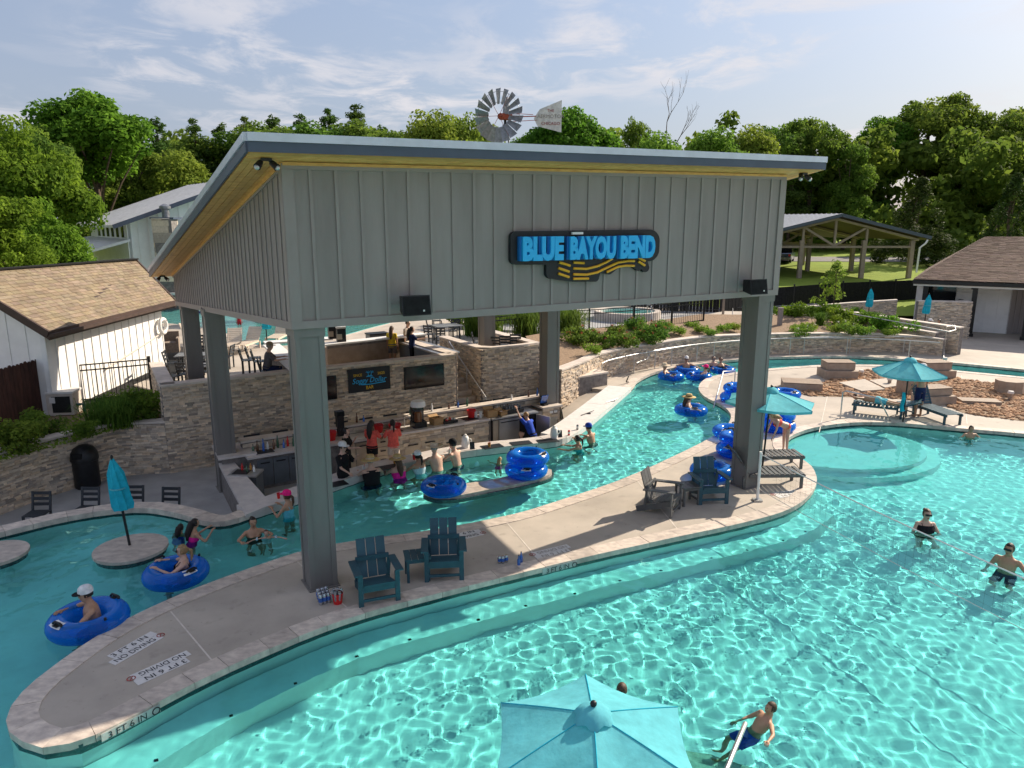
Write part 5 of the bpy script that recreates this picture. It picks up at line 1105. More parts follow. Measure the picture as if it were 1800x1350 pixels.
shrub('dark', P(255, 738, .72), 'dark rounded shrub in the corner of the stone walls', .95); shrub('dark', P(38, 795, .72), 'dark shrub against the wood fence', .9); shrub('dark', P(75, 770, .72), 'dark shrub left of the pool heater', .7); shrub('dark', P(150, 770, .72), 'dark low shrub in front of the pool heater', .5)
rng = np.random.default_rng(9); pp = []
while len(pp) < 2600:
    u, v = rng.uniform(-20, 290), rng.uniform(700, 830); 
    if v > 738 + (290 - u) * .27 or v < 738 - (u - 120) * .22: continue
    q = P(u, v - 3, .73); pp.append((q.x, q.y, .74 + rng.uniform(0, .04)))
pp = np.array(pp); stuff(tag(mobj('ground_cover', leaf_mesh('ground_cover', pp, np.tile([0, 0, 1.0], (len(pp), 1)) + rng.normal(size=(len(pp), 3)) * .5, .05, rng.random(len(pp)), 'leaf_light', .6, rng)), 'sparse low ground cover behind the planter wall', 'ground cover'))
for k, (u, v, s) in enumerate([(805, 570, 1.1), (835, 572, 1.0), (870, 570, 1.1), (905, 566, 1.2), (940, 562, 1.1)]): shrub('bush', P(u, v, PATIO_Z) , 'green shrub beyond the upper terrace, ' + ['leftmost with pink blooms', 'second', 'third', 'fourth', 'rightmost'][k] + ' of five', s * 1.3)
# young tree in the right bed
yt = thing('young_tree', 'slender young tree with pale leaves in front of the dark fence', 'tree', P(1463, 560, 1.0)); rng = np.random.default_rng(8); cen = [np.array([rng.normal() * .5 * (1.1 - f), rng.normal() * .5 * (1.1 - f), .9 + 2.3 * f]) for f in np.linspace(0, 1, 26)]
mobj('crown', clumps(rng, cen, [.3] * 26, 380, .085, 'crown', 'leaf_light', .2), None, yt); mb = MB(); limbs(mb, rng, Vector((0, 0, 0)), Vector((0, 0, 3.1)), .03, cen[::2]); mb.build('trunk', 'bark', yt)
# ================================================================== BAR, FURNITURE, FLOATS, PARASOLS
def proj(p):
    dz = p[2] - CAM_H; fw = p[1] * _c - dz * _s; dn = -(p[1] * _s + dz * _c); return 900 + FPX * p[0] / fw, 675 + FPX * dn / fw
# ---- back counter of the swim-up bar; local frame: s along, t away from the pool
F0, F1 = P(455, 802, .25), P(985, 716, .25); bd = (F1 - F0).normalized(); bn_ = Vector((-bd.y, bd.x, 0)); BL = (F1 - F0).length; BROT = math.atan2(bd.y, bd.x)
def bar(s, t=0.0, z=0.0): p = F0 + bd * s + bn_ * t; return Vector((p.x, p.y, z))
def bar_s(u, t=0.0, z=.25):
    lo, hi = -3.0, BL + 4
    for _ in range(40):
        m_ = (lo + hi) / 2
        if proj(bar(m_, t, z))[0] < u: lo = m_
        else: hi = m_
    return lo
ctr = thing('bar_counter', 'long stone-faced back counter of the swim-up bar', 'counter', (F0.x, F0.y, BAR_Z), BROT)
sA, sB, sC = bar_s(590), bar_s(862), bar_s(985)
def cbox(s0, s1, t0, t1, z0, z1, nm, mt, par=None, bev=0):
    b = MB(); b.box((s0 + s1) / 2, (t0 + t1) / 2, (z0 + z1) / 2 - BAR_Z, s1 - s0, t1 - t0, z1 - z0); return b.build(nm, mt, par or ctr)
cbox(-.25, BL, .12, .75, BAR_Z, .19, 'core', 'mortar')
for a, b_ in ((-.3, sA * .55), (sA * .55 + .005, sA + 1.2), (sA + 1.205, (sA + sB) / 2 + .4), ((sA + sB) / 2 + .405, sB)): cbox(a, b_, .0, .72, .19, .25, 'worktop', 'counter')
n_ = 6
for k in range(n_): cbox(-.3 + (BL + .3) * k / n_ + .003, -.3 + (BL + .3) * (k + 1) / n_ - .003, .74, 1.12, .46, .52, 'ledge_slab', 'cap_stone')
cbox(-.25, BL, .78, 1.06, .18, .46, 'ledge_core', 'mortar')
st = MB(); rr = random.Random(4)
def stone_face(s0, s1, z0, z1, t, mb):
    z = z0
    while z < z1 - .03:
        h = rr.uniform(.07, .11); s = s0 - rr.uniform(0, .2)
        while s < s1:
            l = rr.uniform(.15, .45); a, b_ = max(s, s0) + .003, min(s + l, s1) - .003; s += l
            if b_ - a < .04: continue
            k = rr.choice(STONES); f = rr.uniform(.85, 1.15); mb.col = tuple(x * f for x in k); d = rr.uniform(.01, .035); mb.box((a + b_) / 2, t - d / 2, z + h / 2 - BAR_Z, b_ - a, d, min(h, z1 - z) - .006)
        z += h
stone_face(sA + 1.0, sB, BAR_Z, .185, .12, st); stone_face(-.25, BL, .25, .46, .78, st); stuff(st.build('stone_cladding', 'stone', ctr))
def doors(s0, s1, n, z0, z1, mt, hand='horizontal', t=.09):
    for k in range(n):
        a, b_ = s0 + (s1 - s0) * k / n + .012, s0 + (s1 - s0) * (k + 1) / n - .012; d = cbox(a, b_, t, .13, z0, z1, 'cabinet_door', mt)
        b = MB(); b.box((a + b_) / 2, t - .02, z1 - .09 - BAR_Z, (b_ - a) * .6, .03, .03); b.build('handle', 'black', d)
doors(bar_s(452), bar_s(535), 3, BAR_Z + .1, .10, 'cabinet_dark'); doors(bar_s(712), bar_s(772), 2, BAR_Z + .12, -.12, 'cabinet_steel'); doors(bar_s(805), bar_s(842), 1, BAR_Z + .12, -.08, 'cabinet_steel')
doors(bar_s(598), bar_s(655), 2, BAR_Z + .06, .12, 'cabinet_steel')
s0 = bar_s(660); s1 = bar_s(688)
for k in range(3):
    d = cbox(s0, s1, .08, .13, BAR_Z + .1 + .28 * k, BAR_Z + .36 + .28 * k, 'drawer', 'cabinet_steel'); b = MB(); b.box((s0 + s1) / 2, .06, .24 + .28 * k, .16, .03, .03); b.build('handle', 'black', d)
for u in (470, 700, 835):
    b = MB(); s = bar_s(u); b.box(s, .35, .252 - BAR_Z, .5, .38, .012); b.build('sink', 'black', ctr)
b = MB(); s = bar_s(725); b.tube([(s, .6, 1.0), (s, .6, 1.33), (s + .06, .52, 1.38), (s + .1, .42, 1.33), (s + .1, .4, 1.25)], .014, 8); b.build('faucet', 'steel', ctr, 60)
# ---- steel fridge with one open door
fs0, fs1 = bar_s(866), bar_s(945)
fr_ = thing('bar_fridge', 'low stainless bar fridge with its right door standing open', 'fridge', bar(fs0, -.02, BAR_Z), BROT); fw_ = fs1 - fs0
def fbox(x0, x1, y0, y1, z0, z1, nm, mt, par=None): b = MB(); b.box((x0 + x1) / 2, (y0 + y1) / 2, (z0 + z1) / 2, x1 - x0, y1 - y0, z1 - z0); return b.build(nm, mt, par or fr_)
fbox(0, fw_, .05, .66, .1, .93, 'cabinet', 'black'); fbox(-.02, fw_ + .02, .0, .70, .935, .985, 'top', 'steel')
for x in (.05, fw_ - .05): fbox(x - .03, x + .03, .1, .6, 0, .1, 'leg', 'black')
fbox(.02, .22, .02, .05, .12, .9, 'vent_panel', 'cabinet_steel'); d = fbox(.24, fw_ * .58, .0, .05, .12, .9, 'door', 'steel'); fbox(.3, fw_ * .56, -.03, .0, .8, .83, 'handle', 'black', d)
b = MB(); b.box(.3, 0, .39, .6, .05, .78); d = b.build('door', 'steel', fr_); d.location = (fw_ * .98, .03, .12); d.rotation_euler = (0, 0, R(-75)); b = MB(); b.box(.3, .03, .39, .5, .02, .68); b.build('door_liner', 'marker_white', d)
# ---- stone pier at the right end
pr = thing('stone_pier', 'stone pier with a pale top and steel access panel beside the rear column', 'pier', bar(bar_s(972), .1, BAR_Z), BROT); st = MB()
b = MB(); b.box(0, .35, .5, .66, .66, 1.0); b.build('core', 'mortar', pr); rr2 = random.Random(8); stt = MB()
z = 0
while z < .97:
    h = rr2.uniform(.07, .11)
    for side in range(2):
        x = -.34
        while x < .33:
            l = rr2.uniform(.14, .4); a, b_ = x, min(x + l, .34); x += l
            k = rr2.choice(STONES); stt.col = k; d = rr2.uniform(.012, .04)
            if side == 0: stt.box((a + b_) / 2, .02 - d / 2, z + h / 2, b_ - a - .006, d, h - .006)
            else: stt.box(.33 + d / 2, (a + b_) / 2 + .35, z + h / 2, d, b_ - a - .006, h - .006)
    z += h
stuff(stt.build('stone_cladding', 'stone', pr)); b = MB(); b.box(0.02, .35, 1.04, .82, .86, .06); b.build('cap_slab', 'cap_stone', pr)
b = MB(); b.box(.05, -.03, .42, .36, .03, .5); b.build('access_panel', 'steel', pr); b = MB(); b.box(-.02, -.035, .86, .12, .03, .07); b.build('outlet', 'white_plastic', pr); b = MB(); b.box(.16, -.035, .86, .12, .03, .07); b.build('outlet', 'white_plastic', pr)
# ---- left end counter and the column plinth slab
lc = thing('side_counter', 'bluish stone counter at the left end of the sunken bar', 'counter', (0, 0, 0)); a, b_, c, d = P(383, 812, .08), P(408, 808, .08), P(478, 886, .08), P(432, 905, .08)
m = MB(); m.prism([v2(a), v2(b_), v2(c), v2(d)], .0, .081); m.build('top_slab', 'counter', lc); m = MB(); cen_ = (v2(a) + v2(b_) + v2(c) + v2(d)) / 4; m.prism([cen_ + (v2(x) - cen_) * .88 for x in (a, b_, c, d)], BAR_Z, .0); m.build('base', 'mortar', lc)
a, b_, c, d = P(372, 782, .3), P(438, 776, .3), P(452, 796, .3), P(384, 806, .3)
m = MB(); m.prism([v2(x) for x in (a, b_, c, d)], .24, .30); m.build('upper_slab', 'counter', lc); m = MB(); cen_ = (v2(a) + v2(b_) + v2(c) + v2(d)) / 4; m.prism([cen_ + (v2(x) - cen_) * .8 for x in (a, b_, c, d)], BAR_Z, .24); m.build('pedestal', 'mortar', lc)
sk = thing('sink_station', 'steel sink station with bottles at the left end of the sunken bar', 'sink', P(432, 830, .1)); sk.rotation_euler = (0, 0, BROT - .6)
b = MB(); b.box(0, 0, -.02, .75, .55, .05); b.build('top', 'steel', sk); b = MB(); b.box(-.1, 0, .01, .4, .36, .012); b.build('basin', 'black', sk); b = MB(); b.box(0, .05, -.45, .68, .48, .8); b.build('cabinet', 'cabinet_dark', sk)
def bottle(p, mt, h=.26, r=.034, lab='', grp='bottles on the bar', name='bottle'):
    t = thing(name, lab, 'bottle', p, 0, grp); b = MB(); b.lathe([(r, 0), (r, h * .55), (r * .45, h * .72), (r * .38, h * .95)], 10); b.build('body', mt, t, 50); b = MB(); b.lathe([(r * .42, h * .95), (r * .42, h)], 8); b.build('cap', 'black', t); return t
# bottles in the dark left corner of the back counter
bm_k = ['glass_green', 'glass_brown', 'bottle_blue', 'white_plastic', 'glass_brown', 'glass_green', 'bottle_blue', 'red_plastic', 'glass_green']
for k in range(9): bottle(bar(bar_s(452) + .14 * k, .42 + .1 * (k % 2), .25), bm_k[k], .24 + .06 * (k % 3), .036, ['first green', 'second, brown', 'third, blue', 'fourth, white', 'fifth, brown', 'sixth, green', 'seventh, blue', 'eighth, red', 'ninth, green'][k] + ' bottle along the dark left end of the back counter', 'bottles at the left end of the back counter')
for k, u in enumerate((868, 874, 880, 886, 892)): bottle(bar(bar_s(u, .55), .55, .25), ['glass_brown', 'white_plastic', 'glass_green', 'white_plastic', 'glass_brown'][k], .26, .036, ['first, brown', 'second, white', 'third, green', 'fourth, white', 'fifth, brown'][k] + ' bottle from the left among the cartons by the fridge', 'bottles beside the boxes')
for k, u in enumerate((426, 434, 441, 447)): bottle(P(u, 826 + 3 * (k % 2), .12), ['red_plastic', 'glass_green', 'fruit', 'white_plastic'][k], .2, .03, ['red', 'green', 'yellow', 'white'][k] + ' bottle standing on the left sink station', 'bottles on the sink station')
def bucket(p, lab, mt='red_plastic', r=.15, h=.24, fill=None):
    t = thing('bucket', lab, 'bucket', p); b = MB(); b.lathe([(r * .75, 0), (r, h), (r * 1.05, h), (r * 1.05, h - .015), (r * .97, h - .015), (r * .72, .01)], 18); b.build('pail', mt, t, 40)
    b = MB(); b.tube([(r * math.cos(x), 0, h + r * .7 * math.sin(x)) for x in [math.pi * i / 8 for i in range(9)]], .006, 5); b.build('bail_handle', 'steel', t)
    if fill:
        for k in range(7):
            a = k * .9; b = MB(); b.tube([(.06 * math.cos(a) * (k > 0), .06 * math.sin(a) * (k > 0), .08), (.09 * math.cos(a) * (k > 0), .09 * math.sin(a) * (k > 0), h + .05)], .028, 8); b.build('can', fill, t, 40)
    return t
bucket(bar(bar_s(590), .45, .25), 'big red bucket behind the dark-haired woman at the bar', r=.19, h=.26); bucket(bar(bar_s(676), .45, .25), 'red bucket between the two women in coral shirts', r=.15); bucket(bar(bar_s(705), .45, .25), 'red tub right of the woman in khaki shorts', r=.2, h=.18); bucket(bar(bar_s(842), .5, .25), 'red bucket by the glass pitcher on the counter', r=.15, h=.25)
# frozen drink machine
dm = thing('drink_machine', 'tall drink machine with white rounded lid on the back counter', 'drink machine', bar(bar_s(745), .38, .25), BROT)
b = MB(); b.box(0, 0, .09, .42, .36, .18); b.build('base', 'black', dm); b = MB(); b.box(0, .08, .42, .36, .2, .5); b.build('body', 'car_glass', dm); b = MB(); b.lathe([(.12, 0), (.12, .3), (.1, .32)], 14, (-.05, -.08, .2)); b.build('carafe', 'glass_brown', dm, 40); b = MB(); b.lathe([(.235, 0), (.235, .1), (.2, .17), (.1, .2), (0, .205)], 18, (0, 0, .66)); b.build('lid', 'white_plastic', dm, 40)
tl = thing('speaker_tower', 'slim black speaker tower standing on the bar counter', 'speaker', bar(bar_s(614), .75, .25), BROT); b = MB(); b.box(0, 0, .3, .2, .2, .6); b.build('cabinet', 'black', tl); b = MB(); b.box(0, 0, .68, .24, .22, .16); b.build('horn', 'black', tl); b = MB(); b.box(0, -.112, .68, .18, .012, .1); b.build('grille', 'screen_mesh', tl)
def carton(p, lab, sx, sy, sz, rz, fill=True):
    t = thing('carton', lab, 'box', p, rz)
    for x0, x1, y0, y1 in ((-sx / 2, sx / 2, -sy / 2, -sy / 2 + .012), (-sx / 2, sx / 2, sy / 2 - .012, sy / 2), (-sx / 2, -sx / 2 + .012, -sy / 2 + .012, sy / 2 - .012), (sx / 2 - .012, sx / 2, -sy / 2 + .012, sy / 2 - .012)):
        b = MB(); b.box((x0 + x1) / 2, (y0 + y1) / 2, sz / 2, x1 - x0, y1 - y0, sz); b.build('side', 'cardboard', t)
    b = MB(); b.box(0, 0, sz * .35, sx - .03, sy - .03, sz * .66); b.build('contents', 'fruit' if fill else 'white_plastic', t)
    for sg in (-1, 1): b = MB(); b.obox((0, sg * (sy / 2 + .05), sz + .02), (sx / 2, 0, 0), (0, .06, .03 * sg), (0, 0, .004)); b.build('flap', 'cardboard', t)
carton(bar(bar_s(776), .35, .25), 'open cardboard box of fruit right of the drink machine', .34, .3, .22, BROT + .1); carton(bar(bar_s(870), .28, .25), 'cardboard box at the left end of the fridge top', .36, .32, .22, BROT - .05, False); carton(bar(bar_s(889), .25, .25), 'smaller cardboard box on the fridge top', .28, .26, .14, BROT + .2, False)
ft = thing('garnish_tray', 'tray heaped with cut fruit garnish on the counter', 'tray', bar(bar_s(797), .32, .25), BROT); b = MB(); b.box(0, 0, .04, .5, .32, .08); b.build('tray', 'black', ft)
for k in range(16): b = MB(); b.ell((random.uniform(-.2, .2), random.uniform(-.12, .12), .1), .045, .045, .035, 8, 6); b.build('fruit_piece', ['fruit', 'glass_green', 'red_plastic', 'marker_white'][k % 4], ft, 180)
pt = thing('glass_pitcher', 'pair of clear pitchers next to the red bucket', 'pitcher', bar(bar_s(850), .35, .25)); 
for i in (-1, 1): b = MB(); b.lathe([(.05, 0), (.06, .2), (.065, .21), (.058, .21), (.045, .01)], 12, (i * .075, 0, 0)); b.build('jug', 'white_plastic', pt, 40)
pos_ = thing('cash_register', 'small blue-lit register screen on the pier beside the rear column', 'register', bar(bar_s(966), .32, .322), BROT + .2); b = MB(); b.box(0, 0, .03, .2, .2, .06); b.build('base', 'black', pos_); b = MB(); b.obox((0, 0, .22), (.16, 0, 0), (0, .015, .006), (0, -.04, .13)); b.build('screen', 'bottle_blue', pos_)
cr = thing('bottle_rack', 'dark rack of upturned glasses on the fridge counter', 'rack', bar(bar_s(912), .42, .25), BROT); b = MB(); b.box(0, 0, .05, .7, .4, .1); b.build('tray', 'black', cr)
for k in range(12): b = MB(); b.lathe([(.04, 0), (.034, .11)], 8, (-.28 + .11 * (k % 6), -.08 + .16 * (k // 6), .1)); b.build('glass', 'cabinet_dark', cr)
tag(MB().box(0, 0, .004, .36, .24, .008, .1).build('paper_sheet', 'marker_white'), 'white paper lying on the counter by the woman in black', 'paper').location = bar(bar_s(634), .2, .25)
# ---- swim-up counter top: mats, drink jugs, card
cl_ = offset(BANK, .33)
def oncounter(u, v, z=.09): return P(u, v, z)
for k, (u, v, rz) in enumerate([(865, 785, .25), (916, 779, .15), (963, 775, .1), (588, 852, .4), (680, 822, .35)]):
    b = MB(); b.box(0, 0, .006, .62, .36, .012, rz + .2); q = tag(b.build('bar_mat', 'sign_black'), 'dark rubber mat on the curved swim-up counter, ' + ['left of the chalk jug group', 'middle of three right-hand mats', 'rightmost, before the pier', 'leftmost, by the man in the white cap', 'in front of the straw-hatted man'][k], 'mat', 'rubber mats on the swim-up counter'); q.location = oncounter(u, v, .081)
def jug(u, v, lab):
    t = thing('paper_cup_jug', lab, 'jug', oncounter(u, v, .082)); b = MB(); b.lathe([(.11, 0), (.12, .12), (.1, .3), (.07, .34), (.0, .345)], 14); b.build('body', 'white_plastic', t, 50); b = MB(); b.torus((.12, 0, .2), .06, .014, 12, 6); me = b.mesh('handle', 180); me.transform(Matrix.Translation((.12, 0, .2)) @ Matrix.Rotation(R(90), 4, 'X') @ Matrix.Translation((-.12, 0, -.2))); mobj('handle', me, 'white_plastic', t); b = MB(); b.lathe([(.05, 0), (.05, .04), (.02, .06)], 10, (0, 0, .34)); b.build('lid', 'marker_white', t)
jug(818, 786, 'white jug on the swim-up counter right of the man in the black cap'); jug(974, 770, 'white jug on the swim-up counter near the pier')
for k, (u, v) in enumerate([(830, 789), (984, 768)]):
    t = thing('menu_card', 'small dark menu card standing ' + ['beside the left white jug', 'beside the right white jug'][k], 'card', oncounter(u, v, .082), .2); b = MB(); b.obox((0, 0, .1), (.07, 0, 0), (0, .006, .002), (0, .03, .1)); b.build('card', 'sign_black', t)
    for j in range(3): b = MB(); b.obox((0, -.012 + .014 * j, .06 + .045 * j), (.045 - .008 * j, 0, 0), (0, .002, 0), (0, .003, .009)); b.build('chalk_line', 'marker_white', t)
# ---- bar sign and screens on the long wall
wd_ = (W1 - Wm).normalized(); wn_ = Vector((wd_.y, -wd_.x))
def on_tv(u0, v0, u1, v1):
    """rectangle on the long stone wall between two photo columns and rows"""
    def hit(u):
        lo, hi = -3.0, (W1 - Wm).length
        for _ in range(40):
            m_ = (lo + hi) / 2; p = Wm + wd_ * m_ + wn_ * .06
            if proj((p.x, p.y, 1.0))[0] < u: lo = m_
            else: hi = m_
        return lo
    s0, s1 = hit(u0), hit(u1); p = Wm + wd_ * ((s0 + s1) / 2) + wn_ * .06; lo, hi = -1, 3
    zc = []
    for v in (v0, v1):
        lo, hi = -1.5, 4
        for _ in range(40):
            m_ = (lo + hi) / 2
            if proj((p.x, p.y, m_))[1] > v: lo = m_
            else: hi = m_
        zc.append(lo)
    return Vector((p.x, p.y, (zc[0] + zc[1]) / 2)), s1 - s0, zc[0] - zc[1]
WR = math.atan2(wd_.y, wd_.x)
def screen(u0, v0, u1, v1, lab):
    c, w, h = on_tv(u0, v0, u1, v1); t = thing('wall_screen', lab, 'television', c, WR, 'televisions on the stone wall'); b = MB(); b.box(0, 0, 0, w, .07, h); b.build('housing', 'black', t); b = MB(); b.box(0, -.037, .005, w - .04, .006, h - .05); b.build('panel', 'black_screen', t)
screen(711, 642, 780, 681, 'black flat television right of the bar sign'); screen(513, 664, 592, 706, 'black flat television left of the bar sign, partly behind the front column')
c, w, h = on_tv(613, 646, 686, 687); ss = thing('bar_sign', 'black bar sign reading Soggy Dollar Bar in blue script', 'sign', c, WR); b = MB(); b.box(0, 0, 0, w, .05, h); b.build('panel', 'sign_black', ss)
def sgn(txt, size, x, z, mt, shear=0, wfit=None):
    me = text_mesh(txt, size, .004, .0)
    if shear: me.transform(Matrix(((1, shear, 0, 0), (0, 1, 0, 0), (0, 0, 1, 0), (0, 0, 0, 1))))
    co = np.array([v.co[:] for v in me.vertices]); q = mobj('lettering', me, mt, ss); q.rotation_euler = (R(90), 0, 0); sx = wfit / (co[:, 0].max() - co[:, 0].min()) if wfit else 1; q.scale = (sx, 1, 1); q.location = (x - (co[:, 0].max() + co[:, 0].min()) / 2 * sx, -.03, z); return q
sgn('Soggy Dollar', .30 * h / .95, 0, -.03 * h, 'letter_blue', .28, w * .82); sgn('SINCE', .15 * h / .95, -w * .28, .22 * h, 'text_yellow', 0, w * .2); sgn('2025', .15 * h / .95, w * .28, .22 * h, 'text_yellow', 0, w * .17); sgn('BAR', .2 * h / .95, 0, -.34 * h, 'text_yellow', 0, w * .18)
b = MB(); b.tube([(-w * .2, -.028, -.19 * h), (0, -.028, -.205 * h), (w * .38, -.028, -.165 * h)], .016, 6); b.build('underline', 'letter_blue', ss)
b = MB(); b.add([(-w * .09, -.03, .12 * h), (w * .09, -.03, .12 * h), (w * .05, -.03, .17 * h), (-w * .05, -.03, .17 * h)], [(0, 1, 2, 3)]); b.build('island_mark', 'letter_blue', ss)
for i, (x, t_) in enumerate(((-.02, -.04), (.03, .05))):
    b = MB(); b.tube([(x * w, -.03, .16 * h), ((x + t_ * .5) * w, -.03, .3 * h)], .01, 5); tx, tz = (x + t_ * .5) * w, .3 * h
    for a in (20, 70, 130, 175, -20): b.tube([(tx, -.03, tz), (tx + .055 * w * math.cos(R(a)), -.03, tz + .08 * h * math.sin(R(a)) + .01)], [.008, .004], 4)
    b.build('palm_mark', 'letter_blue', ss)

# ---- chairs
def slat(t, nm, mt, c, a, b_, d): m = MB(); m.obox(c, a, b_, d); return m.build(nm, mt, t)
def patio_chair(mt='patio_chair', seat=.74, back=1.16, lab='', name='bar_chair', loc=(0, 0, 0), rz=0):
    """ladder-back chair; the sitter faces -y"""
    t = thing(name, lab, 'chair', loc, rz); w, d = .46, .44
    for i in (-1, 1):
        b = MB(); b.box(i * (w / 2 - .025), -d / 2 + .025, seat / 2, .045, .045, seat); b.build('leg', mt, t)
        b = MB(); b.beam((i * (w / 2 - .025), d / 2 - .02, 0), (i * (w / 2 - .025), d / 2 - .02, seat), .045, .045, (0, 1, 0)); b.beam((i * (w / 2 - .025), d / 2 - .02, seat), (i * (w / 2 - .025), d / 2 + .08, back), .045, .04, (0, 1, 0)); b.build('leg', mt, t)
    for k in range(5): b = MB(); b.box(0, -d / 2 + .05 + k * .085, seat + .012, w, .075, .022); b.build('seat_slat', mt, t)
    for k in range(3):
        f = .35 + .28 * k; b = MB(); z = seat + (back - seat) * f; y = d / 2 - .02 + .1 * f; b.box(0, y, z, w - .06, .022, .075); b.build('back_slat', mt, t)
    for z in (.25, .5): 
        if z < seat - .1: b = MB(); b.box(0, -d / 2 + .025, z, w - .08, .03, .035); b.build('stretcher', mt, t)
    return t
chp = patio_chair(seat=.46, back=.92, lab='dark chair on the sunken patio by the pool edge, leftmost of four', name='patio_chair'); chp['group'] = 'dark chairs by the pool edge'
ch0 = patio_chair(lab='dark bar chair behind the back counter, first from the left column', loc=(0, 0, 0)); ch0['group'] = 'dark bar chairs'
def tochair(p, face): return math.atan2(face.x, -face.y)
def facing(v): v = Vector(v[:2]).normalized(); return math.atan2(v.x, -v.y)
seqs = [((60, 872), (.05, -1)), ((147, 864), (0, -1)), ((226, 861), (.0, -1)), ((290, 864), (-.05, -1))]
for k, ((u, v), fc) in enumerate(seqs):
    p = P(u, v, .16); p.z = BAR_Z
    if k == 0: chp.location = p; chp.rotation_euler = (0, 0, facing(fc))
    else: clone(chp, p, facing(fc), 'dark chair on the sunken patio by the pool edge, ' + ['', 'second of four', 'third, behind the parasol', 'rightmost of four'][k])
for k, u in enumerate((446, 497, 606, 650, 690, 730, 772, 816, 860, 882, 925)):
    s = bar_s(u, 1.45, .4); p = bar(s, 1.42, BAR_Z)
    if k == 0: ch0.location = p; ch0.rotation_euler = (0, 0, BROT); continue
    clone(ch0, p, BROT + random.uniform(-.12, .12), 'dark bar chair behind the back counter, ' + ['first', 'second', 'third', 'fourth', 'fifth', 'sixth', 'seventh', 'eighth', 'ninth', 'tenth', 'eleventh'][k] + ' from the left column')
# upper terrace: dining sets and stools
def table(loc, rz, lab, lx=1.1, ly=.75, h=.74, mt='table_top', round_=False, n=6):
    t = thing('patio_table', lab, 'table', loc, rz)
    if round_: b = MB(); b.lathe([(lx / 2, -.02), (lx / 2 + .01, 0), (lx / 2, .02)], 22, (0, 0, h)); b.build('top', mt, t, 40)
    else:
        for k in range(n): b = MB(); b.box(0, -ly / 2 + ly * (k + .5) / n, h, lx, ly / n - .01, .035); b.build('top_slat', mt, t)
    for i in (-1, 1):
        for j in (-1, 1): b = MB(); b.box(i * lx * .38, j * (ly * .38 if not round_ else lx * .38), h / 2 - .02, .06, .06, h - .04); b.build('leg', 'patio_chair', t)
    return t
ZP = PATIO_Z
ch1 = patio_chair(seat=.46, back=.92, lab='dark patio chair on the upper terrace, back to the stone wall corner', name='patio_chair'); ch1['group'] = 'dark patio chairs on the upper terrace'
up_ch = [((305, 648), (1, .2)), ((330, 668), (.2, 1)), ((372, 664), (0, 1)), ((398, 636), (-1, 0)), ((352, 640), (.2, -1)), ((346, 618), (0, -1)), ((305, 672), (.5, 1)), ((385, 655), (-.6, .8))]
labs = ['left of the front table', 'at the wall, near the left corner', 'at the wall, in front of the table', 'right of the table, beside the second column', 'behind the front table', 'at the rear table by the rear column', 'tucked in the wall corner', 'at the table corner near the second column']
for k, ((u, v), fc) in enumerate(up_ch):
    p = P(u, v, ZP + .25); p.z = ZP
    if k == 0: ch1.location = p; ch1.rotation_euler = (0, 0, facing(fc)); ch1['label'] = 'dark patio chair on the upper terrace, ' + labs[0]
    else: clone(ch1, p, facing(fc), 'dark patio chair on the upper terrace, ' + labs[k])
p = P(352, 643, ZP + .72); p.z = ZP; table(p, .3, 'slatted grey table on the upper terrace corner between dark chairs', 1.0, .8); p = P(338, 624, ZP + .72); p.z = ZP; table(p, .2, 'grey table behind it by the rear column on the upper terrace', 1.1, .8)
stl = [(437, 640), (448, 636), (458, 642)]
for k, (u, v) in enumerate(stl): p = P(u, v, ZP + .6); p.z = ZP; clone(ch0, p, facing((1, .3)), 'dark stool at the white upper bar top, ' + ['leftmost', 'middle', 'rightmost'][k] + ' of three')
# right-hand upper set
p = P(785, 572, ZP + .74); p.z = ZP; table(p, .5, 'grey square table on the upper terrace above the stairs', 1.3, 1.0)
for k, ((u, v), fc) in enumerate([((760, 580), (1, .2)), ((798, 578), (-.3, .9)), ((806, 566), (-1, 0)), ((768, 566), (.3, -1)), ((757, 590), (.4, 1)), ((775, 594), (0, 1))]): p = P(u, v, ZP + .4); p.z = ZP; clone(ch1, p, facing(fc), 'grey chair at the square table above the stairs, ' + ['left side', 'near side', 'right side', 'far side', 'left one by the stair rail', 'right one by the stair rail'][k])
for k, ((u, v), fc) in enumerate([((842, 602), (1, 0)), ((858, 606), (1, .2)), ((872, 608), (.2, 1)), ((889, 606), (.1, 1)), ((906, 603), (0, 1))]): p = P(u, v, ZP + .75); p.z = ZP; clone(ch0, p, facing(fc), 'bar chair inside the stone enclosure right of the stairs, ' + ['leftmost', 'second', 'third', 'fourth', 'rightmost'][k] + ' of five')
# upper bar: counters and equipment behind the long wall
ub = thing('upper_bar', 'stone upper bar with white top behind the long wall', 'bar', (0, 0, 0))
def pxbox(u0, v0, u1, v1, zt, dep, zb, nm, mt, par, rise=.06):
    a, c = P(u0, v0, zt), P(u1, v1, zt); d = (c - a).normalized(); nn = Vector((-d.y, d.x, 0)) * dep; m = MB(); m.prism([v2(x) for x in (a, c, c + nn, a + nn)], zb, zt); return m.build(nm, mt, par)
pxbox(575, 612, 748, 592, ZP + .95, .55, ZP, 'counter_body', 'bench_side', ub); pxbox(572, 606, 750, 587, ZP + 1.15, .5, ZP + 1.09, 'counter_top', 'white_paint', ub); pxbox(576, 607, 747, 588, ZP + 1.08, .12, ZP + .95, 'riser', 'mortar', ub)
pxbox(462, 606, 515, 655, ZP + 1.06, .6, ZP + 1.0, 'white_top', 'white_paint', ub); pxbox(466, 603, 585, 595, ZP + 1.06, .55, ZP + 1.0, 'white_top', 'white_paint', ub); pxbox(470, 610, 512, 650, ZP + .99, .4, ZP, 'counter_body', 'mortar', ub)
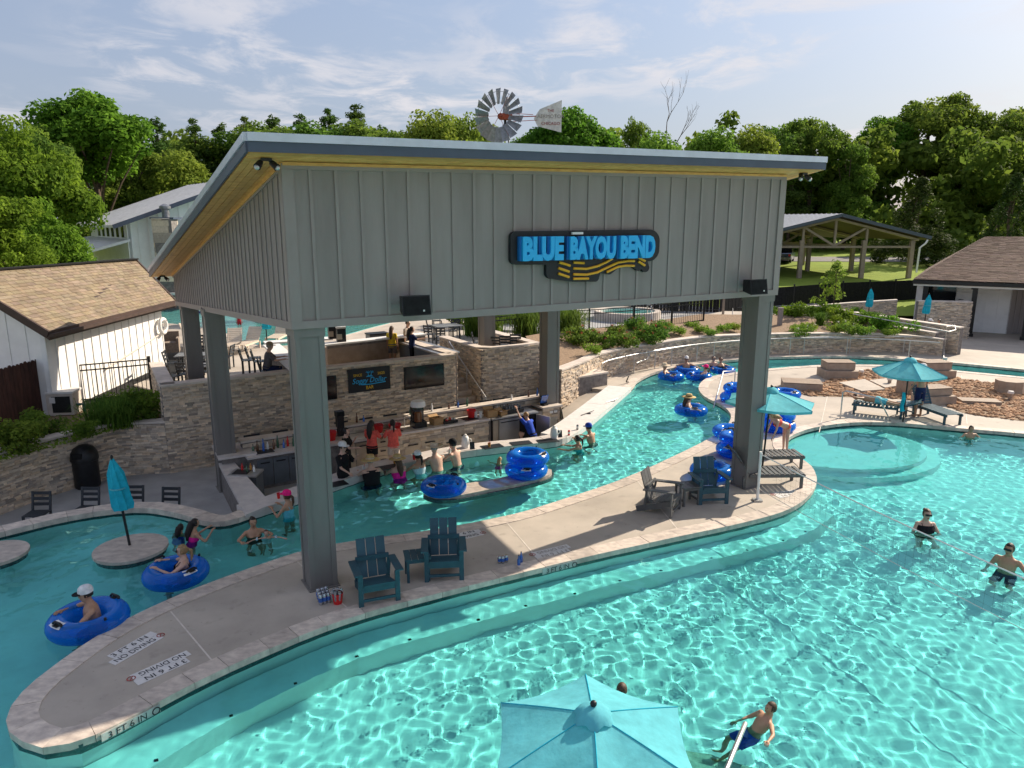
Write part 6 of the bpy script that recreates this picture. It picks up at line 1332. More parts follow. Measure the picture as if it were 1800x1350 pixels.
stc = thing('steel_prep_table', 'steel prep table in the upper bar behind the long wall', 'prep table', (0, 0, 0)); pxbox(698, 600, 770, 622, ZP + .92, .9, ZP + .86, 'top', 'steel', stc); pxbox(702, 604, 766, 624, ZP + .85, .7, ZP, 'cabinet', 'cabinet_dark', stc)
for k, (u, v, nm) in enumerate([(585, 595, 'left'), (600, 600, 'right')]):
    t = thing('coffee_machine', 'dark drink dispenser on the upper bar top, ' + nm + ' of two', 'dispenser', P(u, v, ZP + 1.15)); b = MB(); b.box(0, 0, .25, .32, .3, .5, .4); b.build('body', 'black', t); b = MB(); b.box(0, 0, .54, .34, .32, .07, .4); b.build('lid', 'white_plastic', t); b = MB(); b.box(-.02, -.16, .2, .18, .04, .2, .4); b.build('spout', 'cabinet_steel', t)
sv = thing('service_cabinet', 'dark service cabinet standing inside the upper bar', 'cabinet', P(660, 622, ZP + .3)); b = MB(); b.box(0, .5, .3, .8, .5, .9, BROT); b.build('body', 'cabinet_dark', sv); b = MB(); b.box(0, .5, .77, .86, .56, .05, BROT); b.build('top', 'black', sv)
# cream sun loungers and wicker seats beyond
def lounger(loc, rz, lab, mt='poly_grey', back=55, grp=None, L=1.95):
    """chaise; feet towards +x, backrest at -x"""
    t = thing('sun_lounger', lab, 'lounger', loc, rz, grp); w = .64
    for i in (-1, 1):
        b = MB(); b.box(.28, i * (w / 2 - .025), .33, L - .55, .045, .07); b.build('side_rail', mt, t)
        for x in (-.55, L / 2 - .08): b = MB(); b.box(x, i * (w / 2 - .03), .16, .07, .05, .32); b.build('leg', mt, t)
    n = 11
    for k in range(n): b = MB(); b.box(-.42 + (L / 2 + .42) * (k + .5) / n, 0, .375, .085, w - .02, .022); b.build('seat_slat', mt, t)
    ca, sa = math.cos(R(back)), math.sin(R(back))
    for k in range(7): q = .06 + .1 * k; b = MB(); b.obox((-.44 - ca * q, 0, .38 + sa * q), (ca * .042, 0, -sa * .042), (0, w / 2 - .01, 0), (sa * .011, 0, ca * .011)); b.build('back_slat', mt, t)
    for i in (-1, 1): b = MB(); b.beam((-.42, i * (w / 2 - .05), .36), (-.44 - ca * .74, i * (w / 2 - .05), .365 + sa * .74), .03, .04); b.build('back_rail', mt, t)
    return t
def atz(u, v, z): return P(u, v, z)
lounger(P(1345, 822, 0) + Vector((0, .1, 0)), R(4), 'dark slatted lounger right of the front right column, farther of two', back=58); lounger(P(1338, 852, 0), R(2), 'dark slatted lounger right of the front right column, nearer of two', back=58)
lounger(P(1638, 735, 0), R(-80), 'empty dark lounger with raised back beside the open parasol', 'poly_navy', 62); lounger(P(1552, 730, 0), R(150), 'dark lounger with a sunbather lying on it by the pool', 'poly_navy', 22)
for k, (u, v, rz) in enumerate([(437, 615, -95), (490, 603, -90), (385, 620, -60), (412, 618, -75), (345, 605, -40)]): lounger(P(u, v, ZP), R(rz), 'cream slatted lounger on the upper terrace, ' + ['behind the upper bar stools', 'by the folded parasol at the far pool', 'left of the second column', 'just behind the second column', 'near the rear column'][k], 'lounge_cream', 50, 'cream loungers')
ws = thing('wicker_chair', 'brown wicker armchair on the terrace beside the cabin', 'armchair', P(300, 618, ZP), R(20)); b = MB(); b.box(0, 0, .22, .75, .7, .44); b.build('seat', 'wicker', ws); b = MB(); b.box(0, .33, .6, .75, .12, .5); b.build('backrest', 'wicker', ws)
for i in (-1, 1): b = MB(); b.box(i * .33, -.02, .52, .1, .66, .2); b.build('arm', 'wicker', ws)
# ---- adirondack chairs and side tables on the island
def adirondack(loc, rz, lab, mt):
    """sitter faces -y"""
    t = thing('adirondack_chair', lab, 'chair', loc, rz, 'adirondack chairs on the island')
    for k in range(3): m = MB(); x = -.175 + .175 * k; m.obox((x, .36, .60), (.08, 0, 0), (0, .10, .335), (0, .011, -.003)); m.build('back_slat', mt, t)
    for k in range(5): m = MB(); y = -.30 + .125 * k; m.obox((0, y, .39 - .035 * k), (.27, 0, 0), (0, .056, -.014), (0, 0, .012)); m.build('seat_slat', mt, t)
    for i in (-1, 1):
        m = MB(); m.obox((i * .355, -.02, .60), (.065, 0, 0), (0, .36, -.02), (0, 0, .014)); m.build('arm', mt, t)
        m = MB(); m.box(i * .32, -.31, .295, .085, .035, .59); m.build('leg', mt, t)
        m = MB(); m.beam((i * .285, -.33, .33), (i * .285, .52, .05), .03, .13, (0, 0, 1)); m.build('side_rail', mt, t)
        m = MB(); m.beam((i * .30, .28, .58), (i * .27, .34, .1), .07, .035, (0, 1, 0)); m.build('rear_post', mt, t)
    m = MB(); m.box(0, -.325, .33, .56, .025, .11); m.build('apron', mt, t); m = MB(); m.box(0, -.315, .12, .56, .03, .05); m.build('stretcher', mt, t); m = MB(); m.box(0, .30, .62, .6, .04, .08); m.build('back_brace', mt, t)
    return t
adirondack(P(662, 1048, 0), facing((.36, -.93)), 'navy adirondack chair beside the front left column', 'poly_navy'); adirondack(P(781, 1008, 0), facing((.10, -1)), 'navy adirondack chair right of the small side table', 'poly_navy')
adirondack(P(1164, 898, 0), facing((.86, -.5)), 'grey adirondack chair turned right, left of its side table', 'poly_grey'); adirondack(P(1245, 878, 0), facing((.12, -1)), 'navy adirondack chair left of the front right column', 'poly_navy')
def side_table(loc, rz, lab, mt):
    t = thing('side_table', lab, 'side table', loc, rz)
    for k in range(4): m = MB(); m.box(-.18 + .12 * k, 0, .45, .112, .46, .022); m.build('top_slat', mt, t)
    for i in (-1, 1):
        for j in (-1, 1): m = MB(); m.box(i * .19, j * .19, .22, .045, .045, .44); m.build('leg', mt, t)
    for i in (-1, 1): m = MB(); m.box(i * .19, 0, .12, .03, .34, .04); m.build('stretcher', mt, t); m = MB(); m.box(0, i * .19, .40, .34, .03, .05); m.build('apron', mt, t)
side_table(P(734, 1014, 0), .25, 'slatted side table between the two navy chairs', 'poly_navy'); side_table(P(1207, 884, 0), .3, 'slatted grey side table between the two right-hand chairs', 'poly_grey'); side_table(P(1592, 730, 0), .3, 'dark side table under the open parasol', 'poly_navy')
# ---- drinks left on the island deck
def can(p, lab, mt, grp, h=.16):
    t = thing('drink_can', lab, 'can', p, 0, grp); b = MB(); b.lathe([(.03, 0), (.036, .012), (.036, h - .02), (.028, h)], 12); b.build('body', mt, t, 50); b = MB(); b.lathe([(.0375, h * .3), (.0375, h * .7)], 12); b.build('label_band', 'white_plastic' if mt != 'can_silver' else 'bottle_blue', t)
for k, (u, v) in enumerate([(560, 1052), (567, 1050), (574, 1048), (562, 1058), (569, 1056), (576, 1054), (564, 1063), (571, 1061), (578, 1059)]): can(P(u, v, 0), 'silver drink can in the cluster at the foot of the front left column', 'can_silver', 'cans at the column foot', .19)
bucket(P(594, 1060, 0), 'red bucket of cans at the foot of the front left column', r=.10, h=.2, fill='can_silver')
for k, (u, v) in enumerate([(878, 990), (884, 990), (890, 988)]): can(P(u, v, 0), ['left', 'middle', 'right'][k] + ' can of the row of three on the sunlit island', 'can_silver', 'three pale cans', .15)
for k, (u, v) in enumerate([(912, 994), (916, 988)]): bottle(P(u, v, 0), 'bottle_blue', .22, .032, 'blue bottle standing ' + ['nearest the pool edge', 'just behind the other one'][k] + ' on the sunlit island', 'two blue bottles')
# ---- litter bin, pool heater
tb = thing('litter_bin', 'black domed litter bin against the planter wall', 'bin', P(155, 855, BAR_Z)); b = MB(); b.lathe([(.30, 0), (.33, .05), (.33, .78), (.35, .8)], 20); b.build('body', 'black', tb, 40); b = MB(); b.lathe([(.36, .8), (.36, .86), (.34, 1.0), (.25, 1.15), (.1, 1.22), (0, 1.23)], 20); b.build('dome_lid', 'black', tb, 40); b = MB(); b.box(0, -.33, .98, .26, .08, .14); b.build('opening', 'screen_mesh', tb)
ht = thing('pool_heater', 'boxy beige pool heater with dark grille by the iron fence', 'pool heater', P(116, 727, .72), R(8)); b = MB(); b.box(0, 0, .36, .75, .6, .66); b.build('cabinet', 'cap_stone', ht); b = MB(); b.box(0, 0, .72, .8, .65, .06); b.build('top', 'marker_white', ht); b = MB(); b.box(.04, -.305, .36, .52, .02, .5); b.build('grille', 'black', ht); b = MB(); b.box(-.2, -.318, .5, .16, .01, .18); b.build('label_plate', 'marker_white', ht); b = MB(); b.tube([(.4, -.1, .3), (.6, -.15, .32), (.62, -.15, .0)], .05, 8); b.build('pipe', 'poly_navy', ht)

# ---- river tubes
def tube_proto():
    t = thing('river_tube', 'x', 'tube', (0, 0, 0)); b = MB(); b.torus((0, 0, .17), .39, .175, 36, 16, .92); rg = b.build('ring', 'vinyl_blue', t, 180)
    for a in (35, 215):
        b = MB(); x, y = .45 * math.cos(R(a)), .45 * math.sin(R(a)); tx, ty = -math.sin(R(a)), math.cos(R(a)); b.tube([(x - tx * .1, y - ty * .1, .325), (x - tx * .06, y - ty * .06, .36), (x + tx * .06, y + ty * .06, .36), (x + tx * .1, y + ty * .1, .325)], .02, 6); b.box(x, y, .325, .1, .1, .012, R(a)); b.build('handle', 'handle_black', t)
    b = MB(); a = R(300); b.tube([(.47 * math.cos(a), .47 * math.sin(a), .31), (.47 * math.cos(a), .47 * math.sin(a), .35)], .02, 8); b.build('valve', 'handle_black', t)
    me = text_mesh('River', .14, .002); q = mobj('logo_print', me, 'white_plastic', t); q.location = (-.36, .1, .336); q.rotation_euler = (R(-4), R(-6), R(115)); bpy.data.objects.remove(q)
    b = MB(); vs = [((.39 + .177 * math.cos(R(bb))) * math.cos(R(aa)), (.39 + .177 * math.cos(R(bb))) * math.sin(R(aa)), .17 + .177 * .92 * math.sin(R(bb))) for aa in (196, 206, 216, 226) for bb in (50, 65, 80, 95)]; b.add(vs, [(i * 4 + j, (i + 1) * 4 + j, (i + 1) * 4 + j + 1, i * 4 + j + 1) for i in range(3) for j in range(3) if (i + j) % 2 == 0 or i == 1]); b.build('printed_mark', 'white_plastic', t)
    return t
tb0 = tube_proto(); TUBES = [0]
def rtube(u, v, z, lab, rz=None, tilt=(0, 0), s=1.0, dp=None):
    p = (dp if dp is not None else P(u, v, z)); rz = random.uniform(0, 6.28) if rz is None else rz
    if TUBES[0] == 0: o = tb0; o.location = p; o.rotation_euler = (tilt[0], tilt[1], rz); o['label'] = lab; o['group'] = 'blue river tubes'; o.scale = (s,) * 3
    else: o = clone(tb0, p, rz, lab, 'blue river tubes', s); o.rotation_euler = (tilt[0], tilt[1], rz)
    TUBES[0] += 1
    for c in o.children: c.cycles.is_caustics_receiver = True
    return o
WT = WATER_Z - .06
TB = {}
rtube(780, 866, .03, 'blue tube lying on the left end of the stone swim table', .4)
rtube(925, 836, .03, 'lower blue tube of the stack of two on the stone swim table', 1.0); p = P(925, 836, .03); rtube(0, 0, 0, 'upper blue tube of the stack of two on the stone swim table', 2.1, dp=p + Vector((.04, .03, .325)))
TB['man'] = rtube(158, 1108, WT, 'blue tube carrying the man in the black and white cap', .5, (0, 0), 1.12); TB['woman'] = rtube(311, 1022, WT, 'blue tube carrying the woman holding a can', 2.0, (0, 0), 1.06)
TB['hat'] = rtube(1214, 729, WT, 'blue tube carrying the woman in a straw hat mid river', 1.0, s=1.04); TB['a'] = rtube(1179, 668, WT, 'blue tube of the left rider in the group of three', 1.0); TB['b'] = rtube(1207, 657, WT, 'blue tube of the rear rider in the group of three', 2.0); TB['c'] = rtube(1228, 668, WT, 'blue tube of the pink-capped rider in the group of three', 3.0); TB['d'] = rtube(1270, 657, WT, 'blue tube of the rider beside the standing woman in sunglasses', 4.0)
rtube(1250, 838, .0, 'blue tube lying on the island behind the navy chair', .7); p = P(1293, 800, 0); rtube(0, 0, 0, 'lower blue tube of the stack behind the front right column', .2, dp=p); rtube(0, 0, 0, 'second blue tube of the stack behind the front right column', 1.2, dp=p + Vector((.05, 0, .325))); rtube(1284, 768, 0, 'blue tube on the island edge behind the column stack', .4)
rtube(1292, 706, .0, 'lower blue tube on the deck by the river handrail', .9); p = P(1292, 706, 0); rtube(0, 0, 0, 'upper blue tube on the deck by the river handrail', 2.9, dp=p + Vector((.12, .05, .325))); rtube(1380, 700, 0, 'blue tube lying on the deck right of the column, behind the parasol', 1.4); rtube(1366, 756, .0, 'lower blue tube beside the bending girl', 2.2); p = P(1366, 756, 0); rtube(0, 0, 0, 'upper blue tube beside the bending girl', 2.6, dp=p + Vector((-.03, .02, .325)))
# ---- stone swim table and round stone discs standing in the water
swt = thing('swim_table', 'long stone swim table standing in the river before the bar', 'table', (0, 0, 0)); ol = catmull([v2(P(u, v, .03)) for u, v in [(744, 862), (760, 872), (800, 873), (860, 862), (920, 850), (962, 838), (974, 829), (966, 823), (925, 828), (860, 842), (790, 852)]], .12, True)
m = MB(); m.prism(offset(ol, .06, True), -.05, .03); m.build('top_slab', 'coping', swt); m = MB(); m.prism(ol, -.16, -.05); m.build('mosaic_rim', 'tile_band', swt); c = sum(ol, Vector((0, 0))) / len(ol); m = MB()
for q in (P(790, 862, -.2), P(925, 842, -.2)): m = MB(); m.lathe([(.28, FLOOR_Z), (.22, -.5), (.3, -.16)], 16, (q.x, q.y, 0)); m.build('pedestal', 'plaster', swt, 40).cycles.is_caustics_receiver = True
for k, (u, v, r_) in enumerate([(230, 962, .70), (-12, 972, .62)]):
    q = P(u, v, .03); t = thing('stone_disc_table', ['round stone disc in the river holding the folded parasol', 'round stone disc in the river cut by the left edge'][k], 'table', (q.x, q.y, FLOOR_Z)); z = -FLOOR_Z; b = MB(); b.lathe([(r_, z - .03), (r_, z + .03), (0, z + .03)], 32); b.build('top_slab', 'coping', t, 40); b = MB(); b.lathe([(r_ - .05, z - .15), (r_ - .03, z - .03)], 32); b.build('mosaic_rim', 'tile_band', t); b = MB(); b.lathe([(.3, 0), (.25, z - .15)], 16); b.build('pedestal', 'plaster', t)
# ---- parasols
def folded(base, h, lab, lean=(0, 0), s=1.0):
    t = thing('folded_parasol', lab, 'parasol', base, 0, 'turquoise parasols'); top = Vector((lean[0], lean[1], h)); b = MB(); b.tube([(0, 0, 0), top], .022 * s + .005, 8); b.build('pole', 'black', t)
    b = MB(); n = 16; vs = []; prof = [(0, .02), (.04, .05), (.10, .09), (.17, .14), (.34, .17), (.52, .20), (.58, .17)]; rq = random.Random(2)
    wv = [rq.uniform(.72, 1.25) if i % 2 else rq.uniform(.55, .8) for i in range(n)]
    for q, r_ in prof:
        z = h - q * 1.85 * s; c = top * (z / h)
        for i in range(n): a = 2 * math.pi * i / n + q * 1.2; rr = r_ * s * wv[i]; vs.append((c.x + rr * math.cos(a), c.y + rr * math.sin(a), z))
    b.add(vs, [(j * n + i, j * n + (i + 1) % n, (j + 1) * n + (i + 1) % n, (j + 1) * n + i)[::-1] for j in range(len(prof) - 1) for i in range(n)]); cn = b.build('canopy', 'canvas_fold', t, 50); b = MB(); c = top * ((h - .65 * s) / h); b.torus((c.x, c.y, h - .62 * s), .15 * s, .018, 16, 6); b.build('tie_strap', 'canvas', cn)
    b = MB(); b.ell((top.x, top.y, h + .02), .03, .03, .05, 8, 6); b.build('finial', 'black', t); return t
q = P(228, 958, .03); folded(q, 1.85, 'folded turquoise parasol on the round stone disc', (-.18, .05))
folded(Vector((20.75, 42.6, .0)), 2.75, 'folded turquoise parasol in front of the dark fence'); folded(Vector((22.9, 40.6, 0)), 2.6, 'folded turquoise parasol in front of the stone block wall', (.12, 0)); folded(P(372, 622, ZP), 2.35, 'folded turquoise parasol on the terrace left of the second column'); folded(P(470, 610, ZP), 1.9, 'folded turquoise parasol at the far pool edge')
def parasol(base, h, r, lab, rot=0.0, drop=.42, vent=True, tilt=(0, 0), nside=6):
    t = thing('open_parasol', lab, 'parasol', base, 0, 'turquoise parasols'); b = MB(); b.tube([(0, 0, 0), (tilt[0] * h, tilt[1] * h, h)], .025, 10); b.build('pole', 'black', t)
    ax = Vector((tilt[0], tilt[1], 1)).normalized(); M = ax.to_track_quat('Z', 'Y').to_matrix(); O = ax * h; K = 6
    for i in range(nside):
        a0, a1 = rot + 2 * math.pi * i / nside, rot + 2 * math.pi * (i + 1) / nside; b = MB(); vs = []
        for j in range(K + 1):
            f = .06 + .94 * j / K
            for k in range(K + 1):
                g = k / K; p0 = Vector((math.cos(a0), math.sin(a0), 0)); p1 = Vector((math.cos(a1), math.sin(a1), 0)); q = p0.lerp(p1, g) * (r * f); sag = .05 * r * math.sin(math.pi * g) * f; z = -drop * (f ** 1.12) - sag * .8; q *= (1 - .035 * math.sin(math.pi * g) * f); vs.append(O + M @ Vector((q.x, q.y, z)))
        b.add(vs, [(j * (K + 1) + k, (j + 1) * (K + 1) + k, (j + 1) * (K + 1) + k + 1, j * (K + 1) + k + 1) for j in range(K) for k in range(K)])
        e = [vs[K * (K + 1) + k] for k in range(K + 1)]; b.add(e + [x + Vector((0, 0, -.07)) - (x - O).normalized() * .01 for x in e], [(k, K + 1 + k, K + 2 + k, k + 1) for k in range(K)]); b.build('canopy_panel', 'canvas', t, 60)
        b = MB(); pt_ = O + M @ Vector((math.cos(a0) * r * .99, math.sin(a0) * r * .99, -drop - .02)); b.tube([O + ax * -.08, pt_ + Vector((0, 0, -.01))], .011, 6); b.build('rib', 'black', t); b = MB(); b.tube([O + M @ Vector((math.cos(a0) * r * (.08 + .92 * j / 6), math.sin(a0) * r * (.08 + .92 * j / 6), -drop * ((.08 + .92 * j / 6) ** 1.12) + .004)) for j in range(7)], .0055, 5); b.build('seam', 'canvas_fold', t); b = MB(); s0 = ax * (h - .62); b.tube([s0, O.lerp(pt_, .5) + Vector((0, 0, -.03))], .008, 5); b.build('strut', 'black', t)
    if vent:
        n = 24; b = MB(); vs = []
        for q, z in ((.02, .09), (.1, .075), (.17, .02), (.2, -.035)):
            for i in range(n): a = 2 * math.pi * i / n; w = (1 + .10 * math.cos(6 * (a - rot)) * (q > .1)); zz = z - (.02 * math.cos(6 * (a - rot)) if q > .15 else 0); vs.append(O + M @ Vector((q * w * math.cos(a), q * w * math.sin(a), zz)))
        b.add(vs, [(j * n + i, j * n + (i + 1) % n, (j + 1) * n + (i + 1) % n, (j + 1) * n + i)[::-1] for j in range(3) for i in range(n)]); b.build('vent_cap', 'canvas', t, 60)
    b = MB(); b.ell(O + ax * .115, .035, .035, .035, 10, 8); b.build('finial', 'black', t); return t
nb_ = P(1043, 1247, 1.75); parasol((nb_.x, nb_.y, -.32), 2.02, 1.1, 'near open turquoise parasol cut by the bottom edge', rot=R(88), drop=.30)
q = P(1587, 742, 0); parasol(q, 2.1, 1.12, 'open turquoise parasol over the lounger on the right deck', rot=R(20), drop=.42); q = P(1338, 838, 0); parasol(q, 2.3, 1.2, 'open turquoise parasol behind the front right column', rot=R(5), drop=.3, tilt=(.05, .03))
tag(MB().tube([(0, 0, 0), (.02, -.01, -.2), (-.02, .0, -.45), (.03, .01, -.62)], [.05, .07, .06, .09], 8).build('towel', 'canvas_fold'), 'turquoise towel hanging from the pole of the right parasol', 'towel').location = P(1589, 690, 1.0)
# ---- volleyball net across the pool
vp0, vp1 = P(1331, 880, 0), Vector((9.3, 7.2, 0)); net = thing('volleyball_net', 'water volleyball net stretched across the near pool from the right column', 'net', vp0); dv = vp1 - vp0
pst = MB(); pst.tube([(0, 0, 0), (0, 0, 1.22)], .035, 10); pst.build('post', 'white_paint', net, 40); pst = MB(); pst.box(0, 0, .02, .2, .2, .04); pst.build('post_base', 'steel', net)
def sagl(f, z, sg): p = dv * f; return (p.x, p.y, z - sg * 4 * f * (1 - f))
m = MB(); m.tube([sagl(i / 16, 1.16, .14) for i in range(17)], .015, 6); m.build('top_tape', 'white_paint', net); m = MB(); m.tube([sagl(i / 16, .30, .10) for i in range(17)], .007, 6); m.build('bottom_rope', 'marker_white', net); m = MB()
for i in range(60):
    f = .06 + .94 * i / 60; a, b_ = sagl(f, 1.15, .14), sagl(f, .30, .10); m.tube([a, b_], .0013, 3, False)
for k in range(1, 5):
    m.tube([sagl(.06 + .94 * i / 16, 1.16 - .19 * k, .14 - .009 * k) for i in range(17)], .0013, 3, False)
stuff(m.build('mesh', 'fence_black', net)); m = MB(); m.tube([(0, 0, 1.16), sagl(.06, 1.16, .14)], .008, 5); m.build('tie_rope', 'marker_white', net)
# ---- depth markers
def marker(p, rz, lab, faint=False, circ=True):
    t = thing('depth_marker', lab, 'depth marker', p, rz, 'painted depth markers'); tm = 'text_faint' if faint else 'text_dark'
    for k, (tx, y, w) in enumerate((('3 FT 6 IN', .085, .72), ('NO DIVING', -.085, .80))):
        b = MB(); b.box(-.06 * k, y, .003, w + .05, .165, .006); pl = b.build('tile', 'marker_white', t); me = text_mesh(tx, .15, .0008); co = np.array([v.co[:] for v in me.vertices]); q = mobj('lettering', me, tm, t); sx = (w - .12) / (co[:, 0].max() - co[:, 0].min()); q.scale = (sx, 1, 1); q.location = (-.05 - .03 * k - (co[:, 0].max() + co[:, 0].min()) / 2 * sx, y - .0, .0085)
    b = MB(); b.torus((0, 0, 0), .055, .008, 18, 5, .15); q = b.build('no_diving_symbol', 'text_red', t); q.location = (.38 , -.075, .0085); b = MB(); b.box(0, 0, 0, .1, .012, .002, R(45)); q = b.build('symbol_bar', 'text_red', t); q.location = (.38, -.075, .0085)
def edge_dir(a, b_): d = P(*b_) - P(*a); return math.atan2(d.y, d.x)
marker(P(240, 1136, .002), edge_dir((205, 1158), (275, 1118)), 'depth marker on the island tip, on the river side'); marker(P(281, 1176, .002), edge_dir((240, 1195), (322, 1158)) + math.pi, 'depth marker on the island tip, on the main pool side')
marker(P(818, 941, .002), edge_dir((780, 948), (850, 932)), 'depth marker behind the navy chair on the island'); marker(P(968, 971, .002), edge_dir((930, 980), (1005, 962)) + math.pi, 'faded depth marker in the sun on the middle of the island', True); marker(P(1385, 868, .002), R(200), 'faded depth marker at the rounded right end of the island', True)
def wallmark(u, v, idx_dir, lab):
    p = P(u, v, -.02); i = min(range(len(DECK)), key=lambda k: (DECK[k] - v2(p)).length); d = (DECK[(i + 2) % len(DECK)] - DECK[i - 2]).normalized(); n_ = Vector((d.y, -d.x)); c = DECK[i] + n_ * .006; t = thing('wall_depth_tile', lab, 'depth marker', (c.x, c.y, -.04), math.atan2(d.y, d.x), 'depth tiles on the pool edge'); b = MB(); b.box(0, .0, -.035, .78, .012, .13); b.build('tile', 'edge_tile', t)
    me = text_mesh('3 FT 6 IN', .17, .001); q = mobj('lettering', me, 'text_dark', t); q.rotation_euler = (R(90), 0, 0); q.location = (-.05, -.009, -.04); q.scale = (.78, .8, 1); b = MB(); b.torus((0, 0, 0), .05, .008, 16, 5); me = b.mesh('r'); me.transform(Matrix.Rotation(R(90), 4, 'X')); q = mobj('no_diving_symbol', me, 'text_dark', t); q.location = (.33, -.012, -.04)
wallmark(225, 1265, 1, '3 FT 6 IN tile on the pool edge below the island tip'); wallmark(975, 996, 1, '3 FT 6 IN tile on the pool edge below the middle of the island')
# ---- handrails
def rail(name, lab, pts, posts=(), r=.024, mt='steel'):
    o = Vector(pts[0]); t = thing(name, lab, 'handrail', o); m = MB(); m.tube([Vector(p) - o for p in pts], r, 8); m.build('rail', mt, t, 60)
    for a, b_ in posts: m = MB(); m.tube([Vector(a) - o, Vector(b_) - o], r * .9, 8); m.build('post', mt, t)
    return t
rl = offset(rw, -.42); q = rl[int(len(rl) * .12):int(len(rl) * .97)]; rail('handrail', 'long steel handrail in front of the curved retaining wall', [(p.x, p.y, .86) for p in q], [((p.x, p.y, 0), (p.x, p.y, .86)) for p in q[::5]])
bk = offset(BANK, .42); bk = bk[near(1135, 661):near(1655, 636)]; rail('handrail', 'steel handrail between the river walk and the water', [(p.x, p.y, .55 if i < 6 else .86) for i, p in enumerate(bk)], [((p.x, p.y, 0), (p.x, p.y, .86)) for p in bk[8::13]])
a = P(1290, 690, 0); rail('handrail', 'bent steel handrail at the river steps', [a, a + Vector((0, 0, .86)), a + Vector((-.5, -.1, .86)), P(1250, 722, WATER_Z) + Vector((0, 0, -.3))])
a = P(1477, 735, 0); rail('handrail', 'bent steel handrail entering the pool by the sunbather', [a, a + Vector((0, 0, .9)), a + Vector((.1, -.02, .95)), P(1545, 700, .9), P(1578, 765, WATER_Z - .5)])
a = P(1310, 1272, .62); rail('handrail', 'steel handrail rising from the water at the bottom edge beside the boy', [a + Vector((0, .03, -.05)), a, a.lerp(P(1275, 1355, .6), .5), P(1272, 1365, .62), P(1255, 1400, .2)], r=.03)
rail('handrail', 'pair of steel rails along the upper ramp behind the right bed', [P(1288, 565, 1.2), P(1288, 540, 1.2) + Vector((0, 0, .0)), P(1320, 541, 1.3), P(1440, 534, 1.5), P(1460, 540, 1.4)], [(P(1320, 541, 1.3) + Vector((0, 0, -.8)), P(1320, 541, 1.3)), (P(1420, 536, 1.45) + Vector((0, 0, -.8)), P(1420, 536, 1.45))], mt='galvanized')
# small cleats on the white ledge
for k, (u, v) in enumerate([(1103, 672), (1035, 727), (1078, 705)]):
    t = thing('ledge_fitting', ['dark tap fitting at the top end of the white ledge', 'black pole lying on the white ledge', 'steel bracket on the white ledge'][k], 'fitting', P(u, v, .055)); b = MB(); b.tube([(-.05, 0, .02), (0, 0, .16), (.06, .1, .24)] if k == 0 else [(-.3, -.3, .02), (.2, .25, .04)], .025 if k == 0 else .014, 6); b.build('arm', 'black' if k < 2 else 'steel', t); b = MB(); b.box(0, 0, .01, .12, .12, .02); b.build('base', 'black' if k < 2 else 'steel', t)
# ---- right deck: gravel bed, platforms, bollards
gb = catmull([v2(P(u, v, 0)) for u, v in [(1405, 692), (1450, 672), (1478, 658), (1540, 650), (1600, 655), (1660, 662), (1740, 673), (1830, 685), (1840, 738), (1740, 733), (1690, 725), (1650, 708), (1600, 703), (1530, 699), (1450, 697)]], .4, True)
m = MB(); m.prism(gb, -.05, .008); struct(m.build('gravel_bed', 'mulch')); rng = np.random.default_rng(12); m = MB(); cnt = 0
bx = np.array([(p.x, p.y) for p in gb]); icos = bmesh.new(); bmesh.ops.create_icosphere(icos, subdivisions=1, radius=1); iv = [v.co.copy() for v in icos.verts]; iF = [tuple(v.index for v in f.verts) for f in icos.faces]; icos.free()
while cnt < 2300:
    x, y = rng.uniform(bx[:, 0].min(), bx[:, 0].max()), rng.uniform(bx[:, 1].min(), bx[:, 1].max())
    if not inside(x, y, gb): continue
    s = rng.uniform(.045, .11); cnt += 1; k = rng.uniform(.6, 1.35); m.col = (k, k * .97, k * .93); a = rng.uniform(0, 6.28); sx, sy, sz = s * rng.uniform(.8, 1.5), s, s * rng.uniform(.5, .8)
    m.add([(x + (v.x * sx * math.cos(a) - v.y * sy * math.sin(a)), y + (v.x * sx * math.sin(a) + v.y * sy * math.cos(a)), .02 + v.z * sz) for v in iv], iF)
stuff(tag(m.build('river_rocks', 'rock'), 'tan river rocks filling the bed on the right deck', 'rocks'))
def slabp(pxs, z0, z1, name, lab, mt, cat): a = [v2(P(u, v, z1)) for u, v in pxs]; c = sum(a, Vector((0, 0))) / len(a); m = MB(); m.prism([x - c for x in a], 0, z1 - z0); o = tag(m.build(name, mt), lab, cat); o.location = (c.x, c.y, z0); return o
slabp([(1475, 672), (1520, 666), (1556, 684), (1515, 687)], .0, .09, 'stepping_slab', 'left pale stepping slab in the river-rock bed', 'deck', 'slab'); slabp([(1528, 668), (1572, 663), (1590, 676), (1556, 681)], 0, .09, 'stepping_slab', 'right pale stepping slab in the river-rock bed', 'deck', 'slab')
def platform(u, v, sx, sy, h, rz, lab, tier=None, rnd=False):
    t = thing('deck_platform', lab, 'platform', P(u, v, 0), rz); n = 5
    if rnd: b = MB(); b.lathe([(sx / 2, 0), (sx / 2, h), (0, h)], 10); b.build('base', 'bench_side', t, 30); return t
    b = MB(); b.box(0, 0, h / 2 - .01, sx, sy, h - .02); b.build('base', 'bench_side', t); hh = h
    if tier: b = MB(); b.box(tier[2], tier[3], h + tier[4] / 2 - .01, tier[0], tier[1], tier[4] - .02); b.build('upper_tier', 'bench_side', t); hh = h + tier[4]; sx, sy = tier[0], tier[1]
    ox, oy = (tier[2], tier[3]) if tier else (0, 0)
    for k in range(n): b = MB(); b.box(ox, oy - sy / 2 + sy * (k + .5) / n, hh + .006, sx + .03, sy / n - .008, .03); b.build('top_board', 'bench_top', t)
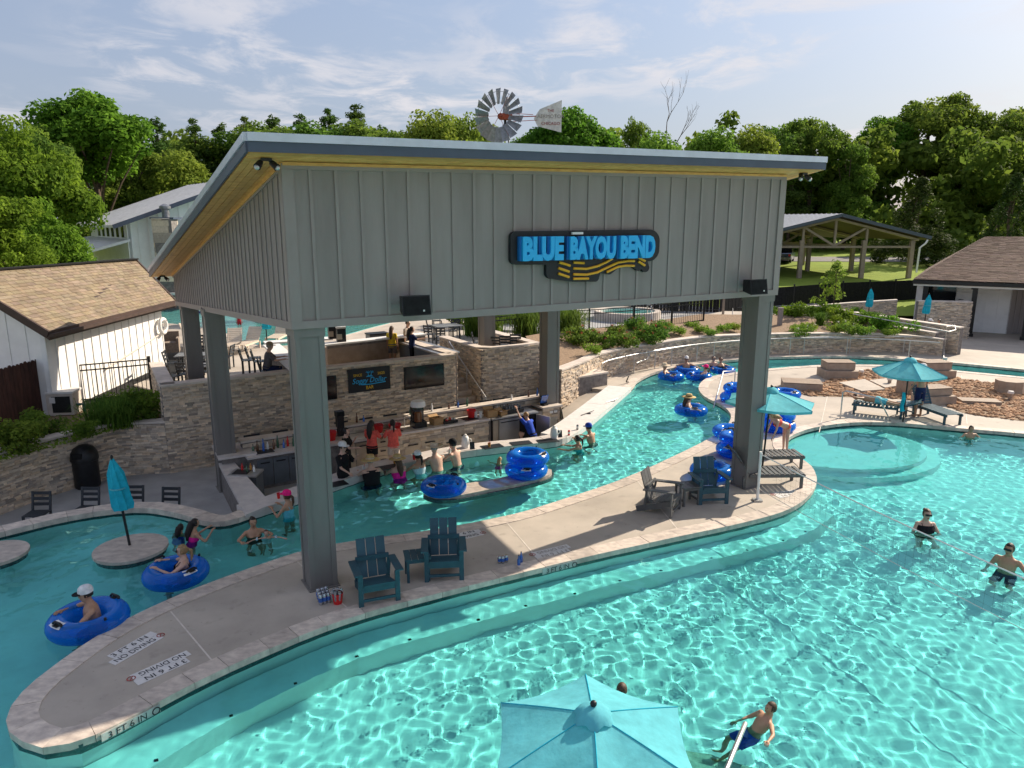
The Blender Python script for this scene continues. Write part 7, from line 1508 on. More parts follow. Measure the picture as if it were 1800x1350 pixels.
platform(1408, 683, 1.45, 1.0, .30, -.25, 'low board-topped platform left of the rock bed'); platform(1471, 663, 1.35, 1.05, .38, -.05, 'two-tier platform by the far river at the left of the rock bed', (1.15, .8, .02, .06, .3)); platform(1640, 663, 1.35, 1.0, .38, .1, 'two-tier platform by the far river behind the open parasol', (1.1, .8, 0, .05, .3)); platform(1640, 708, 1.2, .85, .34, .2, 'two-tier platform right of the open parasol pole', (1.0, .7, 0, .05, .25)); platform(1720, 708, 1.3, .6, .1, -.2, 'thin flat platform in the rock bed on the right'); platform(1773, 690, 1.0, 1.0, .5, .1, 'round drum platform at the right of the rock bed', None, True); platform(1590, 692, .5, .4, .55, .1, 'small upright block left of the standing man'); platform(1605, 690, .42, .4, .62, .1, 'small upright block right behind the parasol pole')
for k, (u, v) in enumerate([(1513, 663), (1478, 662), (1563, 677), (1775, 702), (1660, 640)]):
    t = thing('bollard_light', 'low pale bollard light ' + ['at the top of the rock bed', 'beside the left two-tier platform', 'between the stepping slabs', 'in front of the drum platform', 'at the far river edge right of the parasol'][k], 'bollard', P(u, v, 0)); b = MB(); b.lathe([(.07, 0), (.07, .22)], 12); b.build('stem', 'bench_side', t, 40); b = MB(); b.lathe([(.10, .22), (.11, .26), (.09, .32), (0, .33)], 12); b.build('cap', 'marker_white', t, 40)
# ---- terraces on the right
stone_wall('stone_wall', 'stepped stone wall behind the right bed, nearer of two', [v2(P(1440, 552, 1.25)), v2(P(1540, 570, 1.15)), v2(P(1645, 586, 1.05))], 0, lambda d: 1.25 - d * .03, .3); stone_wall('stone_wall', 'long stone ramp wall with rail behind the right bed, farther of two', [v2(P(1445, 542, 1.5)), v2(P(1560, 558, 1.45)), v2(P(1688, 577, 1.35))], 0, lambda d: 1.5 - d * .02, .3)
stone_wall('stone_wall', 'tall stone block wall in front of the bath house', [Vector((23.2, 41.9)), Vector((26.0, 41.4)), Vector((26.1, 42.3))], 0, 2.05, .35); stone_wall('stone_wall', 'stone wall running to the dark fence behind a folded parasol', [Vector((17.6, 45.2)), Vector((20.5, 45.0)), Vector((23.2, 44.2))], 0, lambda d: 1.3 + d * .1, .3)
rail('handrail', 'steel rail ending in a loop at the right end of the ramp wall', [P(1500, 552, 1.75), P(1600, 570, 1.6), P(1668, 583, 1.5), P(1680, 580, 1.5), P(1678, 572, 1.6), P(1664, 574, 1.6), P(1660, 612, .35), P(1658, 634, 0)])
spa = thing('spa', 'round stone spa behind the iron fence', 'spa', (6.6, 42.0, 1.05)); b = MB(); b.lathe([(1.9, 0), (1.9, .5), (1.6, .5), (1.55, .38)], 32); b.build('wall', 'cap_stone', spa, 40); b = MB(); b.lathe([(1.58, .36), (1.58, .42), (0, .42)], 32); b.build('water', 'upper_water', spa); b = MB(); b.tube([(.9, -1.3, .4), (.9, -1.5, 1.0), (1.0, -1.9, 1.0), (1.05, -2.1, .2)], .03, 8); b.build('grab_rail', 'steel', spa, 60)
struct(MB().prism([(2.5, 36.6), (10.2, 41.5), (13, 44.8), (6, 47), (-3, 44), (-2, 38)], PATIO_Z, PATIO_Z + .12).build('spa_terrace', 'bar_floor')); struct(MB().prism([(10.3, 41.2), (15.5, 42.5), (15.5, 44.2), (12.8, 44.6)], .6, 1.2).build('ramp_landing', 'deck'))
tag(MB().box(0, 0, .9, .12, .1, 1.8).build('utility_post', 'steel_tan'), 'thin utility post in front of the dark fence', 'post').location = (12.4, 43.0, 1.0)
b = thing('utility_box', 'grey utility box beside the right column above the bed', 'box', P(1370, 575, 1.0)); m = MB(); m.box(0, 0, .5, .22, .2, 1.0); m.build('body', 'trim_grey', b); m = MB(); m.box(0, 0, 1.02, .26, .24, .05); m.build('lid', 'trim_grey', b)
# ================================================================== PEOPLE
for nm, c in (('skin_fair', (.58, .36, .27)), ('skin_tan', (.46, .26, .165)), ('skin_brown', (.24, .125, .075))):
    mat(nm, c, .5, .06, 12, spec=.4)
for nm, c in (('hair_dark', (.018, .012, .010)), ('hair_brown', (.085, .045, .025)), ('hair_blond', (.36, .23, .11)), ('hair_grey', (.35, .33, .31))): mat(nm, c, .5, .3, 60, stretch=(1, 1, .15), bump=.3)
for nm, c in (('cloth_black', (.012, .012, .014)), ('cloth_coral', (.80, .13, .10)), ('cloth_khaki', (.58, .50, .42)), ('cloth_pink', (.85, .02, .30)), ('cloth_blue', (.02, .07, .45)), ('cloth_navy', (.015, .025, .09)), ('cloth_aqua', (.12, .50, .62)), ('cloth_floral', (.45, .62, .70)), ('cloth_red', (.60, .03, .04)), ('cloth_white', (.75, .75, .75)), ('cloth_yellow', (.72, .52, .04)), ('cloth_teal', (.02, .30, .33)), ('straw', (.55, .40, .18)), ('straw_pale', (.66, .55, .40)), ('cap_pink', (.92, .02, .22)), ('cloth_grey', (.14, .13, .14)), ('cap_tan', (.35, .28, .2))): mat(nm, c, .8, .12, 14, bump=.15, spec=.2)
MATS['cloth_floral'].node_tree.nodes['Noise Texture'].inputs['Scale'].default_value = 30
TOR = [(-.14, .085, .075, 0), (-.09, .160, .112, 0), (0, .170, .120, -.005), (.10, .145, .104, .003), (.20, .140, .100, .008), (.32, .160, .114, .012), (.42, .168, .104, .004), (.48, .13, .085, -.004), (.525, .066, .064, -.006), (.60, .053, .056, .008)]
def tor_at(z):
    for i in range(len(TOR) - 1):
        a, b = TOR[i], TOR[i + 1]
        if z <= b[0]: f = max(0, (z - a[0]) / (b[0] - a[0])); return tuple(a[k] + (b[k] - a[k]) * f for k in range(4))
    return TOR[-1]
def loft(mb, rings, M, n=16, caps=True):
    vs = []
    for z, rx, ry, oy in rings:
        for k in range(n):
            t = 2 * math.pi * k / n; vs.append(M @ Vector((rx * math.cos(t), oy + ry * math.sin(t), z)))
    fs = [(i * n + k, i * n + (k + 1) % n, (i + 1) * n + (k + 1) % n, (i + 1) * n + k) for i in range(len(rings) - 1) for k in range(n)]
    if caps: fs += [tuple(range(n))[::-1], tuple(range((len(rings) - 1) * n, len(rings) * n))]
    mb.add(vs, fs)
def capsule(mb, a, b, ra, rb, n=10):
    a, b = Vector(a), Vector(b); d = (b - a).normalized(); mb.tube([a - d * ra * .75, a - d * ra * .4, a, b, b + d * rb * .4, b + d * rb * .75], [ra * .55, ra * .9, ra, rb, rb * .9, rb * .55], n)
def remeshed(mb, vox=.02):
    me = mb.mesh('tmp'); o = bpy.data.objects.new('tmp', me); COL.objects.link(o); r = o.modifiers.new('r', 'REMESH'); r.mode = 'VOXEL'; r.voxel_size = vox; s = o.modifiers.new('s', 'SMOOTH'); s.factor = .5; s.iterations = 3
    dg = bpy.context.evaluated_depsgraph_get(); out = bpy.data.meshes.new_from_object(o.evaluated_get(dg)); bpy.data.objects.remove(o); bpy.data.meshes.remove(me); return out
def Dn(v): return Vector(v).normalized()
def person(lab, loc, face, skin='skin_fair', h=1.72, pz=.93, lean=0, side=0, arms=None, legs=None, head=(0, 0), hair=('short', 'hair_brown'), hat=None, clothes=(), female=False, wet=True, glasses=False, rot=None, features=True, stout=1.0, held=None):
    """a figure facing +y in its own frame; lean tips the trunk forward (degrees); arms / legs: directions of the two limb segments per side (left, right)"""
    s = h / 1.72; f = Vector(face).normalized(); rz = math.atan2(-f.x, f.y); t = thing('person', lab, 'person', loc, rz)
    if rot: t.rotation_euler = (rot[0], rot[1], rz)
    t.scale = (s, s, s); T = Matrix.Translation((0, 0, pz)) @ Matrix.Rotation(R(-lean), 4, 'X') @ Matrix.Rotation(R(side), 4, 'Y')
    sw = .165 if female else .188; b = MB(); tr = [(z, rx * (stout if z < .45 else 1) * (.93 if female and .05 < z < .3 else 1), ry * (stout if z < .45 else 1), oy) for z, rx, ry, oy in TOR]; loft(b, tr, T)
    if female:
        for i in (-1, 1): b.ell(T @ Vector((i * .072, .095 * stout, .33)), .062, .06, .06, 10, 8)
    HM = T @ Matrix.Translation((0, .0, .56)) @ Matrix.Rotation(R(-head[0] + lean * .6), 4, 'X') @ Matrix.Rotation(R(head[1]), 4, 'Z'); H3 = HM.to_3x3(); hc = HM @ Vector((0, .025, .12))
    b.ell(hc, .076, .096, .112, 14, 10, H3); b.ell(HM @ Vector((0, .045, .055)), .055, .066, .062, 10, 8, H3); b.ell(HM @ Vector((0, .122, .105)), .014, .022, .026, 8, 6, H3)
    for i in (-1, 1): b.ell(HM @ Vector((i * .078, .015, .115)), .012, .02, .03, 8, 6, H3)
    capsule(b, T @ Vector((0, -.005, .48)), HM @ Vector((0, .01, .07)), .054, .05)
    arms = arms or (((-.18, .02, -1), (-.05, .18, -1)), ((.18, .02, -1), (.05, .18, -1))); legs = legs or (((-.05, .03, -1), (0, -.03, -1)), ((.05, .03, -1), (0, -.03, -1)))
    J = {}
    hands = []
    for i, (u, fo) in zip((-1, 1), arms):
        sh = T @ Vector((i * sw, 0, .445)); el = sh + Dn(u) * .285; wr = el + Dn(fo) * .245; J['a%d' % i] = (sh, el, wr)
        capsule(b, T @ Vector((i * sw * .6, 0, .44)), sh, .055, .055); capsule(b, sh, el, .052 * (.9 if female else 1), .037); capsule(b, el, wr, .038, .026); d = Dn(fo); hands.append((wr, d, i)); capsule(b, wr, wr + d * .075, .027, .032)
    for i, (th, sn) in zip((-1, 1), legs):
        hp = Vector((0, 0, pz)) + (T.to_3x3() @ Vector((i * .088, 0, -.06)) if rot is None else Vector((i * .088, 0, -.06))); kn = hp + Dn(th) * .41; an = kn + Dn(sn) * .40; J['l%d' % i] = (hp, kn, an)
        capsule(b, hp, kn, .084 * stout, .054); capsule(b, kn, an, .055, .034); sd = Dn(sn); fwd = Vector((0, 1, 0)); tv = fwd - sd * fwd.dot(sd); tv = tv.normalized() if tv.length > .2 else Vector((0, .3, 1)).normalized(); capsule(b, an + sd * .03, an + sd * .045 + tv * .15, .038, .028)
    me = remeshed(b, .021); bm = bmesh.new(); bm.from_mesh(me); fb = MB()
    for wr, d, i in hands:
        sd = d.cross(Vector((0, 0, 1))); sd = sd.normalized() if sd.length > .1 else Vector((1, 0, 0)); dn = sd.cross(d).normalized()
        if dn.z > 0: dn = -dn
        base = wr + d * .085
        for k, L in enumerate((.062, .072, .068, .052)): p = base + sd * (-.030 + .02 * k); q = p + d * L * .55 + dn * .008; fb.tube([p - d * .03, p, q, q + d * L * .4 + dn * .026], [.009, .0095, .0085, .006], 6)
        p = wr + d * .03 + sd * (-i) * .026; fb.tube([p, p + d * .03 + sd * (-i) * .026, p + d * .065 + sd * (-i) * .03 + dn * .012], [.011, .0105, .007], 6)
    fm = fb.mesh('f'); bm.from_mesh(fm); bm.to_mesh(me); bm.free(); bpy.data.meshes.remove(fm); me.polygons.foreach_set('use_smooth', [True] * len(me.polygons)); me.materials.clear(); me.materials.append(MATS[skin]); me.name = 'body'; body = mobj('body', me, None, t)
    made = [body]
    def part(nm, mb_, mt, sm=60): o = mb_.build(nm, mt, t, sm); made.append(o); return o
    for c in clothes:
        k, mt = c[0], c[1]; inf = .014
        def rings(z0, z1, inf=inf, n=7): return [(z, tor_at(z)[1] * (stout if z < .45 else 1) + inf, tor_at(z)[2] * (stout if z < .45 else 1) + inf + (.035 if female and .26 < z < .40 else 0), tor_at(z)[3] + (.018 if female and .26 < z < .4 else 0)) for z in [z0 + (z1 - z0) * j / n for j in range(n + 1)]]
        m = MB()
        if k == 'shirt':
            loft(m, rings(c[2], .47) + [(.50, .085, .075, -.004)], T, 16, False)
            for i in (-1, 1):
                sh, el, wr = J['a%d' % i]; q = sh.lerp(el, c[3]); m.tube([T @ Vector((i * sw * .55, 0, .435)), sh, q], [.072, .068, .058], 10, False)
            part('shirt', m, mt)
        elif k == 'vest': loft(m, rings(c[2], .46), T, 16, False); part('vest', m, mt)
        elif k == 'shorts':
            loft(m, rings(-.12, .06, .012, 4), T, 16, False)
            for i in (-1, 1): hp, kn, an = J['l%d' % i]; m.tube([hp.lerp(kn, -.05), hp.lerp(kn, c[2])], [.098 * stout, .086 * stout], 12, False)
            part('shorts', m, mt)
        elif k == 'trousers':
            loft(m, rings(-.12, .08, .012, 4), T, 16, False)
            for i in (-1, 1): hp, kn, an = J['l%d' % i]; m.tube([hp.lerp(kn, -.05), hp.lerp(kn, .5), kn, an], [.1, .086, .07, .055], 12, False)
            part('trousers', m, mt)
        elif k == 'band': loft(m, rings(c[2], c[3], .010, 5), T, 18, False); part('swim_top', m, mt)
        elif k == 'brief': loft(m, rings(-.135, -.01, .010, 5), T, 18, False); part('swim_brief', m, mt)
        elif k == 'suit': loft(m, rings(-.13, .36, .010, 9), T, 18, False); part('swimsuit', m, mt)
        elif k == 'straps':
            for i in (-1, 1): m = MB(); m.tube([T @ Vector((i * .07, .128, .38)), T @ Vector((i * .095, .06, .478)), T @ Vector((i * .085, -.075, .44)), T @ Vector((i * .07, -.112, .34))], .008, 5); part('strap', m, mt)
    # hair
    if hair:
        kind, hm = hair; m = MB(); n, mm = 16, 10; vs = []
        for i in range(mm + 1):
            ph = math.pi * i / mm - math.pi / 2
            for k in range(n):
                a = 2 * math.pi * k / n; x, y, z = math.cos(ph) * math.cos(a), math.cos(ph) * math.sin(a), math.sin(ph); vs.append(HM @ Vector((x * .086, .014 + y * .104, .128 + z * .115)))
        fs = []
        for i in range(mm):
            for k in range(n):
                a = 2 * math.pi * (k + .5) / n; ph = math.pi * (i + .5) / mm - math.pi / 2; y, z = math.cos(ph) * math.sin(a), math.sin(ph)
                if (y > .25 and z < .55) or z < (-.55 if kind != 'short' else -.25) : continue
                fs.append((i * n + k, i * n + (k + 1) % n, (i + 1) * n + (k + 1) % n, (i + 1) * n + k))
        m.add(vs, fs)
        if kind == 'long': m.tube([HM @ Vector((0, -.05, .16)), HM @ Vector((0, -.085, .06)), T @ Vector((0, -.13, .42)), T @ Vector((0, -.135, .25))], [.075, .085, .085, .03], 10)
        elif kind == 'pony': m.tube([HM @ Vector((0, -.08, .14)), HM @ Vector((0, -.14, .1)), HM @ Vector((0, -.15, -.02)), HM @ Vector((0, -.13, -.12))], [.03, .035, .03, .01], 8)
        elif kind == 'bun': m.ell(HM @ Vector((0, -.1, .17)), .045, .045, .045, 10, 8)
        part('hair', m, hm, 60)
    if hat:
        k, mt = hat[0], hat[1]; m = MB()
        if k in ('cap', 'visor'):
            n = 16; prof = [(1.0, .0), (1.02, .04), (.92, .08), (.65, .11), (.3, .125), (.02, .128)]; vs = [HM @ Vector((r_ * .094 * math.cos(2 * math.pi * i / n), .015 + r_ * .112 * math.sin(2 * math.pi * i / n), .155 + z)) for r_, z in prof for i in range(n)]
            m.add(vs, [(j * n + i, j * n + (i + 1) % n, (j + 1) * n + (i + 1) % n, (j + 1) * n + i) for j in range(len(prof) - 1) for i in range(n)]); crown = part('cap', m, mt); m = MB(); w = [(-.085, .10), (-.075, .16), (-.04, .20), (0, .21), (.04, .20), (.075, .16), (.085, .10)]
            m.add([HM @ Vector((x, y, .158 - .02 * abs(x) * 10 * .1)) for x, y in w] + [HM @ Vector((x, y, .166)) for x, y in w], [tuple(range(7))[::-1], tuple(range(7, 14))] + [(i, (i + 1) % 7, (i + 1) % 7 + 7, i + 7) for i in range(7)]); o = m.build('cap_bill', hat[2] if len(hat) > 2 else mt, t, 60); made.append(o)
        else:
            n = 20; up_ = .045 if k == 'cowboy' else -.015; prof = [(.24, .0), (.235, .008), (.15, .012), (.112, .015), (.108, .07), (.09, .105), (.045, .11 if k == 'straw' else .09), (.01, .105 if k == 'straw' else .085)]; vs = []
            for r_, z in prof:
                for i in range(n): a = 2 * math.pi * i / n; e = up_ * (r_ / .24) ** 2 * (abs(math.cos(a)) ** 2 if k == 'cowboy' else 1) if r_ > .14 else 0; vs.append(HM @ Vector((r_ * .93 * math.cos(a), .012 + r_ * 1.05 * math.sin(a), .165 + z + e)))
            m.add(vs, [(j * n + i, j * n + (i + 1) % n, (j + 1) * n + (i + 1) % n, (j + 1) * n + i) for j in range(len(prof) - 1) for i in range(n)]); part('hat', m, mt); m = MB(); vs = [HM @ Vector((.112 * .95 * math.cos(2 * math.pi * i / n), .012 + .112 * 1.07 * math.sin(2 * math.pi * i / n), z)) for z in (.182, .205) for i in range(n)]; m.add(vs, [(i, (i + 1) % n, n + (i + 1) % n, n + i) for i in range(n)]); part('hat_band', m, hat[2] if len(hat) > 2 else 'cloth_khaki')
    if glasses: m = MB(); m.obox(HM @ Vector((0, .118, .13)), H3 @ Vector((.066, 0, 0)), H3 @ Vector((0, .012, 0)), H3 @ Vector((0, 0, .02))); part('sunglasses', m, 'black', None)
    elif features:
        for i in (-1, 1): m = MB(); m.ell(HM @ Vector((i * .032, .108, .128)), .011, .006, .007, 6, 5, H3); part('eye', m, 'hair_dark')
    if features: m = MB(); m.ell(HM @ Vector((0, .108, .052)), .024, .006, .006, 8, 5, H3); part('mouth', m, 'text_red')
    if wet:
        for o in made: o.cycles.is_caustics_receiver = True
    return t
def wade(u, v): p = P(u, v, WATER_Z); return Vector((p.x, p.y, FLOOR_Z))
def crown_at(u, v, base, h): p = P(u, v, base + h); return Vector((p.x, p.y, base))
A_COUNTER = (((-.45, .65, -.55), (.35, .9, .12)), ((.45, .65, -.55), (-.35, .9, .12)))
A_TUBE = (((-.85, .25, -.25), (-.25, .9, .0)), ((.85, .25, -.25), (.25, .9, .0)))
L_TUBE = (((-.18, .62, -.55), (0, -.1, -1)), ((.18, .62, -.55), (0, -.1, -1)))
L_SIT = (((-.12, .98, .0), (0, .05, -1)), ((.12, .98, .0), (0, .05, -1)))
L_BENT = (((-.15, .62, -.78), (0, -.55, -.85)), ((.15, .62, -.78), (0, -.55, -.85)))
def rider(tube, lab, face, **k):
    p = tube.location; f = Vector(face).normalized(); d = dict(pz=.10, lean=-18, arms=A_TUBE, legs=L_TUBE); d.update(k); return person(lab, Vector((p.x, p.y, -.33)) + Vector((-f.x * .12, -f.y * .12, 0)), face, **d)
sw_b = bd  # bar direction
toward_bar = (-bd.y, bd.x)
# -- behind the bar
person('bartender in black shirt and white cap touching his chin behind the swim-up counter', crown_at(601, 778, BAR_Z, 1.74), (.75, -.35), 'skin_fair', 1.74, hair=('short', 'hair_dark'), hat=('cap', 'cloth_white'), clothes=(('shirt', 'cloth_black', -.1, .9), ('trousers', 'cloth_black')), arms=(((-.3, .5, -.8), (.3, .6, .75)), ((.3, .5, -.75), (.1, .95, -.3))), glasses=True, wet=False, stout=1.1)
person('dark-haired woman in black standing behind the bartender in the white cap', crown_at(607, 752, BAR_Z, 1.62), (.95, -.1), 'skin_fair', 1.62, hair=('bun', 'hair_dark'), clothes=(('shirt', 'cloth_black', -.12, .8), ('trousers', 'cloth_black')), arms=(((-.2, .3, -.9), (.2, .5, .8)), ((.3, .6, -.7), (.1, .95, .1))), female=True, wet=False)
person('bartender in coral shirt and black shorts with very long dark hair', crown_at(652, 739, BAR_Z, 1.66), (.3, .9), 'skin_brown', 1.66, hair=('long', 'hair_dark'), clothes=(('shirt', 'cloth_coral', -.04, .75), ('shorts', 'cloth_black', .45)), arms=(((-.3, .4, -.8), (.1, .9, .1)), ((.3, .4, -.8), (-.1, .9, .2))), female=True, wet=False)
person('bartender in coral shirt and khaki shorts working at the back counter', crown_at(690, 738, BAR_Z, 1.66), (-.35, .9), 'skin_fair', 1.66, hair=('pony', 'hair_dark'), clothes=(('shirt', 'cloth_coral', -.06, .8), ('shorts', 'cloth_khaki', .55)), arms=(((-.3, .5, -.75), (.1, .9, .2)), ((.3, .5, -.75), (-.1, .9, .1))), female=True, wet=False)
person('worker in blue shirt crouching at the open bar fridge', Vector((bar(bar_s(920), -.55).x, bar(bar_s(920), -.55).y, BAR_Z)), (bn_.x - .5, bn_.y), 'skin_fair', 1.7, pz=.40, lean=25, hair=('short', 'hair_blond'), clothes=(('shirt', 'cloth_blue', -.1, .7), ('shorts', 'cloth_black', .6)), legs=(((-.35, .85, .25), (.05, -.35, -.95)), ((.35, .85, .25), (-.05, -.35, -.95))), arms=(((-.3, .55, .8), (.05, .5, .9)), ((.3, .7, -.6), (0, .9, .1))), wet=False)
# -- at the swim-up counter
person('man in straw hat and black vest standing in the water at the counter', wade(655, 850), (toward_bar[0] + .15, toward_bar[1]), 'skin_fair', 1.88, pz=.80, legs=L_BENT, lean=12, arms=A_COUNTER, hair=('short', 'hair_grey'), hat=('straw', 'straw'), clothes=(('vest', 'cloth_black', -.1), ('shorts', 'cloth_navy', .7)), stout=1.25, features=False)
person('woman in straw hat and pink swimsuit leaning on the counter', wade(704, 840), toward_bar, 'skin_fair', 1.75, pz=.80, legs=L_BENT, lean=14, arms=A_COUNTER, hair=('long', 'hair_brown'), hat=('straw', 'straw'), clothes=(('suit', 'cloth_pink'), ('straps', 'cloth_pink')), female=True, stout=1.15, features=False)
person('woman in white and blue cap and floral swimsuit at the counter', wade(741, 832), (toward_bar[0] - .3, toward_bar[1]), 'skin_tan', 1.75, pz=.80, legs=L_BENT, lean=12, arms=A_COUNTER, hair=('pony', 'hair_dark'), hat=('cap', 'cloth_white', 'cloth_teal'), clothes=(('suit', 'cloth_floral'), ('straps', 'cloth_floral')), female=True, stout=1.1, features=False)
person('bare-backed man in pale cowboy hat at the counter', wade(771, 827), toward_bar, 'skin_fair', 1.90, pz=.80, legs=L_BENT, lean=20, arms=A_COUNTER, hair=('short', 'hair_grey'), hat=('cowboy', 'straw_pale'), clothes=(('shorts', 'cloth_khaki', .7),), stout=1.05, features=False)
person('bare-backed man in black cap, rightmost of the row at the counter', wade(806, 817), (toward_bar[0] - .9, toward_bar[1]), 'skin_fair', 1.88, pz=.80, legs=L_BENT, lean=14, arms=A_COUNTER, hair=('short', 'hair_dark'), hat=('cap', 'cloth_black'), clothes=(('shorts', 'cloth_navy', .7),))
person('blond child swimming alone right of the bar guests', wade(876, 816) + Vector((0, 0, .1)), (.4, 1), 'skin_tan', 1.12, hair=('long', 'hair_blond'), lean=15, clothes=(('suit', 'cloth_pink'),), female=False, features=False, arms=(((-.8, .3, -.2), (-.6, .6, 0)), ((.8, .3, -.2), (.6, .6, 0))))
person('dark-haired woman in blue swimsuit holding a red can at the white ledge', wade(1020, 792), (-.9, .25), 'skin_tan', 1.62, pz=.80, legs=L_BENT, lean=8, arms=(((-.35, .8, -.3), (.1, .98, .05)), ((.35, .75, -.35), (0, .98, .05))), hair=('pony', 'hair_dark'), clothes=(('suit', 'cloth_teal'), ('straps', 'cloth_teal')), female=True)
person('man in blue cap leaning on the white ledge', wade(1043, 778), (-.75, .65), 'skin_tan', 1.74, pz=.80, legs=L_BENT, lean=16, arms=A_COUNTER, hair=('short', 'hair_dark'), hat=('cap', 'cloth_blue', 'cloth_navy'), clothes=(('shorts', 'cloth_grey', .7),))
# -- river riders and swimmers
rider(TB['man'], 'man in black and white cap sitting in the nearest tube with a dark can', (-.75, -.55), skin='skin_tan', h=1.8, lean=8, hair=('short', 'hair_dark'), hat=('cap', 'cloth_white', 'cloth_black'), clothes=(('shorts', 'cloth_navy', .8),), arms=(((-.5, .75, -.35), (.35, .9, -.05)), ((.6, .6, -.35), (-.6, .75, .25))), stout=1.1)
rider(TB['woman'], 'blond woman with sunglasses in the second tube raising a white can', (-.85, -.35), skin='skin_fair', h=1.68, lean=-4, hair=('pony', 'hair_blond'), glasses=True, clothes=(('suit', 'cloth_black'), ('straps', 'cloth_black')), female=True, arms=(((-.5, .75, -.3), (.2, .8, .5)), ((.7, .55, -.35), (-.3, .9, .3))))
rider(TB['hat'], 'woman in straw hat and sunglasses in the tube mid river', (.9, -.2), skin='skin_fair', h=1.68, lean=2, hair=('long', 'hair_brown'), hat=('straw', 'straw', 'cloth_black'), glasses=True, clothes=(('suit', 'cloth_teal'),), female=True)
rider(TB['a'], 'rider in pale sun hat, left of the group of three', (.8, -.3), skin='skin_tan', h=1.68, hat=('straw', 'straw_pale'), clothes=(('suit', 'cloth_grey'),), female=True, hair=('short', 'hair_brown'))
rider(TB['b'], 'rider in white cap at the back of the group of three', (-.1, -1), skin='skin_tan', h=1.75, hat=('cap', 'cloth_white'), clothes=(('shorts', 'cloth_navy', .7),), hair=('short', 'hair_dark'), glasses=True)
rider(TB['c'], 'rider in bright pink cap in the group of three', (-.8, .5), skin='skin_fair', h=1.66, hat=('cap', 'cap_pink'), clothes=(('suit', 'cloth_navy'),), female=True, hair=('pony', 'hair_brown'))
rider(TB['d'], 'rider with sunglasses in the tube beside the standing woman', (.1, -1), skin='skin_tan', h=1.68, hair=('bun', 'hair_brown'), glasses=True, clothes=(('suit', 'cloth_black'),), female=True)
person('woman in dark swimsuit and green sunglasses standing in the far river', wade(1253, 650), (.2, -1), 'skin_fair', 1.66, hair=('bun', 'hair_brown'), glasses=True, clothes=(('suit', 'cloth_navy'), ('straps', 'cloth_navy')), female=True, arms=(((-.6, .2, -.7), (.2, .7, .2)), ((.6, .2, -.7), (-.2, .7, .2))))
person('woman in bright pink cap and blue swimsuit standing beside the front left column', wade(508, 908), (-.9, .3), 'skin_tan', 1.64, hair=('pony', 'hair_brown'), hat=('cap', 'cap_pink'), clothes=(('suit', 'cloth_aqua'), ('straps', 'cloth_aqua')), female=True, arms=(((-.3, .5, -.8), (.3, .7, .5)), ((.3, .5, -.8), (-.3, .7, .5))))
person('dark-haired adult low in the water beside a small child in arm floats', wade(446, 940) + Vector((0, 0, -.22)), (.5, -.9), 'skin_tan', 1.66, hair=('bun', 'hair_dark'), clothes=(('suit', 'cloth_black'),), female=True, arms=(((-.6, .6, -.2), (.3, .8, .2)), ((.6, .6, -.2), (-.1, .9, .2))))
ch_ = person('small child with blue and white arm floats held by the dark-haired adult', wade(467, 942) + Vector((.05, -.1, .22)), (.3, -1), 'skin_fair', 1.0, hair=('short', 'hair_brown'), clothes=(('vest', 'cloth_white', .0),), arms=(((-.9, .2, .0), (-.5, .6, .1)), ((.9, .2, .0), (.5, .6, .1))))
for i in (-1, 1): m = MB(); m.torus((0, 0, 0), .065, .04, 14, 8); me = m.mesh('arm_float', 180); me.transform(Matrix.Translation((i * .33, .03, 1.36)) @ Matrix.Rotation(R(90), 4, 'Y')); mobj('arm_float', me, 'cloth_floral', ch_)
person('dark-haired child in blue at the pool edge, left of the girl in pink', wade(313, 940) + Vector((0, 0, -.05)), (.3, 1), 'skin_tan', 1.3, hair=('long', 'hair_dark'), clothes=(('suit', 'cloth_blue'),), features=False, lean=10)
person('dark-haired girl in pink swimsuit at the pool edge', wade(336, 950), (.7, .6), 'skin_tan', 1.5, hair=('long', 'hair_dark'), clothes=(('suit', 'cloth_pink'),), female=True, lean=10, arms=(((-.4, .5, -.6), (.1, .8, .4)), ((.4, .5, -.6), (0, .6, .8))), features=False)
# -- main pool
person('woman in black swim top standing with folded arms in the main pool', wade(1625, 932), (-.15, -1), 'skin_fair', 1.74, pz=.72, legs=L_BENT, hair=('bun', 'hair_brown'), clothes=(('band', 'cloth_black', .24, .44), ('brief', 'cloth_black'), ('straps', 'cloth_black')), female=True, stout=1.12, arms=(((-.4, .35, -.8), (.9, .4, -.05)), ((.4, .35, -.8), (-.9, .4, .0))), glasses=True)
person('bare-chested man with sunglasses beside the net at the right edge', wade(1770, 998), (-.75, -.6), 'skin_tan', 1.76, pz=.72, legs=L_BENT, hair=('short', 'hair_dark'), glasses=True, clothes=(('shorts', 'cloth_navy', .8),), arms=(((-.7, .4, -.5), (-.1, .9, .2)), ((.4, .0, -.9), (.1, .4, -.8))))
person('boy chest-deep in the main pool below the right deck', wade(1705, 768) + Vector((0, 0, -.05)), (-.1, -1), 'skin_tan', 1.45, hair=('short', 'hair_dark'), clothes=(('shorts', 'cloth_teal', .8),), arms=(((-.7, .2, -.6), (-.2, .8, .1)), ((.7, .2, -.6), (.2, .8, .1))))
bp = P(1322, 1282, WATER_Z); person('boy in blue shorts leaning back and holding the rail at the bottom', Vector((bp.x, bp.y, -.72)), (-1, -.15), 'skin_tan', 1.3, pz=.60, lean=-34, hair=('short', 'hair_brown'), clothes=(('shorts', 'cloth_blue', .75),), legs=(((-.15, .85, -.5), (0, .7, -.75)), ((.2, .75, -.6), (0, .3, -.95))), arms=(((-.85, .35, .1), (-.6, .6, .15)), ((.5, .55, -.65), (-.2, .9, -.15))))
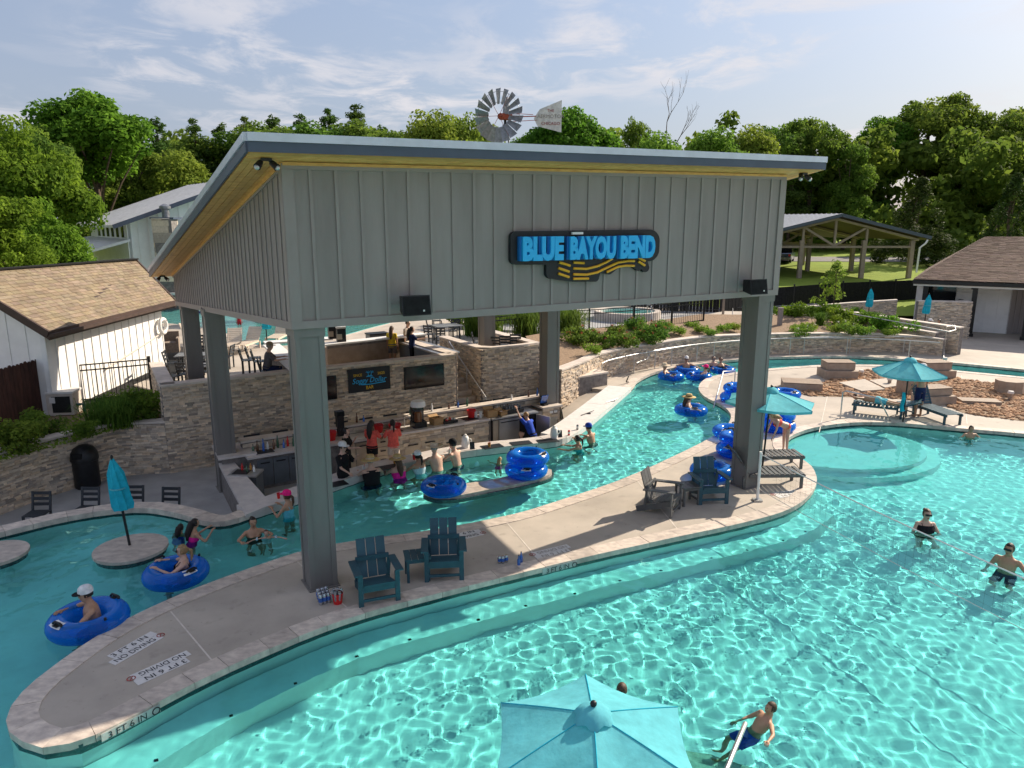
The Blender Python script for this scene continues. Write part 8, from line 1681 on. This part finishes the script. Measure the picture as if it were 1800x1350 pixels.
person('swimmer with brown hair just behind the near parasol', wade(1092, 1236) + Vector((0, 0, -.22)), (.3, .9), 'skin_tan', 1.55, hair=('short', 'hair_brown'), clothes=(('shorts', 'cloth_navy', .7),), features=False)
# -- right deck
person('girl in pink bikini bending over beside the tubes', P(1377, 796, 0), (-.95, -.2), 'skin_fair', 1.5, lean=62, hair=('long', 'hair_blond'), clothes=(('band', 'cloth_coral', .26, .38), ('brief', 'cloth_coral')), female=True, arms=(((-.2, .25, -.95), (.1, .35, -.9)), ((.2, .25, -.95), (-.1, .35, -.9))), legs=(((-.08, .08, -1), (0, -.06, -1)), ((.08, .0, -1), (0, -.03, -1))), wet=False)
person('shirtless man in patterned shorts standing under the right parasol', P(1613, 732, 0), (-.3, .9), 'skin_tan', 1.8, hair=('short', 'hair_grey'), hat=('cap', 'cloth_white'), clothes=(('shorts', 'cloth_navy', .85),), wet=False, features=False, arms=(((-.3, .1, -.95), (0, .5, -.8)), ((.3, .1, -.95), (0, .5, -.8))))
lp = P(1548, 728, 0); person('sunbather in turquoise shorts lying on the lounger', Vector((lp.x + .55, lp.y - .62, .46)), (-.80, .55), 'skin_tan', 1.72, rot=(R(-86), 0), hair=('short', 'hair_brown'), clothes=(('shorts', 'cloth_aqua', .6),), wet=False, arms=(((-.6, -.1, .6), (.4, -.1, .6)), ((.6, -.1, .6), (-.4, -.1, .6))), features=False, pz=.93)
for k, (u, v, fc, lab, ht, sk) in enumerate([(1634, 572, (.9, -.3), 'seated guest in white hat in front of the stone block wall', ('cap', 'cloth_white'), 'skin_fair'), (1651, 570, (-.9, -.4), 'seated dark-haired guest beside the one in the white hat', None, 'skin_tan')]):
    p = Vector((22.75 + .75 * k, 40.0, 0)); person(lab, p, fc, sk, 1.68, pz=.55, lean=12, legs=L_SIT, hair=('short', 'hair_dark'), hat=ht, clothes=(('shirt', 'cloth_aqua', -.1, .6), ('shorts', 'cloth_grey', .7)), wet=False, features=False); b = thing('patio_chair', 'low chair under the seated guest, ' + ['left' if k == 0 else 'right'][0] + ' of two by the block wall', 'chair', p); m = MB(); m.box(0, 0, .42, .5, .5, .05); m.build('seat', 'patio_chair', b)
    for i in (-1, 1):
        for j in (-1, 1): m = MB(); m.box(i * .2, j * .2, .2, .04, .04, .4); m.build('leg', 'patio_chair', b)
# -- upper terrace
p = P(470, 652, ZP + .75); p.z = ZP; person('man in dark shirt and tan cap seated at the white upper bar top', p, (.95, .3), 'skin_fair', 1.76, pz=.86, lean=10, legs=L_SIT, hair=('short', 'hair_grey'), hat=('cap', 'cap_tan'), clothes=(('shirt', 'cloth_grey', -.1, .9), ('trousers', 'cloth_navy')), arms=(((-.3, .6, -.6), (.1, .95, .1)), ((.3, .6, -.6), (-.1, .95, .1))), stout=1.12, wet=False)
clone(ch0, p, facing((.95, .3)), 'dark stool under the man in the tan cap')
p = crown_at(723, 574, ZP, 1.66); person('woman with dark hair and navy shirt inside the upper bar', p, (.9, .3), 'skin_fair', 1.66, hair=('long', 'hair_dark'), clothes=(('shirt', 'cloth_navy', -.1, .8), ('trousers', 'cloth_black')), female=True, wet=False, arms=(((-.3, .5, -.7), (.1, .9, .1)), ((.3, .6, -.5), (0, .9, .3))))
p = crown_at(688, 573, ZP, 1.6); person('long-haired guest in yellow top at the far side of the upper bar', p, (.2, 1), 'skin_tan', 1.6, hair=('long', 'hair_brown'), clothes=(('shirt', 'cloth_yellow', -.1, .5), ('shorts', 'cloth_grey', .7)), female=True, wet=False, features=False)
p = crown_at(716, 563, ZP, 1.75); person('guest in pale shirt standing behind the upper bar', p, (.8, -.4), 'skin_fair', 1.75, hair=('short', 'hair_brown'), clothes=(('shirt', 'cloth_khaki', -.1, .7), ('shorts', 'cloth_teal', .7)), wet=False, features=False)
for k, (u, v, lab, h, c) in enumerate([(421, 572, 'child in red playing in the far upper pool', 1.1, 'cloth_red'), (346, 552, 'dark-haired swimmer in the far upper pool', 1.6, 'cloth_navy')]): p = P(u, v, ZP); p.z = ZP - (.35 if k == 0 else 1.15); person(lab, p, (.5, -.8), 'skin_tan', h, hair=('short', 'hair_brown'), clothes=(('shirt', c, -.1, .6), ('shorts', c, .6)), wet=False, features=False)
# drinks in hand and on the ledges
can(P(1000, 765, .055), 'red can on the white ledge beside the dark-haired woman', 'red_plastic', 'drinks by the swimmers'); can(P(1015, 755, .055), 'dark can on the white ledge by the man in the blue cap', 'cabinet_dark', 'drinks by the swimmers')

for k, (u, v, who) in enumerate([(640, 830, 'the man in the black vest'), (694, 817, 'the woman in pink'), (728, 810, 'the woman in floral swimwear'), (762, 806, 'the man in the cowboy hat'), (790, 799, 'the man in the black cap'), (860, 788, 'the swimming child'), (490, 878, 'the woman in the pink cap')]):
    t = thing('plastic_cup', 'cup with straw on the swim-up counter by ' + who, 'cup', P(u, v - 2, .082)); b = MB(); b.lathe([(.032, 0), (.045, .13), (.047, .135), (.042, .13), (.03, .008)], 12); b.build('cup', ['white_plastic', 'fruit', 'red_plastic', 'marker_white'][k % 4], t, 40); b = MB(); b.tube([(0, 0, .02), (.02, .01, .2)], .005, 5); b.build('straw', 'cloth_red', t)
for k, u in enumerate((560, 576, 628, 640, 722, 760, 790, 806, 822, 900, 930, 945, 955)):
    bottle(bar(bar_s(u, .9, .52), .93, .522), ['glass_green', 'white_plastic', 'glass_brown', 'bottle_blue'][k % 4], .2 + .05 * (k % 3), .034, ['first', 'second', 'third', 'fourth', 'fifth', 'sixth', 'seventh', 'eighth', 'ninth', 'tenth', 'eleventh', 'twelfth', 'last'][k] + ' bottle from the left along the raised ledge of the bar', 'bottles on the raised ledge')
